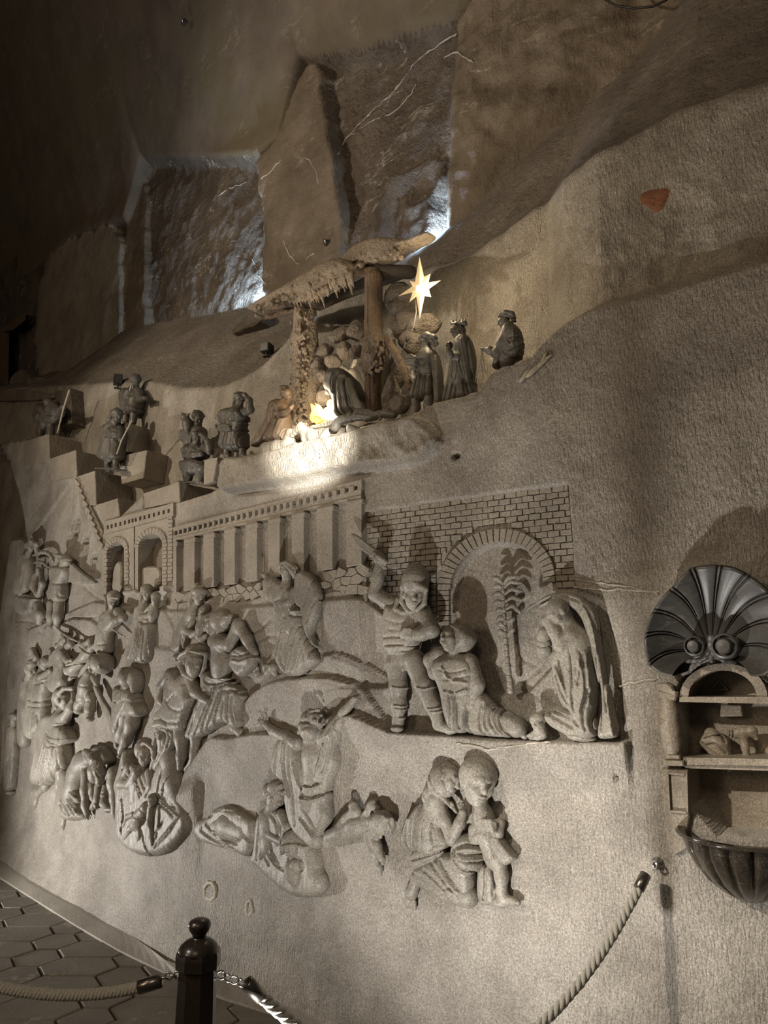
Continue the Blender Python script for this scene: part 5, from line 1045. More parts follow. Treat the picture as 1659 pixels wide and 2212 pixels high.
# --- fallen child with curly hair
g = FG('carved_child', 'carved curly-haired child lying prone, one arm hanging down, left of the kneeling woman', 790, 1870, C2)
g.part('body').head(1440, 1010, 85, 88, yaw=24, pit=-58, roll=-12).c([(1400, 980, 40, 60), (1300, 1010, 40, 72), (1200, 1060, 34, 74), (1110, 1090, 30, 56)], 10).c([(1180, 1040, 34, 42), (1200, 990, 50, 40), (1225, 960, 55, 36)], 6).c([(1225, 950, 50, 36), (1290, 900, 60, 38), (1275, 860, 60, 36), (1270, 825, 50, 20)], 6).e(1290, 905, 62, 46, 44, 40)
g.c([(1340, 960, 40, 36), (1390, 900, 55, 34), (1415, 840, 50, 24)], 5).c([(1400, 860, 55, 34), (1440, 890, 60, 26)], 4).c([(1400, 1060, 60, 42), (1440, 1150, 75, 36), (1475, 1240, 78, 28)], 6).hand(1475, 1240, 80, -75, 66, 1, .4).c([(1380, 1090, 40, 40), (1410, 1200, 48, 34), (1455, 1310, 45, 26), (1470, 1355, 40, 12)], 6)
g.c([(1110, 1090, 30, 40), (1090, 1130, 30, 34), (1135, 1140, 34, 20)], 6)
g.part('hair').e(1480, 985, 85, 82, 85, 80, 10)
rs = random.Random(11)
for i in range(20): g.c([(1395+9*i+rs.uniform(-6, 6), 930+rs.uniform(-10, 40)+abs(i-8)*3, 135-abs(i-9)*6, 12), (1400+9*i+rs.uniform(-8, 8), 1020+rs.uniform(-20, 60), 140-abs(i-9)*7, 9)], 1)
g.end()
# --- C7: mother with wind-blown veil, soldiers and women on the left of it
C7 = (320, 1200, 4.1475)
g = FG('carved_woman', 'carved running mother with wind-blown hair and a large veil puffed out behind her', 640, 1450, C7)
g.part('body').head(1240, 130, 70, 80, yaw=-50, pit=12, roll=-10).c([(1240, 220, 50, 48), (1240, 330, 45, 85), (1270, 480, 45, 85), (1300, 650, 45, 95)], 12, .8).c([(1180, 300, 60, 46), (1110, 260, 65, 38), (1060, 190, 60, 30)], 7).hand(1060, 200, 60, 130, 95, -1, .3).c([(1320, 320, 60, 46), (1280, 420, 80, 38), (1200, 440, 90, 30)], 7)
g.part('hair').c([(1190, 110, 70, 26), (1200, 80, 90, 28), (1260, 70, 95, 30), (1310, 130, 90, 30), (1320, 190, 70, 20)], 4, sm=1).c([(1220, 90, 110, 16), (1280, 130, 110, 18), (1300, 200, 90, 12)], 3).c([(1300, 70, 70, 14), (1340, 110, 70, 12)], 3).f([[(1210, 90), (1260, 120), (1290, 190)], [(1250, 70), (1310, 120), (1320, 180)]], -7, 6)
g.part('veil').p([(1340, 160), (1380, 135), (1450, 145), (1500, 200), (1545, 290), (1555, 400), (1530, 520), (1480, 620), (1470, 720), (1530, 830), (1500, 820), (1440, 720), (1410, 620), (1400, 480), (1340, 450), (1330, 330)], 50, 44, 38, 18)
g.f([[(1490, 210), (1450, 330), (1415, 450)], [(1540, 360), (1480, 470), (1440, 600)], [(1380, 180), (1370, 300), (1350, 430)]], -9, 8)
g.part('robe').p([(1060, 200), (1120, 180), (1180, 220), (1280, 260), (1340, 330), (1340, 450), (1400, 480), (1410, 620), (1440, 720), (1500, 860), (1530, 960), (1440, 1010), (1380, 1080), (1270, 1085), (1190, 1000), (1160, 900), (1180, 740), (1180, 560), (1150, 420), (1080, 410), (1060, 320)], 40, 54, 48, 20)
g.f([[(1090, 200), (1100, 300), (1090, 400)], [(1150, 230), (1150, 330), (1120, 400)], [(1270, 270), (1210, 380), (1160, 415)], [(1280, 280), (1320, 360), (1330, 430)], [(1260, 530), (1320, 470), (1390, 460)], [(1260, 480), (1290, 540), (1370, 540)], [(1230, 640), (1190, 760), (1170, 880)], [(1290, 660), (1260, 820), (1240, 1000)], [(1350, 720), (1340, 870), (1290, 1060)], [(1420, 700), (1400, 830), (1430, 980)], [(1380, 620), (1350, 660), (1310, 800)], [(1200, 880), (1230, 1000), (1280, 1070)], [(1460, 830), (1450, 920), (1400, 1010)]], -11, 9)
g.f([[(1120, 200), (1120, 320), (1100, 400)], [(1260, 560), (1220, 720), (1190, 900)], [(1320, 660), (1300, 860), (1260, 1040)], [(1390, 760), (1370, 920), (1330, 1050)], [(1300, 500), (1350, 500), (1390, 490)], [(1230, 300), (1230, 420), (1240, 520)]], 10, 10).end()
g = FG('carved_rubble', 'small rough carved heap of stones at the feet of the running mother', 570, 1470, C7, cat='carved rocks')
g.part('stones'); rs = random.Random(3)
for i in range(16): g.e(900+rs.uniform(0, 270), 1060-rs.uniform(0, 70)+.0*i, 25+rs.uniform(0, 15), rs.uniform(18, 42), rs.uniform(18, 36), 34, rs.uniform(-40, 40))
g.e(1120, 1000, 40, 45, 40, 45).end()
# --- soldier in a ribbed helmet seen from behind, arm bent
g = FG('carved_soldier', 'carved soldier in a ribbed close helmet, seen from behind with his elbow raised', 490, 1600, C7)
g.part('body').head(590, 600, 85, 108, yaw=-75, pit=4, roll=-4).c([(640, 690, 60, 60), (660, 800, 55, 110), (670, 950, 50, 118), (660, 1030, 50, 112)], 12, .8).c([(590, 770, 75, 62), (680, 790, 100, 62), (740, 800, 105, 60), (810, 620, 100, 52)], 8).c([(810, 620, 95, 52), (890, 750, 80, 48), (950, 880, 70, 40)], 8).hand(760, 920, 110, 200, 110, 1, .4)
g.c([(560, 1200, 50, 80), (480, 1400, 48, 70), (430, 1600, 45, 56), (420, 1780, 42, 44), (400, 1850, 40, 36)], 10).c([(395, 1845, 42, 34), (350, 1910, 42, 26), (330, 1925, 40, 15)], 5).c([(740, 1250, 45, 80), (760, 1400, 40, 60), (780, 1540, 40, 46), (830, 1590, 38, 34), (840, 1612, 38, 22)], 8)
g.part('helmet').e(665, 580, 90, 118, 112, 100, 12).c([(575, 520, 110, 20), (630, 560, 120, 20), (640, 660, 115, 18), (625, 700, 105, 16)], 3).e(575, 620, 120, 55, 75, 90, 0, 1, True).p([(640, 560), (770, 500), (785, 560), (740, 640), (640, 705)], 85, 60, 50, 10)
g.f([[(600, 490), (680, 490), (780, 530)], [(640, 560), (700, 560), (770, 560)], [(640, 640), (700, 620), (770, 580)]], -4, 6)
g.part('sleeve').p([(720, 910), (800, 830), (860, 800), (930, 850), (975, 910), (960, 990), (900, 1060), (830, 1100), (780, 1020)], 80, 50, 45, 14).f([[(770, 890), (850, 905), (930, 860)], [(800, 860), (870, 890), (920, 870)], [(880, 1010), (930, 960), (960, 920)]], -8, 7).f([[(780, 940), (860, 960), (950, 920)]], 9, 10)
g.part('tunic').p([(500, 1040), (560, 1030), (650, 1090), (790, 1120), (850, 1200), (890, 1270), (850, 1310), (830, 1420), (860, 1520), (780, 1560), (700, 1480), (650, 1520), (560, 1580), (460, 1640), (350, 1660), (400, 1480), (470, 1330), (510, 1200)], 50, 52, 46, 20)
g.f([[(540, 1050), (520, 1140), (640, 1150), (790, 1110)], [(670, 1170), (740, 1140), (820, 1190), (870, 1260)], [(710, 1210), (790, 1200), (860, 1260)], [(600, 1180), (540, 1350), (440, 1600)], [(660, 1220), (600, 1400), (540, 1560)], [(720, 1230), (690, 1360), (680, 1480)], [(780, 1260), (770, 1400), (800, 1520)], [(510, 1260), (450, 1420), (390, 1600)]], -12, 9)
g.f([[(560, 1080), (620, 1110), (740, 1100)], [(630, 1190), (570, 1380), (490, 1600)], [(690, 1220), (650, 1380), (600, 1540)], [(750, 1240), (730, 1380), (740, 1500)], [(820, 1220), (810, 1340), (830, 1480)]], 11, 10).end()
# --- round-faced soldier
g = FG('carved_soldier', 'carved beardless soldier in a broad brimmed helmet with both hands forward, centre left', 395, 1660, C7)
g.part('body').head(415, 960, 100, 130, yaw=20, pit=-8, roll=6).c([(380, 1080, 60, 50), (320, 1180, 50, 105), (320, 1330, 45, 95), (270, 1450, 45, 90)], 12, .8).c([(200, 1080, 55, 60), (130, 1180, 60, 50), (120, 1300, 70, 40), (160, 1350, 75, 30)], 8).c([(400, 1140, 75, 58), (430, 1220, 100, 52), (500, 1280, 115, 40), (540, 1310, 120, 32)], 8).hand(525, 1295, 122, -20, 90, 1, .6)
g.c([(140, 1500, 45, 82), (150, 1640, 45, 66), (130, 1800, 42, 50)], 10).c([(290, 1500, 45, 80), (300, 1640, 48, 60), (300, 1800, 45, 44), (290, 1900, 42, 34)], 10)
g.part('helmet').p([(285, 930), (330, 850), (400, 830), (480, 840), (530, 870), (500, 900), (420, 880), (340, 920), (310, 960)], 105, 60, 50, 10).e(435, 850, 70, 100, 62, 85, 5).p([(380, 800), (480, 780), (530, 830), (525, 880), (400, 870)], 60, 40, 36, 10)
g.c([(300, 900, 100, 26), (285, 980, 100, 26), (320, 1060, 110, 22), (400, 1110, 120, 18)], 4).c([(520, 890, 100, 18), (505, 1000, 100, 18), (470, 1080, 105, 16)], 4)
g.part('plume').e(255, 910, 70, 38, 40, 36).f([[(225, 880), (260, 900), (290, 890)], [(230, 930), (260, 930), (285, 950)]], -5, 6)
g.part('tunic').p([(200, 1000), (260, 1000), (310, 1090), (390, 1130), (400, 1250), (450, 1260), (400, 1370), (360, 1470), (350, 1580), (240, 1590), (70, 1520), (90, 1430), (180, 1320), (190, 1150)], 48, 60, 52, 26)
g.f([[(300, 1190), (240, 1270), (200, 1320)], [(180, 1280), (230, 1370), (330, 1400), (420, 1330)], [(80, 1470), (200, 1500), (350, 1490)], [(270, 1130), (350, 1150), (390, 1140)]], -8, 7)
for i in range(8): g.f([[(215+22*i, 1110+2*i), (215+22*i, 1170)]], 4, 6)
for i in range(6): g.f([[(270+16*i, 1480), (275+16*i, 1560)]], -4, 5)
g.end()
# --- mother with a child behind them
g = FG('carved_woman', 'carved mother with thick knotted hair hugging her child, behind the round-faced soldier', 430, 1390, C7)
g.part('body').head(455, 370, 70, 78, yaw=22, pit=-6).c([(430, 440, 45, 44), (410, 520, 40, 70), (350, 640, 35, 70), (300, 760, 35, 56)], 10, .8).c([(360, 540, 50, 44), (340, 660, 60, 40), (400, 710, 75, 32), (440, 690, 80, 28)], 7).c([(520, 470, 45, 40), (545, 560, 55, 34), (520, 660, 65, 28)], 7)
g.part('hair').e(465, 320, 65, 78, 55, 75).e(440, 270, 60, 34, 30, 34).c([(400, 330, 70, 30), (385, 420, 60, 30), (390, 500, 60, 26)], 5).f([[(400, 300), (460, 280), (530, 300)], [(395, 350), (400, 420), (385, 490)], [(420, 270), (470, 300), (540, 340)]], -6, 7)
g.part('robe').p([(330, 540), (400, 500), (450, 520), (440, 620), (370, 740), (330, 860), (240, 880), (230, 760), (290, 640)], 35, 44, 38, 14).f([[(340, 560), (320, 680), (300, 820)], [(400, 540), (350, 680), (290, 850)]], -9, 8).end()
g = FG('carved_child', 'small carved child on the arm of the mother with knotted hair', 438, 1375, C7)
g.part('body').head(490, 520, 85, 56, yaw=-20, pit=-14).c([(490, 570, 75, 40), (480, 640, 75, 48), (470, 700, 75, 46)], 8).c([(460, 590, 90, 20), (440, 560, 100, 18)], 3).c([(440, 720, 85, 30), (480, 750, 88, 26), (520, 720, 80, 22)], 5)
g.part('hair').e(505, 490, 80, 52, 46, 56).end()
# --- left end of the relief
C6 = (40, 1350, 4.1475); C5 = (0, 1150, 3.625)
g = FG('carved_child', 'carved curly-headed child dangled by its captor above the bent long-haired woman', 195, 1560, C6)
g.part('body').head(690, 350, 110, 88, yaw=-55, pit=-30, roll=-10).c([(640, 440, 70, 55), (620, 540, 65, 75), (600, 640, 65, 78)], 10).c([(580, 660, 70, 56), (550, 720, 75, 48), (540, 760, 75, 40)], 8).e(540, 775, 80, 48, 22, 40).c([(650, 650, 70, 54), (640, 760, 70, 44), (640, 830, 70, 34)], 8).e(640, 845, 75, 40, 22, 40).c([(680, 470, 90, 36), (700, 520, 105, 28)], 5)
g.f([[(550, 520), (600, 560), (660, 540)], [(520, 680), (570, 700), (620, 680)], [(600, 790), (640, 800), (680, 790)]], -5, 7)
g.part('hair').e(755, 345, 95, 105, 92, 90, 0)
rs = random.Random(21)
for i in range(16): g.e(640+rs.uniform(0, 90), 285+rs.uniform(0, 110), 150+rs.uniform(-10, 10), 15, 14, 16)
g.end()
g = FG('carved_soldier', 'carved soldier in a crested helmet seen from behind, long bare arm lowered', 285, 1640, C6)
g.part('body').head(975, 480, 95, 85, yaw=170, pit=0, face=False).c([(970, 560, 60, 60), (970, 660, 55, 100), (960, 800, 50, 90), (930, 950, 45, 80), (900, 1060, 40, 60)], 12, .8)
g.c([(1050, 730, 60, 82), (1020, 880, 75, 62), (970, 1020, 85, 50), (920, 1130, 90, 36)], 10).hand(925, 1130, 92, -110, 95, 1, .8)
g.part('helmet').e(975, 470, 95, 88, 92, 95).p([(920, 420), (950, 375), (1010, 370), (1080, 400), (1090, 520), (1060, 640), (1040, 560), (1000, 430)], 60, 60, 50, 10)
for i in range(9): g.f([[(930+17*i, 380+4*abs(i-3)), (945+15*i, 430+7*i)]], -5, 5)
g.part('tunic').p([(900, 520), (980, 560), (1060, 580), (1090, 680), (1130, 760), (1100, 840), (980, 820), (960, 900), (930, 1000), (890, 1000), (885, 800), (895, 680)], 55, 70, 60, 16)
for i in range(7): g.f([[(905+22*i, 600), (905+21*i, 670)]], -7, 6)
g.f([[(890, 690), (960, 675), (1060, 690)], [(985, 700), (940, 800), (905, 900)], [(950, 810), (960, 880), (930, 980)]], -8, 7)
g.part('blade').p([(665, 530), (700, 535), (760, 660), (830, 760), (875, 900), (893, 1115), (870, 1080), (820, 880), (740, 720)], 75, 22, 14).end()
g = FG('carved_woman', 'carved long-haired woman bent double with her loose hair hanging down, at the lower left', 195, 1790, C6)
g.part('body').c([(690, 1310, 110, 72), (690, 1350, 110, 66)], 6).c([(640, 1200, 90, 66), (580, 1240, 75, 105), (540, 1330, 60, 110), (500, 1480, 50, 110), (480, 1620, 45, 100)], 14, .85).c([(610, 1330, 100, 52), (600, 1480, 110, 44), (605, 1620, 105, 38), (615, 1680, 105, 32)], 8).hand(615, 1675, 110, -80, 95, 1, .5).c([(660, 1420, 70, 36), (670, 1540, 75, 30), (700, 1620, 80, 28)], 6)
g.c([(430, 1700, 40, 46), (415, 1790, 42, 34), (410, 1830, 42, 16)], 6)
g.part('hair').c([(600, 1140, 100, 34), (680, 1210, 125, 62), (730, 1300, 130, 56), (730, 1400, 120, 34), (710, 1440, 110, 14)], 8).p([(590, 1125), (680, 1110), (760, 1070), (850, 1200), (800, 1280), (700, 1200)], 50, 60, 40, 8)
rs = random.Random(4)
for i in range(9): g.f([[(600+16*i, 1150+10*i), (665+14*i, 1260+8*i), (660+13*i, 1380+6*(i % 3))]], -9, 7)
g.part('robe').p([(430, 1300), (490, 1290), (500, 1400), (560, 1420), (590, 1520), (590, 1660), (640, 1690), (620, 1740), (500, 1760), (390, 1720), (365, 1620), (400, 1500)], 40, 66, 58, 22)
g.f([[(500, 1300), (510, 1380), (560, 1430)], [(470, 1420), (540, 1500), (580, 1600)], [(450, 1480), (510, 1560), (560, 1650)], [(430, 1540), (490, 1620), (530, 1700)], [(400, 1600), (450, 1680), (470, 1740)], [(560, 1440), (545, 1560), (560, 1680)]], -13, 9).f([[(460, 1450), (525, 1530), (570, 1620)], [(440, 1510), (500, 1590), (545, 1680)], [(415, 1570), (470, 1650), (500, 1720)]], 10, 9).end()
g = FG('carved_infant', 'small carved infant legs and feet poking out beside the bent long-haired woman', 225, 1765, C6, cat='carved figure')
g.part('leg').c([(720, 1440, 60, 40), (710, 1560, 70, 36), (680, 1620, 80, 32), (660, 1640, 80, 26)], 6)
g.part('leg').c([(790, 1430, 50, 38), (780, 1520, 60, 42), (770, 1600, 70, 40), (800, 1650, 80, 28), (830, 1655, 80, 16)], 6).f([[(750, 1500), (780, 1510), (815, 1500)], [(750, 1540), (780, 1550), (815, 1540)]], -6, 6)
g.part('leg').c([(860, 1330, 60, 66), (860, 1420, 60, 60), (870, 1560, 55, 46), (870, 1680, 50, 34), (880, 1760, 48, 16)], 10).end()
g = FG('carved_woman', 'carved seated mother in a headscarf holding a limp child on her knees, lower left', 330, 1850, C6)
g.part('body').head(1135, 1165, 110, 95, yaw=18, pit=-20, roll=6).c([(1120, 1270, 60, 52), (1090, 1380, 55, 115), (1080, 1540, 50, 115)], 12, .8).c([(1000, 1280, 75, 56), (930, 1420, 95, 54), (1000, 1430, 120, 42), (1060, 1320, 130, 34), (1020, 1280, 130, 30)], 8).hand(1040, 1310, 135, 110, 90, -1, .6).c([(1180, 1330, 70, 50), (1200, 1440, 90, 42), (1150, 1520, 110, 36)], 8)
g.part('headscarf').e(1130, 1110, 95, 94, 105, 95).c([(1055, 1130, 110, 22), (1130, 1050, 150, 20), (1205, 1110, 120, 20)], 4).c([(1205, 1110, 100, 26), (1215, 1220, 90, 26), (1190, 1280, 80, 22)], 5).f([[(1060, 1060), (1130, 1030), (1200, 1050)]], -5, 6).e(1130, 1200, 175, 66, 74, 60, 0, 2, True)
g.part('robe').p([(990, 1090), (1040, 1110), (1020, 1210), (1060, 1280), (1190, 1290), (1240, 1400), (1300, 1240), (1360, 1180), (1430, 1320), (1490, 1520), (1560, 1680), (1570, 1820), (1480, 1960), (1340, 2060), (1180, 2080), (1030, 2020), (930, 1900), (920, 1700), (930, 1520), (900, 1440), (950, 1290)], 34, 70, 60, 24)
g.f([[(960, 1290), (990, 1350), (1030, 1380)], [(1000, 1250), (1020, 1330), (1070, 1370)], [(1040, 1280), (1080, 1400), (1120, 1540)], [(1100, 1310), (1140, 1420), (1170, 1480)], [(1200, 1320), (1190, 1420), (1200, 1470)], [(1360, 1190), (1300, 1360), (1270, 1560)], [(1290, 1530), (1350, 1560), (1440, 1640)], [(1280, 1600), (1360, 1640), (1420, 1720)], [(1290, 1520), (1250, 1700), (1240, 1880)], [(1330, 1760), (1260, 1860), (1240, 1960)], [(1450, 1740), (1360, 1860), (1250, 1990)], [(1140, 1840), (1160, 1960), (1200, 2060)], [(1230, 1220), (1220, 1340), (1215, 1450)]], -14, 10)
g.f([[(1040, 1300), (1100, 1420), (1140, 1520)], [(1400, 1300), (1340, 1440), (1320, 1560)], [(1310, 1580), (1390, 1640), (1460, 1700)], [(1300, 1620), (1300, 1760), (1270, 1900)], [(1480, 1700), (1400, 1840), (1280, 1960)], [(960, 1560), (980, 1700), (960, 1860)]], 12, 11).end()
g = FG('carved_child', 'carved limp child lying across the knees of the mother in the headscarf', 305, 1830, C6)
g.part('body').head(1200, 1570, 140, 62, yaw=30, pit=30, roll=40).c([(1150, 1640, 120, 60), (1100, 1720, 120, 66), (1060, 1790, 115, 58)], 10).c([(1190, 1640, 130, 36), (1180, 1760, 130, 34), (1200, 1880, 120, 28), (1200, 1980, 110, 18)], 6).c([(1050, 1790, 110, 44), (1010, 1830, 110, 36), (960, 1920, 100, 26)], 6).c([(1090, 1810, 110, 46), (1100, 1880, 105, 36), (1080, 1950, 100, 22)], 6).c([(1030, 1700, 120, 30), (980, 1720, 115, 26), (950, 1800, 105, 24), (950, 1880, 100, 20)], 5).f([[(1060, 1700), (1100, 1740), (1160, 1740)], [(1110, 1640), (1140, 1690)]], -6, 7).end()
g = FG('carved_woman', 'carved bowed woman with a long plait wound over her face, before the beardless soldier', 355, 1700, C6)
g.part('body').head(1290, 960, 70, 85, yaw=-30, pit=-35).c([(1330, 1060, 45, 60), (1360, 1200, 40, 100), (1390, 1400, 40, 110), (1430, 1600, 36, 110)], 12, .8)
g.part('hair').c([(1250, 900, 90, 56), (1330, 880, 80, 60), (1390, 960, 70, 46), (1370, 1060, 75, 44), (1300, 1150, 85, 42), (1260, 1240, 85, 34), (1230, 1280, 80, 26)], 8, sm=1).c([(1240, 940, 110, 26), (1220, 1060, 100, 26), (1215, 1180, 95, 26), (1240, 1270, 90, 22)], 5).f([[(1230, 930), (1320, 910), (1390, 960)], [(1240, 960), (1320, 1000), (1330, 1080), (1250, 1220)], [(1260, 1000), (1280, 1080), (1230, 1190)], [(1350, 940), (1370, 1010), (1340, 1100)]], -9, 8)
g.part('robe').p([(1300, 1060), (1400, 1020), (1420, 1160), (1480, 1400), (1560, 1650), (1500, 1800), (1400, 1700), (1340, 1400), (1300, 1220)], 24, 50, 44, 16).f([[(1370, 1080), (1380, 1300), (1440, 1560)], [(1420, 1180), (1450, 1380), (1530, 1640)], [(1320, 1180), (1350, 1380), (1390, 1560)]], -10, 9).end()
g = FG('carved_woman', 'carved woman in a headcloth stretching up her hand towards the dangled child', 100, 1740, C6)
g.part('body').head(405, 680, 90, 92, yaw=48, pit=14, roll=-4).c([(390, 770, 60, 50), (380, 860, 55, 95), (370, 980, 50, 95)], 12, .85).c([(340, 850, 70, 52), (420, 830, 95, 42), (470, 740, 100, 36), (490, 680, 95, 26)], 8).hand(488, 680, 98, 85, 110, -1, .15).c([(300, 840, 60, 50), (240, 940, 70, 46), (270, 1010, 85, 34)], 8)
g.c([(370, 1100, 45, 70), (400, 1300, 40, 60), (390, 1440, 40, 52), (375, 1560, 38, 30)], 10).c([(340, 1150, 44, 60), (260, 1440, 40, 44), (190, 1500, 42, 36), (165, 1590, 42, 28), (150, 1640, 42, 14)], 8)
g.part('headcloth').e(400, 640, 85, 92, 88, 90).p([(310, 620), (340, 760), (370, 780), (360, 640)], 80, 40, 34).c([(330, 640, 130, 22), (410, 570, 150, 20), (490, 570, 110, 20)], 4).e(440, 690, 150, 60, 78, 55, 0, 2, True)
g.part('robe').p([(270, 800), (350, 790), (420, 800), (440, 900), (490, 960), (480, 1060), (440, 1080), (450, 1200), (420, 1300), (330, 1420), (230, 1450), (150, 1420), (180, 1260), (220, 1100), (200, 980), (230, 880)], 50, 66, 56, 22)
g.f([[(285, 960), (300, 1050), (380, 1070), (450, 1060)], [(290, 1080), (370, 1085), (450, 1080)], [(300, 1100), (270, 1260), (200, 1420)], [(330, 1110), (310, 1250), (270, 1430)], [(370, 1110), (380, 1230), (340, 1400)], [(410, 1110), (420, 1200), (400, 1320)], [(260, 1090), (220, 1240), (160, 1400)], [(360, 900), (400, 910), (430, 940)], [(400, 920), (395, 980), (400, 1040)]], -12, 9)
g.f([[(315, 1100), (290, 1260), (235, 1430)], [(350, 1110), (345, 1250), (300, 1420)], [(300, 1000), (370, 1040), (440, 1030)], [(280, 1090), (245, 1250), (180, 1410)]], 10, 9).end()
g = FG('carved_couple_woman', 'carved woman with joined hands, the nearer of the two standing at the left edge', 100, 1600, C6, cat='carved figure'); g.root.name = 'carved_woman'
g.part('body').head(225, 350, 80, 66, yaw=45, pit=12).c([(210, 410, 50, 42), (200, 500, 50, 80), (190, 640, 46, 78), (180, 760, 44, 80)], 12, .8).c([(180, 480, 70, 40), (210, 470, 90, 34), (290, 410, 95, 28)], 7).hand(285, 415, 95, 75, 62, -1, .2)
g.part('hair').e(255, 330, 60, 62, 62, 62).c([(300, 230, 40, 34), (320, 290, 40, 38), (300, 340, 45, 26)], 6).f([[(280, 220), (330, 260), (310, 330)]], -6, 7)
g.part('robe').p([(170, 430), (240, 420), (310, 460), (290, 560), (270, 680), (255, 780), (240, 900), (210, 1000), (110, 1040), (95, 900), (110, 760), (130, 600)], 40, 62, 54, 18).f([[(120, 670), (190, 690), (270, 670)], [(120, 720), (190, 735), (260, 720)], [(150, 780), (140, 900), (120, 1010)], [(190, 790), (190, 900), (180, 1000)], [(160, 470), (180, 540), (260, 500)]], -10, 8).f([[(170, 790), (165, 900), (150, 1010)], [(220, 790), (220, 880), (205, 980)]], 9, 9).end()
g = FG('carved_man', 'carved turbaned man, outermost of the two standing at the left edge', 75, 1610, C6)
g.part('body').head(105, 410, 55, 70, yaw=40, pit=-4).c([(90, 480, 40, 44), (80, 600, 36, 66), (80, 760, 34, 66), (60, 900, 30, 60)], 12, .8)
g.part('turban').e(125, 350, 50, 60, 46, 60, -20).c([(100, 270, 40, 16), (130, 230, 40, 28), (160, 290, 42, 26)], 6).f([[(70, 350), (120, 330), (180, 350)], [(80, 380), (130, 360), (180, 380)]], -6, 6)
g.part('robe').p([(60, 470), (120, 500), (130, 640), (110, 740), (95, 900), (90, 1100), (30, 1100), (20, 900), (30, 680)], 24, 44, 38, 10).f([[(40, 660), (80, 700), (120, 690)], [(90, 780), (70, 900), (70, 1060)]], -9, 8).end()
g = FG('carved_figures', 'carved person swinging a short axe overhead, between the left pair and the dangled child', 145, 1480, C6); g.root.name = 'carved_person'
g.part('body').head(415, 105, 60, 46, yaw=30, pit=20).c([(400, 160, 45, 40), (390, 260, 40, 62), (380, 380, 40, 62), (360, 520, 38, 56)], 10, .8).c([(440, 190, 55, 32), (470, 170, 65, 30), (455, 110, 70, 22)], 5).c([(350, 200, 50, 28), (390, 150, 60, 24), (420, 130, 70, 20)], 5).c([(430, 300, 50, 40), (450, 330, 55, 30), (480, 320, 60, 20)], 5)
g.part('robe').p([(350, 200), (430, 190), (440, 300), (420, 420), (430, 540), (310, 640), (290, 480), (320, 330)], 34, 44, 38, 12).f([[(380, 300), (350, 420), (330, 560)], [(410, 330), (400, 440), (410, 540)]], -9, 8)
g.part('axe').c([(345, 25, 60, 14), (400, 75, 75, 14), (470, 120, 75, 12), (550, 158, 60, 9)], 3).end()
g = FG('carved_horse', 'low carved horse-like beast with rider behind the dangled child', 180, 1445, C6, cat='carved animal')
g.part('body').c([(560, 150, 40, 26), (590, 200, 45, 40), (630, 240, 45, 40)], 8).c([(600, 170, 50, 24), (650, 140, 55, 24), (660, 200, 50, 30), (640, 250, 55, 28)], 8).e(500, 400, 30, 95, 80, 40).c([(500, 380, 36, 50), (600, 280, 40, 46), (640, 240, 40, 36)], 8).c([(470, 480, 40, 26), (450, 540, 40, 20)], 5).c([(690, 190, 45, 28), (740, 180, 45, 26), (720, 230, 45, 22)], 5).f([[(440, 380), (500, 350), (580, 340)], [(430, 450), (480, 470), (520, 460)], [(560, 190), (600, 230), (650, 260)]], -9, 8).end()
# --- standing figures above
g = FG('carved_woman', 'carved standing woman pressing a child to her shoulder, below the larger carved arch', 300, 1440, C5)
g.part('body').head(1150, 480, 70, 52, yaw=10, pit=-10).c([(1140, 540, 45, 34), (1130, 620, 42, 62), (1120, 700, 40, 64), (1120, 850, 38, 60), (1110, 960, 36, 50)], 10, .85).c([(1110, 600, 60, 30), (1120, 660, 75, 26), (1190, 650, 85, 22)], 5)
g.part('hair').e(1150, 445, 62, 52, 44, 52).c([(1110, 470, 60, 20), (1105, 560, 55, 18)], 4)
g.part('robe').p([(1090, 560), (1150, 570), (1200, 640), (1220, 700), (1200, 820), (1190, 940), (1160, 1030), (1090, 1020), (1010, 1010), (1060, 880), (1080, 740)], 38, 48, 42, 14).f([[(1100, 680), (1150, 720), (1210, 690)], [(1090, 740), (1080, 860), (1030, 1000)], [(1120, 750), (1105, 880), (1060, 1010)], [(1150, 760), (1140, 880), (1120, 1010)], [(1100, 640), (1150, 650), (1200, 630)]], -11, 8).f([[(1105, 750), (1092, 870), (1045, 1005)], [(1135, 760), (1122, 880), (1090, 1015)], [(1170, 770), (1165, 900), (1150, 1010)]], 9, 8).end()
g = FG('carved_child', 'small carved child held at the shoulder of the standing woman below the arch', 334, 1330, C5)
g.part('body').head(1215, 525, 85, 42, yaw=-20, pit=-6).c([(1205, 580, 75, 36), (1200, 640, 70, 38), (1190, 680, 65, 28)], 6).c([(1170, 590, 90, 16), (1140, 620, 95, 14)], 3)
g.part('hair').e(1220, 500, 82, 40, 36, 42).f([[(1190, 510), (1215, 560), (1200, 600)]], -4, 5).end()
g = FG('carved_soldier', 'small carved helmeted soldier with an upright sword, left of the standing woman', 240, 1370, C5)
g.part('body').head(880, 545, 62, 50, yaw=15, pit=-6).c([(880, 600, 42, 34), (880, 660, 40, 58), (850, 760, 38, 56), (840, 860, 36, 54), (830, 960, 34, 44)], 10, .85).c([(920, 620, 60, 34), (970, 670, 75, 28), (910, 690, 90, 26)], 5).e(925, 685, 95, 30, 30, 28).c([(840, 640, 60, 28), (815, 700, 70, 24), (800, 700, 80, 20)], 5)
g.part('helmet').e(890, 500, 64, 52, 50, 54).c([(845, 530, 90, 10), (880, 510, 105, 10), (925, 520, 90, 10)], 3)
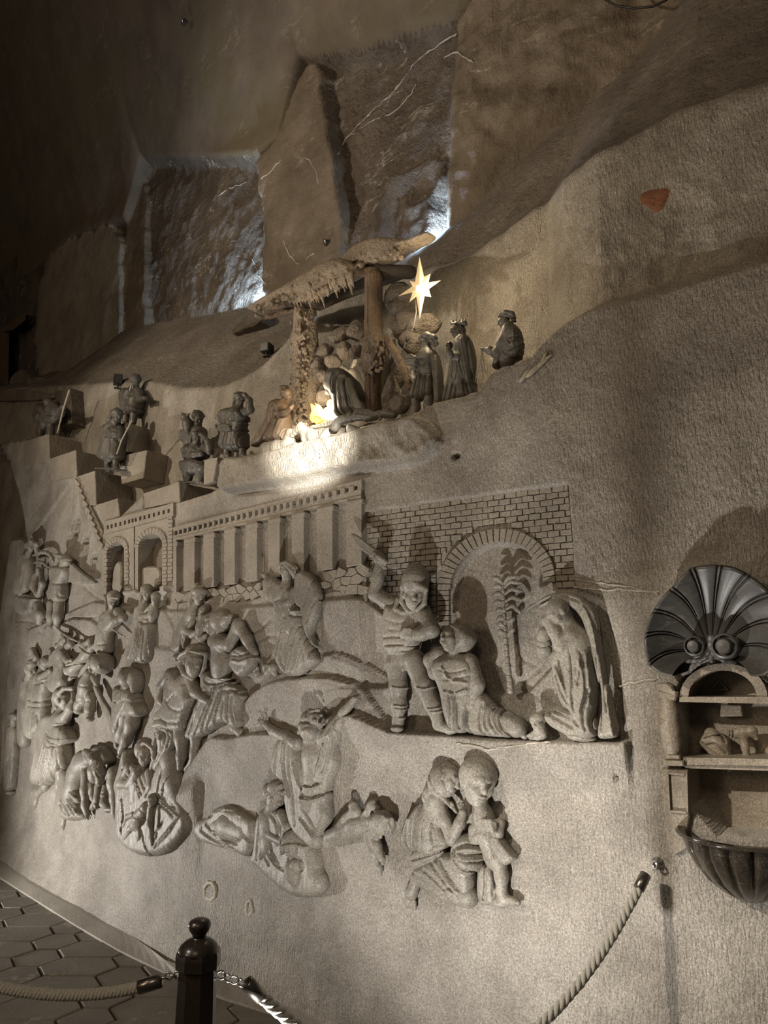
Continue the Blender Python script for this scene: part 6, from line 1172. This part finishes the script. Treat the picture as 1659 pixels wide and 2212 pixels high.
g.part('tunic').p([(830, 610), (920, 610), (940, 700), (900, 760), (860, 800), (870, 900), (860, 960), (770, 960), (780, 830), (800, 720)], 36, 46, 40, 12).f([[(810, 760), (850, 790), (890, 750)], [(790, 880), (830, 870), (870, 880)]], -8, 7)
g.part('sword').c([(828, 500, 70, 7), (832, 580, 76, 12), (838, 660, 80, 14)], 2).c([(825, 670, 82, 9), (860, 672, 82, 9)], 2).c([(880, 750, 50, 10), (940, 800, 45, 9), (985, 822, 36, 6)], 2).end()
g = FG('carved_soldier', 'carved soldier in a fringed skirt raising a great curved blade at the upper left', 122, 1352, C5)
g.part('body').head(462, 195, 50, 38, yaw=-30, pit=0).c([(465, 240, 40, 36), (470, 320, 40, 56), (460, 400, 38, 52)], 10, .85).c([(500, 260, 50, 36), (530, 225, 60, 30), (490, 215, 72, 24)], 5).c([(440, 270, 45, 30), (450, 250, 55, 24)], 5).c([(405, 560, 36, 40), (400, 660, 38, 34), (395, 735, 36, 26)], 8).c([(460, 560, 38, 42), (455, 660, 40, 36), (445, 735, 38, 26)], 8).e(390, 745, 40, 30, 12, 26).e(440, 742, 42, 30, 12, 26)
g.part('helmet').p([(430, 190), (450, 165), (500, 168), (545, 195), (560, 225), (530, 225), (490, 205)], 55, 30, 26, 6)
g.part('tunic').p([(425, 260), (500, 255), (545, 270), (530, 350), (500, 390), (490, 550), (430, 550), (440, 430), (420, 340)], 40, 46, 40, 10).f([[(435, 400), (470, 405), (500, 392)]], -6, 6)
for i in range(5): g.f([[(446+11*i, 470), (444+11*i, 545)]], -5, 4)
g.part('blade', vox=1.2).p([(548, 215), (600, 270), (660, 320), (760, 388), (700, 398), (620, 402), (560, 395), (515, 375), (560, 380)], 20, 14, 10, 4, sm=1).end()
g = FG('carved_woman', 'carved cowled woman blowing a long horn above drapery, at the upper left edge', 55, 1290, C5)
g.part('body').head(240, 120, 36, 38, yaw=35, pit=6).c([(225, 170, 30, 34), (215, 260, 28, 46), (200, 360, 26, 46), (175, 470, 24, 44)], 10, .8)
g.part('hood').c([(215, 100, 40, 30), (255, 75, 50, 26), (285, 100, 45, 22), (285, 150, 40, 18)], 6).f([[(230, 80), (270, 90), (290, 140)]], -6, 7)
g.part('robe').p([(200, 150), (250, 160), (245, 300), (230, 400), (215, 480), (150, 500), (130, 470), (160, 330), (175, 220)], 18, 36, 30, 8).f([[(240, 180), (238, 320), (210, 450)], [(200, 220), (185, 340), (160, 470)]], -9, 7)
g.part('horn').c([(262, 180, 30, 10), (320, 155, 36, 14), (380, 160, 36, 16), (415, 210, 30, 14), (425, 280, 22, 7)], 3, sm=1).c([(262, 240, 24, 7), (320, 225, 28, 10), (370, 265, 26, 9), (420, 295, 20, 6)], 3, sm=1).end()
g = FG('carved_drapery', 'carved bundled captive under the cowled woman at the upper left edge', 75, 1340, C5); g.root.name = 'carved_captive'
g.part('body').head(300, 300, 36, 30, yaw=20, face=False).c([(285, 340, 30, 32), (280, 420, 30, 40), (300, 480, 32, 34)], 8).c([(320, 320, 36, 20), (332, 400, 38, 24), (310, 480, 36, 22)], 6).c([(300, 570, 30, 36), (320, 640, 30, 34), (310, 700, 26, 26)], 8)
g.part('cloth').p([(130, 480), (230, 485), (320, 510), (270, 560), (265, 640), (180, 660), (130, 600)], 18, 34, 28, 8).f([[(160, 500), (240, 510), (310, 520)], [(200, 540), (220, 600), (210, 650)]], -8, 8).end()
g = FG('carved_guard', 'low carved robed person standing alone at the far left bottom', 28, 1712, C5); g.root.name = 'carved_person'
g.part('body').head(110, 1450, 36, 42, yaw=10, face=False).c([(110, 1500, 30, 34), (110, 1580, 28, 42), (100, 1700, 26, 36), (90, 1850, 24, 34), (85, 1990, 22, 30)], 10, .8).e(90, 2040, 26, 44, 16, 30)
g.part('helmet').p([(78, 1430), (90, 1412), (130, 1412), (140, 1440), (135, 1480), (85, 1470)], 36, 26, 22)
g.part('robe').p([(80, 1510), (130, 1500), (145, 1560), (138, 1700), (128, 1870), (115, 2030), (58, 2030), (65, 1880), (45, 1800), (75, 1680)], 20, 34, 28, 8).f([[(125, 1540), (110, 1640), (120, 1700)], [(100, 1620), (85, 1760), (60, 1820)], [(110, 1760), (105, 1900), (95, 2020)], [(80, 1860), (85, 1960), (75, 2020)]], -9, 7).end()
# ================================================================== statues on the ledge
CA = (0, 750, 3.318); CB = (360, 750, 4.1475); CC = (520, 480, 3.6065); CD = (820, 540, 4.1475)
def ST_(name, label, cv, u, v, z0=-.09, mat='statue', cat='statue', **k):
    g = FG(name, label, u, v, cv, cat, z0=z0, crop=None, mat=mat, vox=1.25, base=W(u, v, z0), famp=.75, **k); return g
def feet(g, pts, k=4):
    for x, y, dx, r in pts: g.c([(x, y-60, 0, r*1.1), (x, y-14, 0, r), (x+dx, y-6, 8, r*.8), (x+dx*1.6, y-4, 12, r*.55)], k)
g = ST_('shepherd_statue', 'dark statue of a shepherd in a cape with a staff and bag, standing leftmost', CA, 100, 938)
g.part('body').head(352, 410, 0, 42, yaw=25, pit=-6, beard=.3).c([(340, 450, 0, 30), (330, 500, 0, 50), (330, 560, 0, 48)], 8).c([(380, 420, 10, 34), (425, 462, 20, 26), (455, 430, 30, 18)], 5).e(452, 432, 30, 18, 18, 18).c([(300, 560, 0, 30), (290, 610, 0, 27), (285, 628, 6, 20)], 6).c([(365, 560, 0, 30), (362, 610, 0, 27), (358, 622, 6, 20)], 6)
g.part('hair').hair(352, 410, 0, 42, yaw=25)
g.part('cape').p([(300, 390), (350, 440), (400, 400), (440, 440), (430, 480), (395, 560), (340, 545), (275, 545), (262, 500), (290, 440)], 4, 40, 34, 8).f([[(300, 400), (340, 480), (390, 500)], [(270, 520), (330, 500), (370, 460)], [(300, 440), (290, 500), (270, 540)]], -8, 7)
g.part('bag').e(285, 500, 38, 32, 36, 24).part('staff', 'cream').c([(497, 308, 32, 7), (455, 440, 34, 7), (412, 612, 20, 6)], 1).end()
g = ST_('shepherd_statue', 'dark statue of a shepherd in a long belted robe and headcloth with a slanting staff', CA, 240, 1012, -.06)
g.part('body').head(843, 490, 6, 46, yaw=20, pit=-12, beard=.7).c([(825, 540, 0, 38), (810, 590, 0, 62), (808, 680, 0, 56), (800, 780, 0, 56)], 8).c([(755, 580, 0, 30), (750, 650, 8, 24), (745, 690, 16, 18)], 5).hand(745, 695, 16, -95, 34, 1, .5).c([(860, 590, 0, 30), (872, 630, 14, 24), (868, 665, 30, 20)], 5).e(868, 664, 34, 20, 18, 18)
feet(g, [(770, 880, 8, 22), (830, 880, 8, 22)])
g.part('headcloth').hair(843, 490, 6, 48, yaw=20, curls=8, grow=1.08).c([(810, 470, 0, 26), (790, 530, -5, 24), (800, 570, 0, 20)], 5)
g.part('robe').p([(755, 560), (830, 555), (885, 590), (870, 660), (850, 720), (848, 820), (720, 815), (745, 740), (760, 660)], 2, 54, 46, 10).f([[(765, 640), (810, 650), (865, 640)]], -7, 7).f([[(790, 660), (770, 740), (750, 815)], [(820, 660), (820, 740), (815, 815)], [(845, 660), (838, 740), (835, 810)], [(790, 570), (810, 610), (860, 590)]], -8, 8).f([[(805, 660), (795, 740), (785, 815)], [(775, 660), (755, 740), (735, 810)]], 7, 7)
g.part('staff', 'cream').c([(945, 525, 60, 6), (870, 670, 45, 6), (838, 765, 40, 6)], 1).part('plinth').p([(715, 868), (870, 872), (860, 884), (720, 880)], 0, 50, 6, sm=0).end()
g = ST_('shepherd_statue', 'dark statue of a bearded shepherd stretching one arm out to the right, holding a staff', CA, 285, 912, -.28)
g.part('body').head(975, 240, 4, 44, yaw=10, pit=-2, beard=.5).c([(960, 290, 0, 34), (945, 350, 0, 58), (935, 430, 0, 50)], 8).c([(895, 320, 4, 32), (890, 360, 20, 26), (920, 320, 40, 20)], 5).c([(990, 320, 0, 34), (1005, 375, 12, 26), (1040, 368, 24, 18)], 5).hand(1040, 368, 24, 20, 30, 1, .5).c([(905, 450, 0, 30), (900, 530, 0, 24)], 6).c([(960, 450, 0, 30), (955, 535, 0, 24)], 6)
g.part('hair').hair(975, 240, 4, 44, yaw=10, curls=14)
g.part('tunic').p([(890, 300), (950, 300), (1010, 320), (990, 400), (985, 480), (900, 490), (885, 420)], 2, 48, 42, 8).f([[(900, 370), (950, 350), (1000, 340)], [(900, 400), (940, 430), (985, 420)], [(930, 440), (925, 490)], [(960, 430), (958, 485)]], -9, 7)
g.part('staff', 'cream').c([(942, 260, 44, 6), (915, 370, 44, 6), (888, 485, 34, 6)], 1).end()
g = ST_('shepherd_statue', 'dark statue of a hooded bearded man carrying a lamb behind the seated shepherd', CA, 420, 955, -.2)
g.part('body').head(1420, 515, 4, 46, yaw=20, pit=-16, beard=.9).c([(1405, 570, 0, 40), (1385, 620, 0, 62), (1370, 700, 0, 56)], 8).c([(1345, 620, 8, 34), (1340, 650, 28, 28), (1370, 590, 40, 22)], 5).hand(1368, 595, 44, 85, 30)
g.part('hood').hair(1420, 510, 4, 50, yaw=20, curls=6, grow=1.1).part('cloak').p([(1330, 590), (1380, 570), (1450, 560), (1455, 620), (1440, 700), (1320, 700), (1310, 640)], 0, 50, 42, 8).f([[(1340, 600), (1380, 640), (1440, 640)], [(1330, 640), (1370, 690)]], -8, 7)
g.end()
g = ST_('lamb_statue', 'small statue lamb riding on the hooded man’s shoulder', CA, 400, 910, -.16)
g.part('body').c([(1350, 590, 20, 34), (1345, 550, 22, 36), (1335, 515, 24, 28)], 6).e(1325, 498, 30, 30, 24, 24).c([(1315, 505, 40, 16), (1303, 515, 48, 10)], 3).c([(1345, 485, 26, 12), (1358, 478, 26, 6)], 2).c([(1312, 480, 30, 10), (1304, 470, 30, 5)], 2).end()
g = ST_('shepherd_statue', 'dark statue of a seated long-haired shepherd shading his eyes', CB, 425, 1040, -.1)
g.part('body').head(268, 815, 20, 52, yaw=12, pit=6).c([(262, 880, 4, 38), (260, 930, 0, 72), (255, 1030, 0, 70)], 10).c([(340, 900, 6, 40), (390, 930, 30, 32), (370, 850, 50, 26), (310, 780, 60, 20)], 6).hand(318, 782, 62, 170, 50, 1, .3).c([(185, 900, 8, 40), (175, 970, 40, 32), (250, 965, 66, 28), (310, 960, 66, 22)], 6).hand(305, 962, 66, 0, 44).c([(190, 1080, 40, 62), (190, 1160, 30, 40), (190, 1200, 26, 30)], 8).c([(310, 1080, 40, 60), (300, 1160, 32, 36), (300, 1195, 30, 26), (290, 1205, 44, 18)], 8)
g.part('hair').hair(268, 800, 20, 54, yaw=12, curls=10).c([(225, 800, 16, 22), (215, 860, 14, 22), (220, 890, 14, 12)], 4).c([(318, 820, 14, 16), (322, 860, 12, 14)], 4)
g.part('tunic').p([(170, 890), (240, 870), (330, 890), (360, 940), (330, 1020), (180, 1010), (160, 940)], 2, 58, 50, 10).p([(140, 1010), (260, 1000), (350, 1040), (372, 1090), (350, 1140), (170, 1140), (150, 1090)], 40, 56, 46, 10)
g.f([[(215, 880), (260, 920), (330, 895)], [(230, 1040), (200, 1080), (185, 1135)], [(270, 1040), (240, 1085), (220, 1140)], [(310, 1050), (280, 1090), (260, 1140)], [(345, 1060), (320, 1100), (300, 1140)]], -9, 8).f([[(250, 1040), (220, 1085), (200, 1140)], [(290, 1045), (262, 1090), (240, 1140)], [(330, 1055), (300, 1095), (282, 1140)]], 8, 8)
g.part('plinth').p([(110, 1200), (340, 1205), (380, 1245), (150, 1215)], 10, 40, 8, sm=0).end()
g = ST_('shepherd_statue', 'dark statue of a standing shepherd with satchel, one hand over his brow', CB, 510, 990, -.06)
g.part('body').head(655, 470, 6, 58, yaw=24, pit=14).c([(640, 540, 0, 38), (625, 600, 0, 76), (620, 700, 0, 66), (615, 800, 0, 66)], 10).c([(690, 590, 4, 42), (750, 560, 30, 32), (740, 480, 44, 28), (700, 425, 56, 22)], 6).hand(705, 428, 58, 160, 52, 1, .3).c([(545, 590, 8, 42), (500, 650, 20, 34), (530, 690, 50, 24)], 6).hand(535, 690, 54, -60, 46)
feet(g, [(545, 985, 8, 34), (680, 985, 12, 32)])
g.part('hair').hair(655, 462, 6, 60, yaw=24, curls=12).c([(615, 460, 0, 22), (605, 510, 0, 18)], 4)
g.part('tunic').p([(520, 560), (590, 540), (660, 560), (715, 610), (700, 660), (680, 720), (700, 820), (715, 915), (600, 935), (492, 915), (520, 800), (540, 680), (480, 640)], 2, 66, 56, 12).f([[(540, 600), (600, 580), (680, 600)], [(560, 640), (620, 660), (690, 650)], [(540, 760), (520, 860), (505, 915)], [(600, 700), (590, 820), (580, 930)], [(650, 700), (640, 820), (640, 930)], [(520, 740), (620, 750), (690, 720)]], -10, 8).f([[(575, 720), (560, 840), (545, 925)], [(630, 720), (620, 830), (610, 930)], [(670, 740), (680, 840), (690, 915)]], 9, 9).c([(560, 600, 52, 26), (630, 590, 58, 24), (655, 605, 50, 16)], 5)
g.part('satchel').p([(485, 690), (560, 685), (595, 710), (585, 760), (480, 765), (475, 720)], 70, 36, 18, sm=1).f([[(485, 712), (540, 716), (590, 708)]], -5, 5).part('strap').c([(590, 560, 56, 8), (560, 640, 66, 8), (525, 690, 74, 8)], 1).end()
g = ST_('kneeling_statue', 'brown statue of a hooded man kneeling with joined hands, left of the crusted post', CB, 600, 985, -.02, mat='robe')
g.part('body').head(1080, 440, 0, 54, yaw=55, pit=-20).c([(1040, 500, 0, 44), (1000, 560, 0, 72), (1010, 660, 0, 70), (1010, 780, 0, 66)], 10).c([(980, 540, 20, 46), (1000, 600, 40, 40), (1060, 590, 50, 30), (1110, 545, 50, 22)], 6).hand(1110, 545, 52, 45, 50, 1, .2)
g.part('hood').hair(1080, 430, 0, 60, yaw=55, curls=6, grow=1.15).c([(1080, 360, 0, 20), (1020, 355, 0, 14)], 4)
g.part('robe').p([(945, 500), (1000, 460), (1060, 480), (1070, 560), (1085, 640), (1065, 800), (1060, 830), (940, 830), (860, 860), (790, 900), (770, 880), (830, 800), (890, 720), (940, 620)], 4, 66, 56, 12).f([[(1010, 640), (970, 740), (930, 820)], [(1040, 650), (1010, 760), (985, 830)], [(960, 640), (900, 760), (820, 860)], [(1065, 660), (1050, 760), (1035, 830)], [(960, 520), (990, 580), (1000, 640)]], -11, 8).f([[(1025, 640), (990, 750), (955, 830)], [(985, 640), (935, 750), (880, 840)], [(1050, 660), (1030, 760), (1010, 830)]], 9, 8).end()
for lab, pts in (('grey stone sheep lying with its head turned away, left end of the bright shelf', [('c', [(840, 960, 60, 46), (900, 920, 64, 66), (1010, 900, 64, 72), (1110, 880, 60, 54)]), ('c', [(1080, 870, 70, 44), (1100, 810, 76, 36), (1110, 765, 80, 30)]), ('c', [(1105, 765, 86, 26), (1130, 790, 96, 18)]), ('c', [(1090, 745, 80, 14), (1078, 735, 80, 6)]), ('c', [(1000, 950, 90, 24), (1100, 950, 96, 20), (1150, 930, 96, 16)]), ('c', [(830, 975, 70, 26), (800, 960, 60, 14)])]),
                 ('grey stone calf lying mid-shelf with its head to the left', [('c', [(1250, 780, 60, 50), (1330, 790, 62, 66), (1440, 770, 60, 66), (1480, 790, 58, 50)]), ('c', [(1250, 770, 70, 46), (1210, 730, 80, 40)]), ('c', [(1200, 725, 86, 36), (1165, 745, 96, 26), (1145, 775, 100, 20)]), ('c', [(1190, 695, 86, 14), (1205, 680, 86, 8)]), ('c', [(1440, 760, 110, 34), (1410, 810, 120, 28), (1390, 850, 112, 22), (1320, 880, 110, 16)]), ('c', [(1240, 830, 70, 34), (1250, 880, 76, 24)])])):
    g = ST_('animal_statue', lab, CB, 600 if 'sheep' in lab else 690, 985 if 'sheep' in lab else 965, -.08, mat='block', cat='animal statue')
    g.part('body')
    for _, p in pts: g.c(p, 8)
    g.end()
# --- the manger group
g = ST_('kneeling_statue', 'dark statue of a veiled mother in a long cloak kneeling over the manger', CC, 750, 908, -.10)
g.part('body').head(715, 1205, 40, 50, yaw=-40, pit=-26).c([(740, 1250, 20, 40), (800, 1330, 10, 90), (840, 1440, 0, 95)], 10).c([(720, 1290, 50, 36), (690, 1320, 70, 24), (675, 1330, 76, 16)], 5).hand(680, 1325, 76, 120, 40)
g.part('cloak').p([(700, 1170), (760, 1130), (830, 1160), (885, 1240), (930, 1340), (960, 1430), (970, 1480), (900, 1510), (830, 1530), (775, 1535), (755, 1470), (750, 1400), (735, 1350), (680, 1320), (690, 1240)], 20, 88, 76, 16).p([(830, 1500), (900, 1460), (1000, 1450), (1060, 1500), (1000, 1530), (860, 1540)], 60, 40, 34, 6)
g.f([[(775, 1180), (755, 1260), (765, 1400), (775, 1520)], [(800, 1200), (830, 1320), (860, 1450), (880, 1500)], [(835, 1210), (890, 1330), (930, 1450)], [(740, 1180), (720, 1230), (730, 1320)]], -14, 8).f([[(785, 1190), (790, 1320), (810, 1480)], [(820, 1210), (865, 1330), (905, 1460)], [(765, 1170), (740, 1240), (745, 1340)]], 12, 10).end()
g = ST_('donkey_statue', 'pale stone donkey head with two long upright ears behind the kneeling mother', CC, 765, 850, -.3, mat='pale', cat='animal statue')
g.part('body').c([(880, 1210, -30, 60), (900, 1320, -40, 80), (930, 1420, -50, 84)], 10).c([(870, 1190, -20, 50), (830, 1220, 0, 40)], 8)
for a, b, c_ in (((860, 1150), (893, 1090), (893, 1042)), ((850, 1180), (810, 1150), (772, 1118))): g.part('ear').c([(*a, -10, 16), (*b, 0, 24), (*c_, 0, 6)], 4, .6, sm=1).f([[a, b, c_]], -6, 6)
g.end()
g = ST_('ox_statue', 'pale stone ox head with curved horns at the left of the manger cave', CC, 695, 860, -.32, mat='pale', cat='animal statue')
g.part('body').e(650, 1190, 0, 52, 46, 50).c([(645, 1200, 20, 44), (625, 1270, 50, 30)], 8).c([(690, 1220, -30, 60), (700, 1330, -40, 70)], 10)
for a, b, c_ in (((628, 1160), (600, 1170), (590, 1150)), ((668, 1150), (672, 1100), (655, 1070))): g.part('horn').c([(*a, 10, 14), (*b, 14, 11), (*c_, 18, 4)], 3, sm=1)
g.part('ear').c([(640, 1180, 30, 14), (660, 1235, 40, 20), (668, 1270, 40, 6)], 4, .6).end()
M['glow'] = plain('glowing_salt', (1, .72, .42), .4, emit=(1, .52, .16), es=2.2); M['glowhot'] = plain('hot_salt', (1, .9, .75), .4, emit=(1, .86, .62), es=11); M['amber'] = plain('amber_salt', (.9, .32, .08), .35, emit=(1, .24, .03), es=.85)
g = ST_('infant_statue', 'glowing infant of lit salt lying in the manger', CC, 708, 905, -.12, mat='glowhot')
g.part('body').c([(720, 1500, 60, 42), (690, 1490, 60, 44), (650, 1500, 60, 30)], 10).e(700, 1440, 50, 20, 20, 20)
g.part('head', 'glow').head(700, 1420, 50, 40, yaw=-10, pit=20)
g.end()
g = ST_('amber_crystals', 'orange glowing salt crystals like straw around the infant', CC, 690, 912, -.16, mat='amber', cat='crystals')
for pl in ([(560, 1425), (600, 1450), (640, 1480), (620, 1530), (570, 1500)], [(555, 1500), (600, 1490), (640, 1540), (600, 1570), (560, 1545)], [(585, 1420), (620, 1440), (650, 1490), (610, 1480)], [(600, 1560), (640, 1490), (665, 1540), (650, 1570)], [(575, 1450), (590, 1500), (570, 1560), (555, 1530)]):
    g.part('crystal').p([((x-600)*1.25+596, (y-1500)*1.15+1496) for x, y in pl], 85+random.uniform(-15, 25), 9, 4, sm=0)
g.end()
g = ST_('manger_tray', 'pale wooden tray edge under the glowing infant', CC, 700, 930, -.06, mat='block', cat='tray')
g.part('board').p([(548, 1590), (650, 1570), (740, 1535), (752, 1550), (745, 1575), (650, 1600), (560, 1612)], 90, 26, 8, sm=1).c([(720, 1560, 116, 10), (722, 1620, 116, 9)], 2).end()
g = ST_('coiled_hem', 'dark curved ring of carved stone before the kneeling mother', CC, 765, 930, -.04, cat='carved stone')
g.part('ring').c([(735, 1600, 110, 34), (760, 1545, 110, 32), (840, 1530, 105, 30), (930, 1510, 100, 30), (1000, 1530, 95, 26), (1060, 1500, 70, 26), (1150, 1490, 60, 30), (1200, 1500, 55, 24)], 5, sm=1).c([(1075, 1495, 90, 9), (1090, 1530, 96, 9), (1080, 1545, 96, 7)], 2).end()
# --- the three kings
def king(lab, u, v, z0, **k): return ST_('king_statue', lab, CD, u, v, z0, 'king', **k)
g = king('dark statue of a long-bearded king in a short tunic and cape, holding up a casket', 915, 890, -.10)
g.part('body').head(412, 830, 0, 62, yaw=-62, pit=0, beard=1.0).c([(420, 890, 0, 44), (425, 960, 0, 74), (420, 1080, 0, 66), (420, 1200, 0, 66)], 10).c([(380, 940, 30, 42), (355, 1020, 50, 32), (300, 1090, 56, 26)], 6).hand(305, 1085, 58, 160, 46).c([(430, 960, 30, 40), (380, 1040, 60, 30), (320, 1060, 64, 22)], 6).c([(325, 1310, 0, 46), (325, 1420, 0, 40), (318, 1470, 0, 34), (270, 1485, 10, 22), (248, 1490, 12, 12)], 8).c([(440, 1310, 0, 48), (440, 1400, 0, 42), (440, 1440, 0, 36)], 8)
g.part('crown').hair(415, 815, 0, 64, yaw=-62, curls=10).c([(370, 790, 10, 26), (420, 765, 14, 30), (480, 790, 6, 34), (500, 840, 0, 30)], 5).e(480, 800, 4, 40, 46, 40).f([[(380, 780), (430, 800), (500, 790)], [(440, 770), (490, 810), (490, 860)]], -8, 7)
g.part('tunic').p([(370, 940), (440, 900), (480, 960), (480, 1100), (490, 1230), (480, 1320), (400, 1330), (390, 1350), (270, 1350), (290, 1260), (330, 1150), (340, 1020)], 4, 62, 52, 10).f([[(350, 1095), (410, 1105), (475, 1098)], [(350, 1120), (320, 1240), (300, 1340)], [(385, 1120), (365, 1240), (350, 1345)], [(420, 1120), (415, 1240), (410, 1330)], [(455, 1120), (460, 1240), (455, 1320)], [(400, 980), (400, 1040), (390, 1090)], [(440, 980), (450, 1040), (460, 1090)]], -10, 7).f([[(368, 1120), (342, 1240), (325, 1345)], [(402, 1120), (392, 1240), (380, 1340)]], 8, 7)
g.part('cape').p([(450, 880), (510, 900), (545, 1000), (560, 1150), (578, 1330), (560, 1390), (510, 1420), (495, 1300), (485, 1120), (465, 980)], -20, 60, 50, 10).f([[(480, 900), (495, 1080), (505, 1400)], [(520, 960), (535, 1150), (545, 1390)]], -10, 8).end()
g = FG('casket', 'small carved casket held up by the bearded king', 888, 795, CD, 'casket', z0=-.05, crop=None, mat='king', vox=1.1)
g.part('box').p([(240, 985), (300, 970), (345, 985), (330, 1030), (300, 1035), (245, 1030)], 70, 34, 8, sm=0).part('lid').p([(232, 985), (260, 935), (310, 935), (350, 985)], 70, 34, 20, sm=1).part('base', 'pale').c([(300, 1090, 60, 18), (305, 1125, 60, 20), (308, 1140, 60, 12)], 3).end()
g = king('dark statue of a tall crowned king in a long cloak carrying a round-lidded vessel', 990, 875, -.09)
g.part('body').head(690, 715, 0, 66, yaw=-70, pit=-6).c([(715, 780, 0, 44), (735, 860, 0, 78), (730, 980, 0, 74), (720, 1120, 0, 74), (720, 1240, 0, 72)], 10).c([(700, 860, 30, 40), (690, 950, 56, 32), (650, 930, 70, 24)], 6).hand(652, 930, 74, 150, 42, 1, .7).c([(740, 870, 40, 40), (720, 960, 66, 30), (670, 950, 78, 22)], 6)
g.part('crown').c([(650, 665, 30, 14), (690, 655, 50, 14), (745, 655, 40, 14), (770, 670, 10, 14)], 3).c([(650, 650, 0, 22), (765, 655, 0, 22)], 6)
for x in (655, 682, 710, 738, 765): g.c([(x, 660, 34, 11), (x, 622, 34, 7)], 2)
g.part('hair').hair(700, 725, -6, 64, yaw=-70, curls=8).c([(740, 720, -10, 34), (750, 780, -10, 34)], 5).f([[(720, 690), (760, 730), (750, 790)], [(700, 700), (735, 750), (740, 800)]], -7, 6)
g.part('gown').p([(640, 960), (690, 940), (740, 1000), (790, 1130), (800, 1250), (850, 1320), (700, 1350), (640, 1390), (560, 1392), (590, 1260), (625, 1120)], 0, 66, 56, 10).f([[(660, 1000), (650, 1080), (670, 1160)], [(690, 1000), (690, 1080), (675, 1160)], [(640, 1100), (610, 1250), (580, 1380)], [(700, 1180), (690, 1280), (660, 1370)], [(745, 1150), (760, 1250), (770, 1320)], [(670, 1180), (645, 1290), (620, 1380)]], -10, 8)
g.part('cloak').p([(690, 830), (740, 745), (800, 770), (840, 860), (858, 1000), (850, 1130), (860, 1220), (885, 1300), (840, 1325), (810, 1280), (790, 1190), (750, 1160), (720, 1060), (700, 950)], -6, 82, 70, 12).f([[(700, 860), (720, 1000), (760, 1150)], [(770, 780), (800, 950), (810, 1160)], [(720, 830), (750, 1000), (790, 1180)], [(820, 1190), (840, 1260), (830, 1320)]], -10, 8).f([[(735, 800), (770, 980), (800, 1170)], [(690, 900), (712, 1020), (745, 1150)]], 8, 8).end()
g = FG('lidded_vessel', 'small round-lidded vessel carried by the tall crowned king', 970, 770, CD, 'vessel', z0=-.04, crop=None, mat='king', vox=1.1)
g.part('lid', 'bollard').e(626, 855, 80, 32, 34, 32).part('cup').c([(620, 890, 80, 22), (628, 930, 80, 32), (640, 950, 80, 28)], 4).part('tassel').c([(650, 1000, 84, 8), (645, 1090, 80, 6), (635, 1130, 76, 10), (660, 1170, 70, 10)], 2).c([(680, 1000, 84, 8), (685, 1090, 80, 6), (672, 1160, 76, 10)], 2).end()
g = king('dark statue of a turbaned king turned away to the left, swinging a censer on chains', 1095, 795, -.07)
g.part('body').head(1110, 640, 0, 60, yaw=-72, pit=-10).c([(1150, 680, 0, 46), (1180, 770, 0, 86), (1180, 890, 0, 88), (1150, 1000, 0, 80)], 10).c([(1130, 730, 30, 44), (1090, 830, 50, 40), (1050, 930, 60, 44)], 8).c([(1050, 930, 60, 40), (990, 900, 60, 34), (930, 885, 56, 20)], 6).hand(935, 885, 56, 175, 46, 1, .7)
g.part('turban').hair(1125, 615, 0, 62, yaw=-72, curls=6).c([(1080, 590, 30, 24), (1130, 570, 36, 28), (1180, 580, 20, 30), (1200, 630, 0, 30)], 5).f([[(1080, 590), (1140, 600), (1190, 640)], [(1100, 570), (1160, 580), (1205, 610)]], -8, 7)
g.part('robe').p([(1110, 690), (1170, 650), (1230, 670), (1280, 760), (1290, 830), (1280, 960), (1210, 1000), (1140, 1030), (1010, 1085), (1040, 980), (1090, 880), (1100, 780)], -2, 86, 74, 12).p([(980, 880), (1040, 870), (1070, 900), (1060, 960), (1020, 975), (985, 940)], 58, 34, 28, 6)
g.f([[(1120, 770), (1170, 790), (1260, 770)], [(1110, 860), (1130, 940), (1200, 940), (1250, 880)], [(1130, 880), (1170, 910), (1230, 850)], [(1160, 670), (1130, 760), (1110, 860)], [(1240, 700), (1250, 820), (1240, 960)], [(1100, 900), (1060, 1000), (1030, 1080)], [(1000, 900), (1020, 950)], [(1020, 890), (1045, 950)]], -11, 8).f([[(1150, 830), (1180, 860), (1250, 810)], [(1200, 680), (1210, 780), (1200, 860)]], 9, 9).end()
ce = thing('censer_chains', 'three pale censer chains hanging from the outstretched hand of the turbaned king', 'chain', W(1030, 820, .0))
for a, b, c_ in (((918, 890), (890, 1030), (858, 1190)), ((920, 890), (925, 980), (943, 1105)), ((912, 890), (905, 1000), (920, 1110))):
    P = [W(820+x/4.1475, 540+y/4.1475, -.05) for x, y in (a, b, c_)]; mb = MB(); n = 14
    for i in range(n):
        t = i/n; q = Vector(P[0]).lerp(Vector(P[1]), t*2) if t < .5 else Vector(P[1]).lerp(Vector(P[2]), t*2-1); t2 = (i+.8)/n; q2 = Vector(P[0]).lerp(Vector(P[1]), t2*2) if t2 < .5 else Vector(P[1]).lerp(Vector(P[2]), t2*2-1)
        mb.tube([q, q.lerp(q2, .5), q2], [.0022, .0055, .0022], 6)
    mb.build('chain', 'cream', ce, True, kind='stuff')
lamp('manger_lamp', 'POINT', W(672, 868, .0), 7, (1, .84, .60), size=.03)
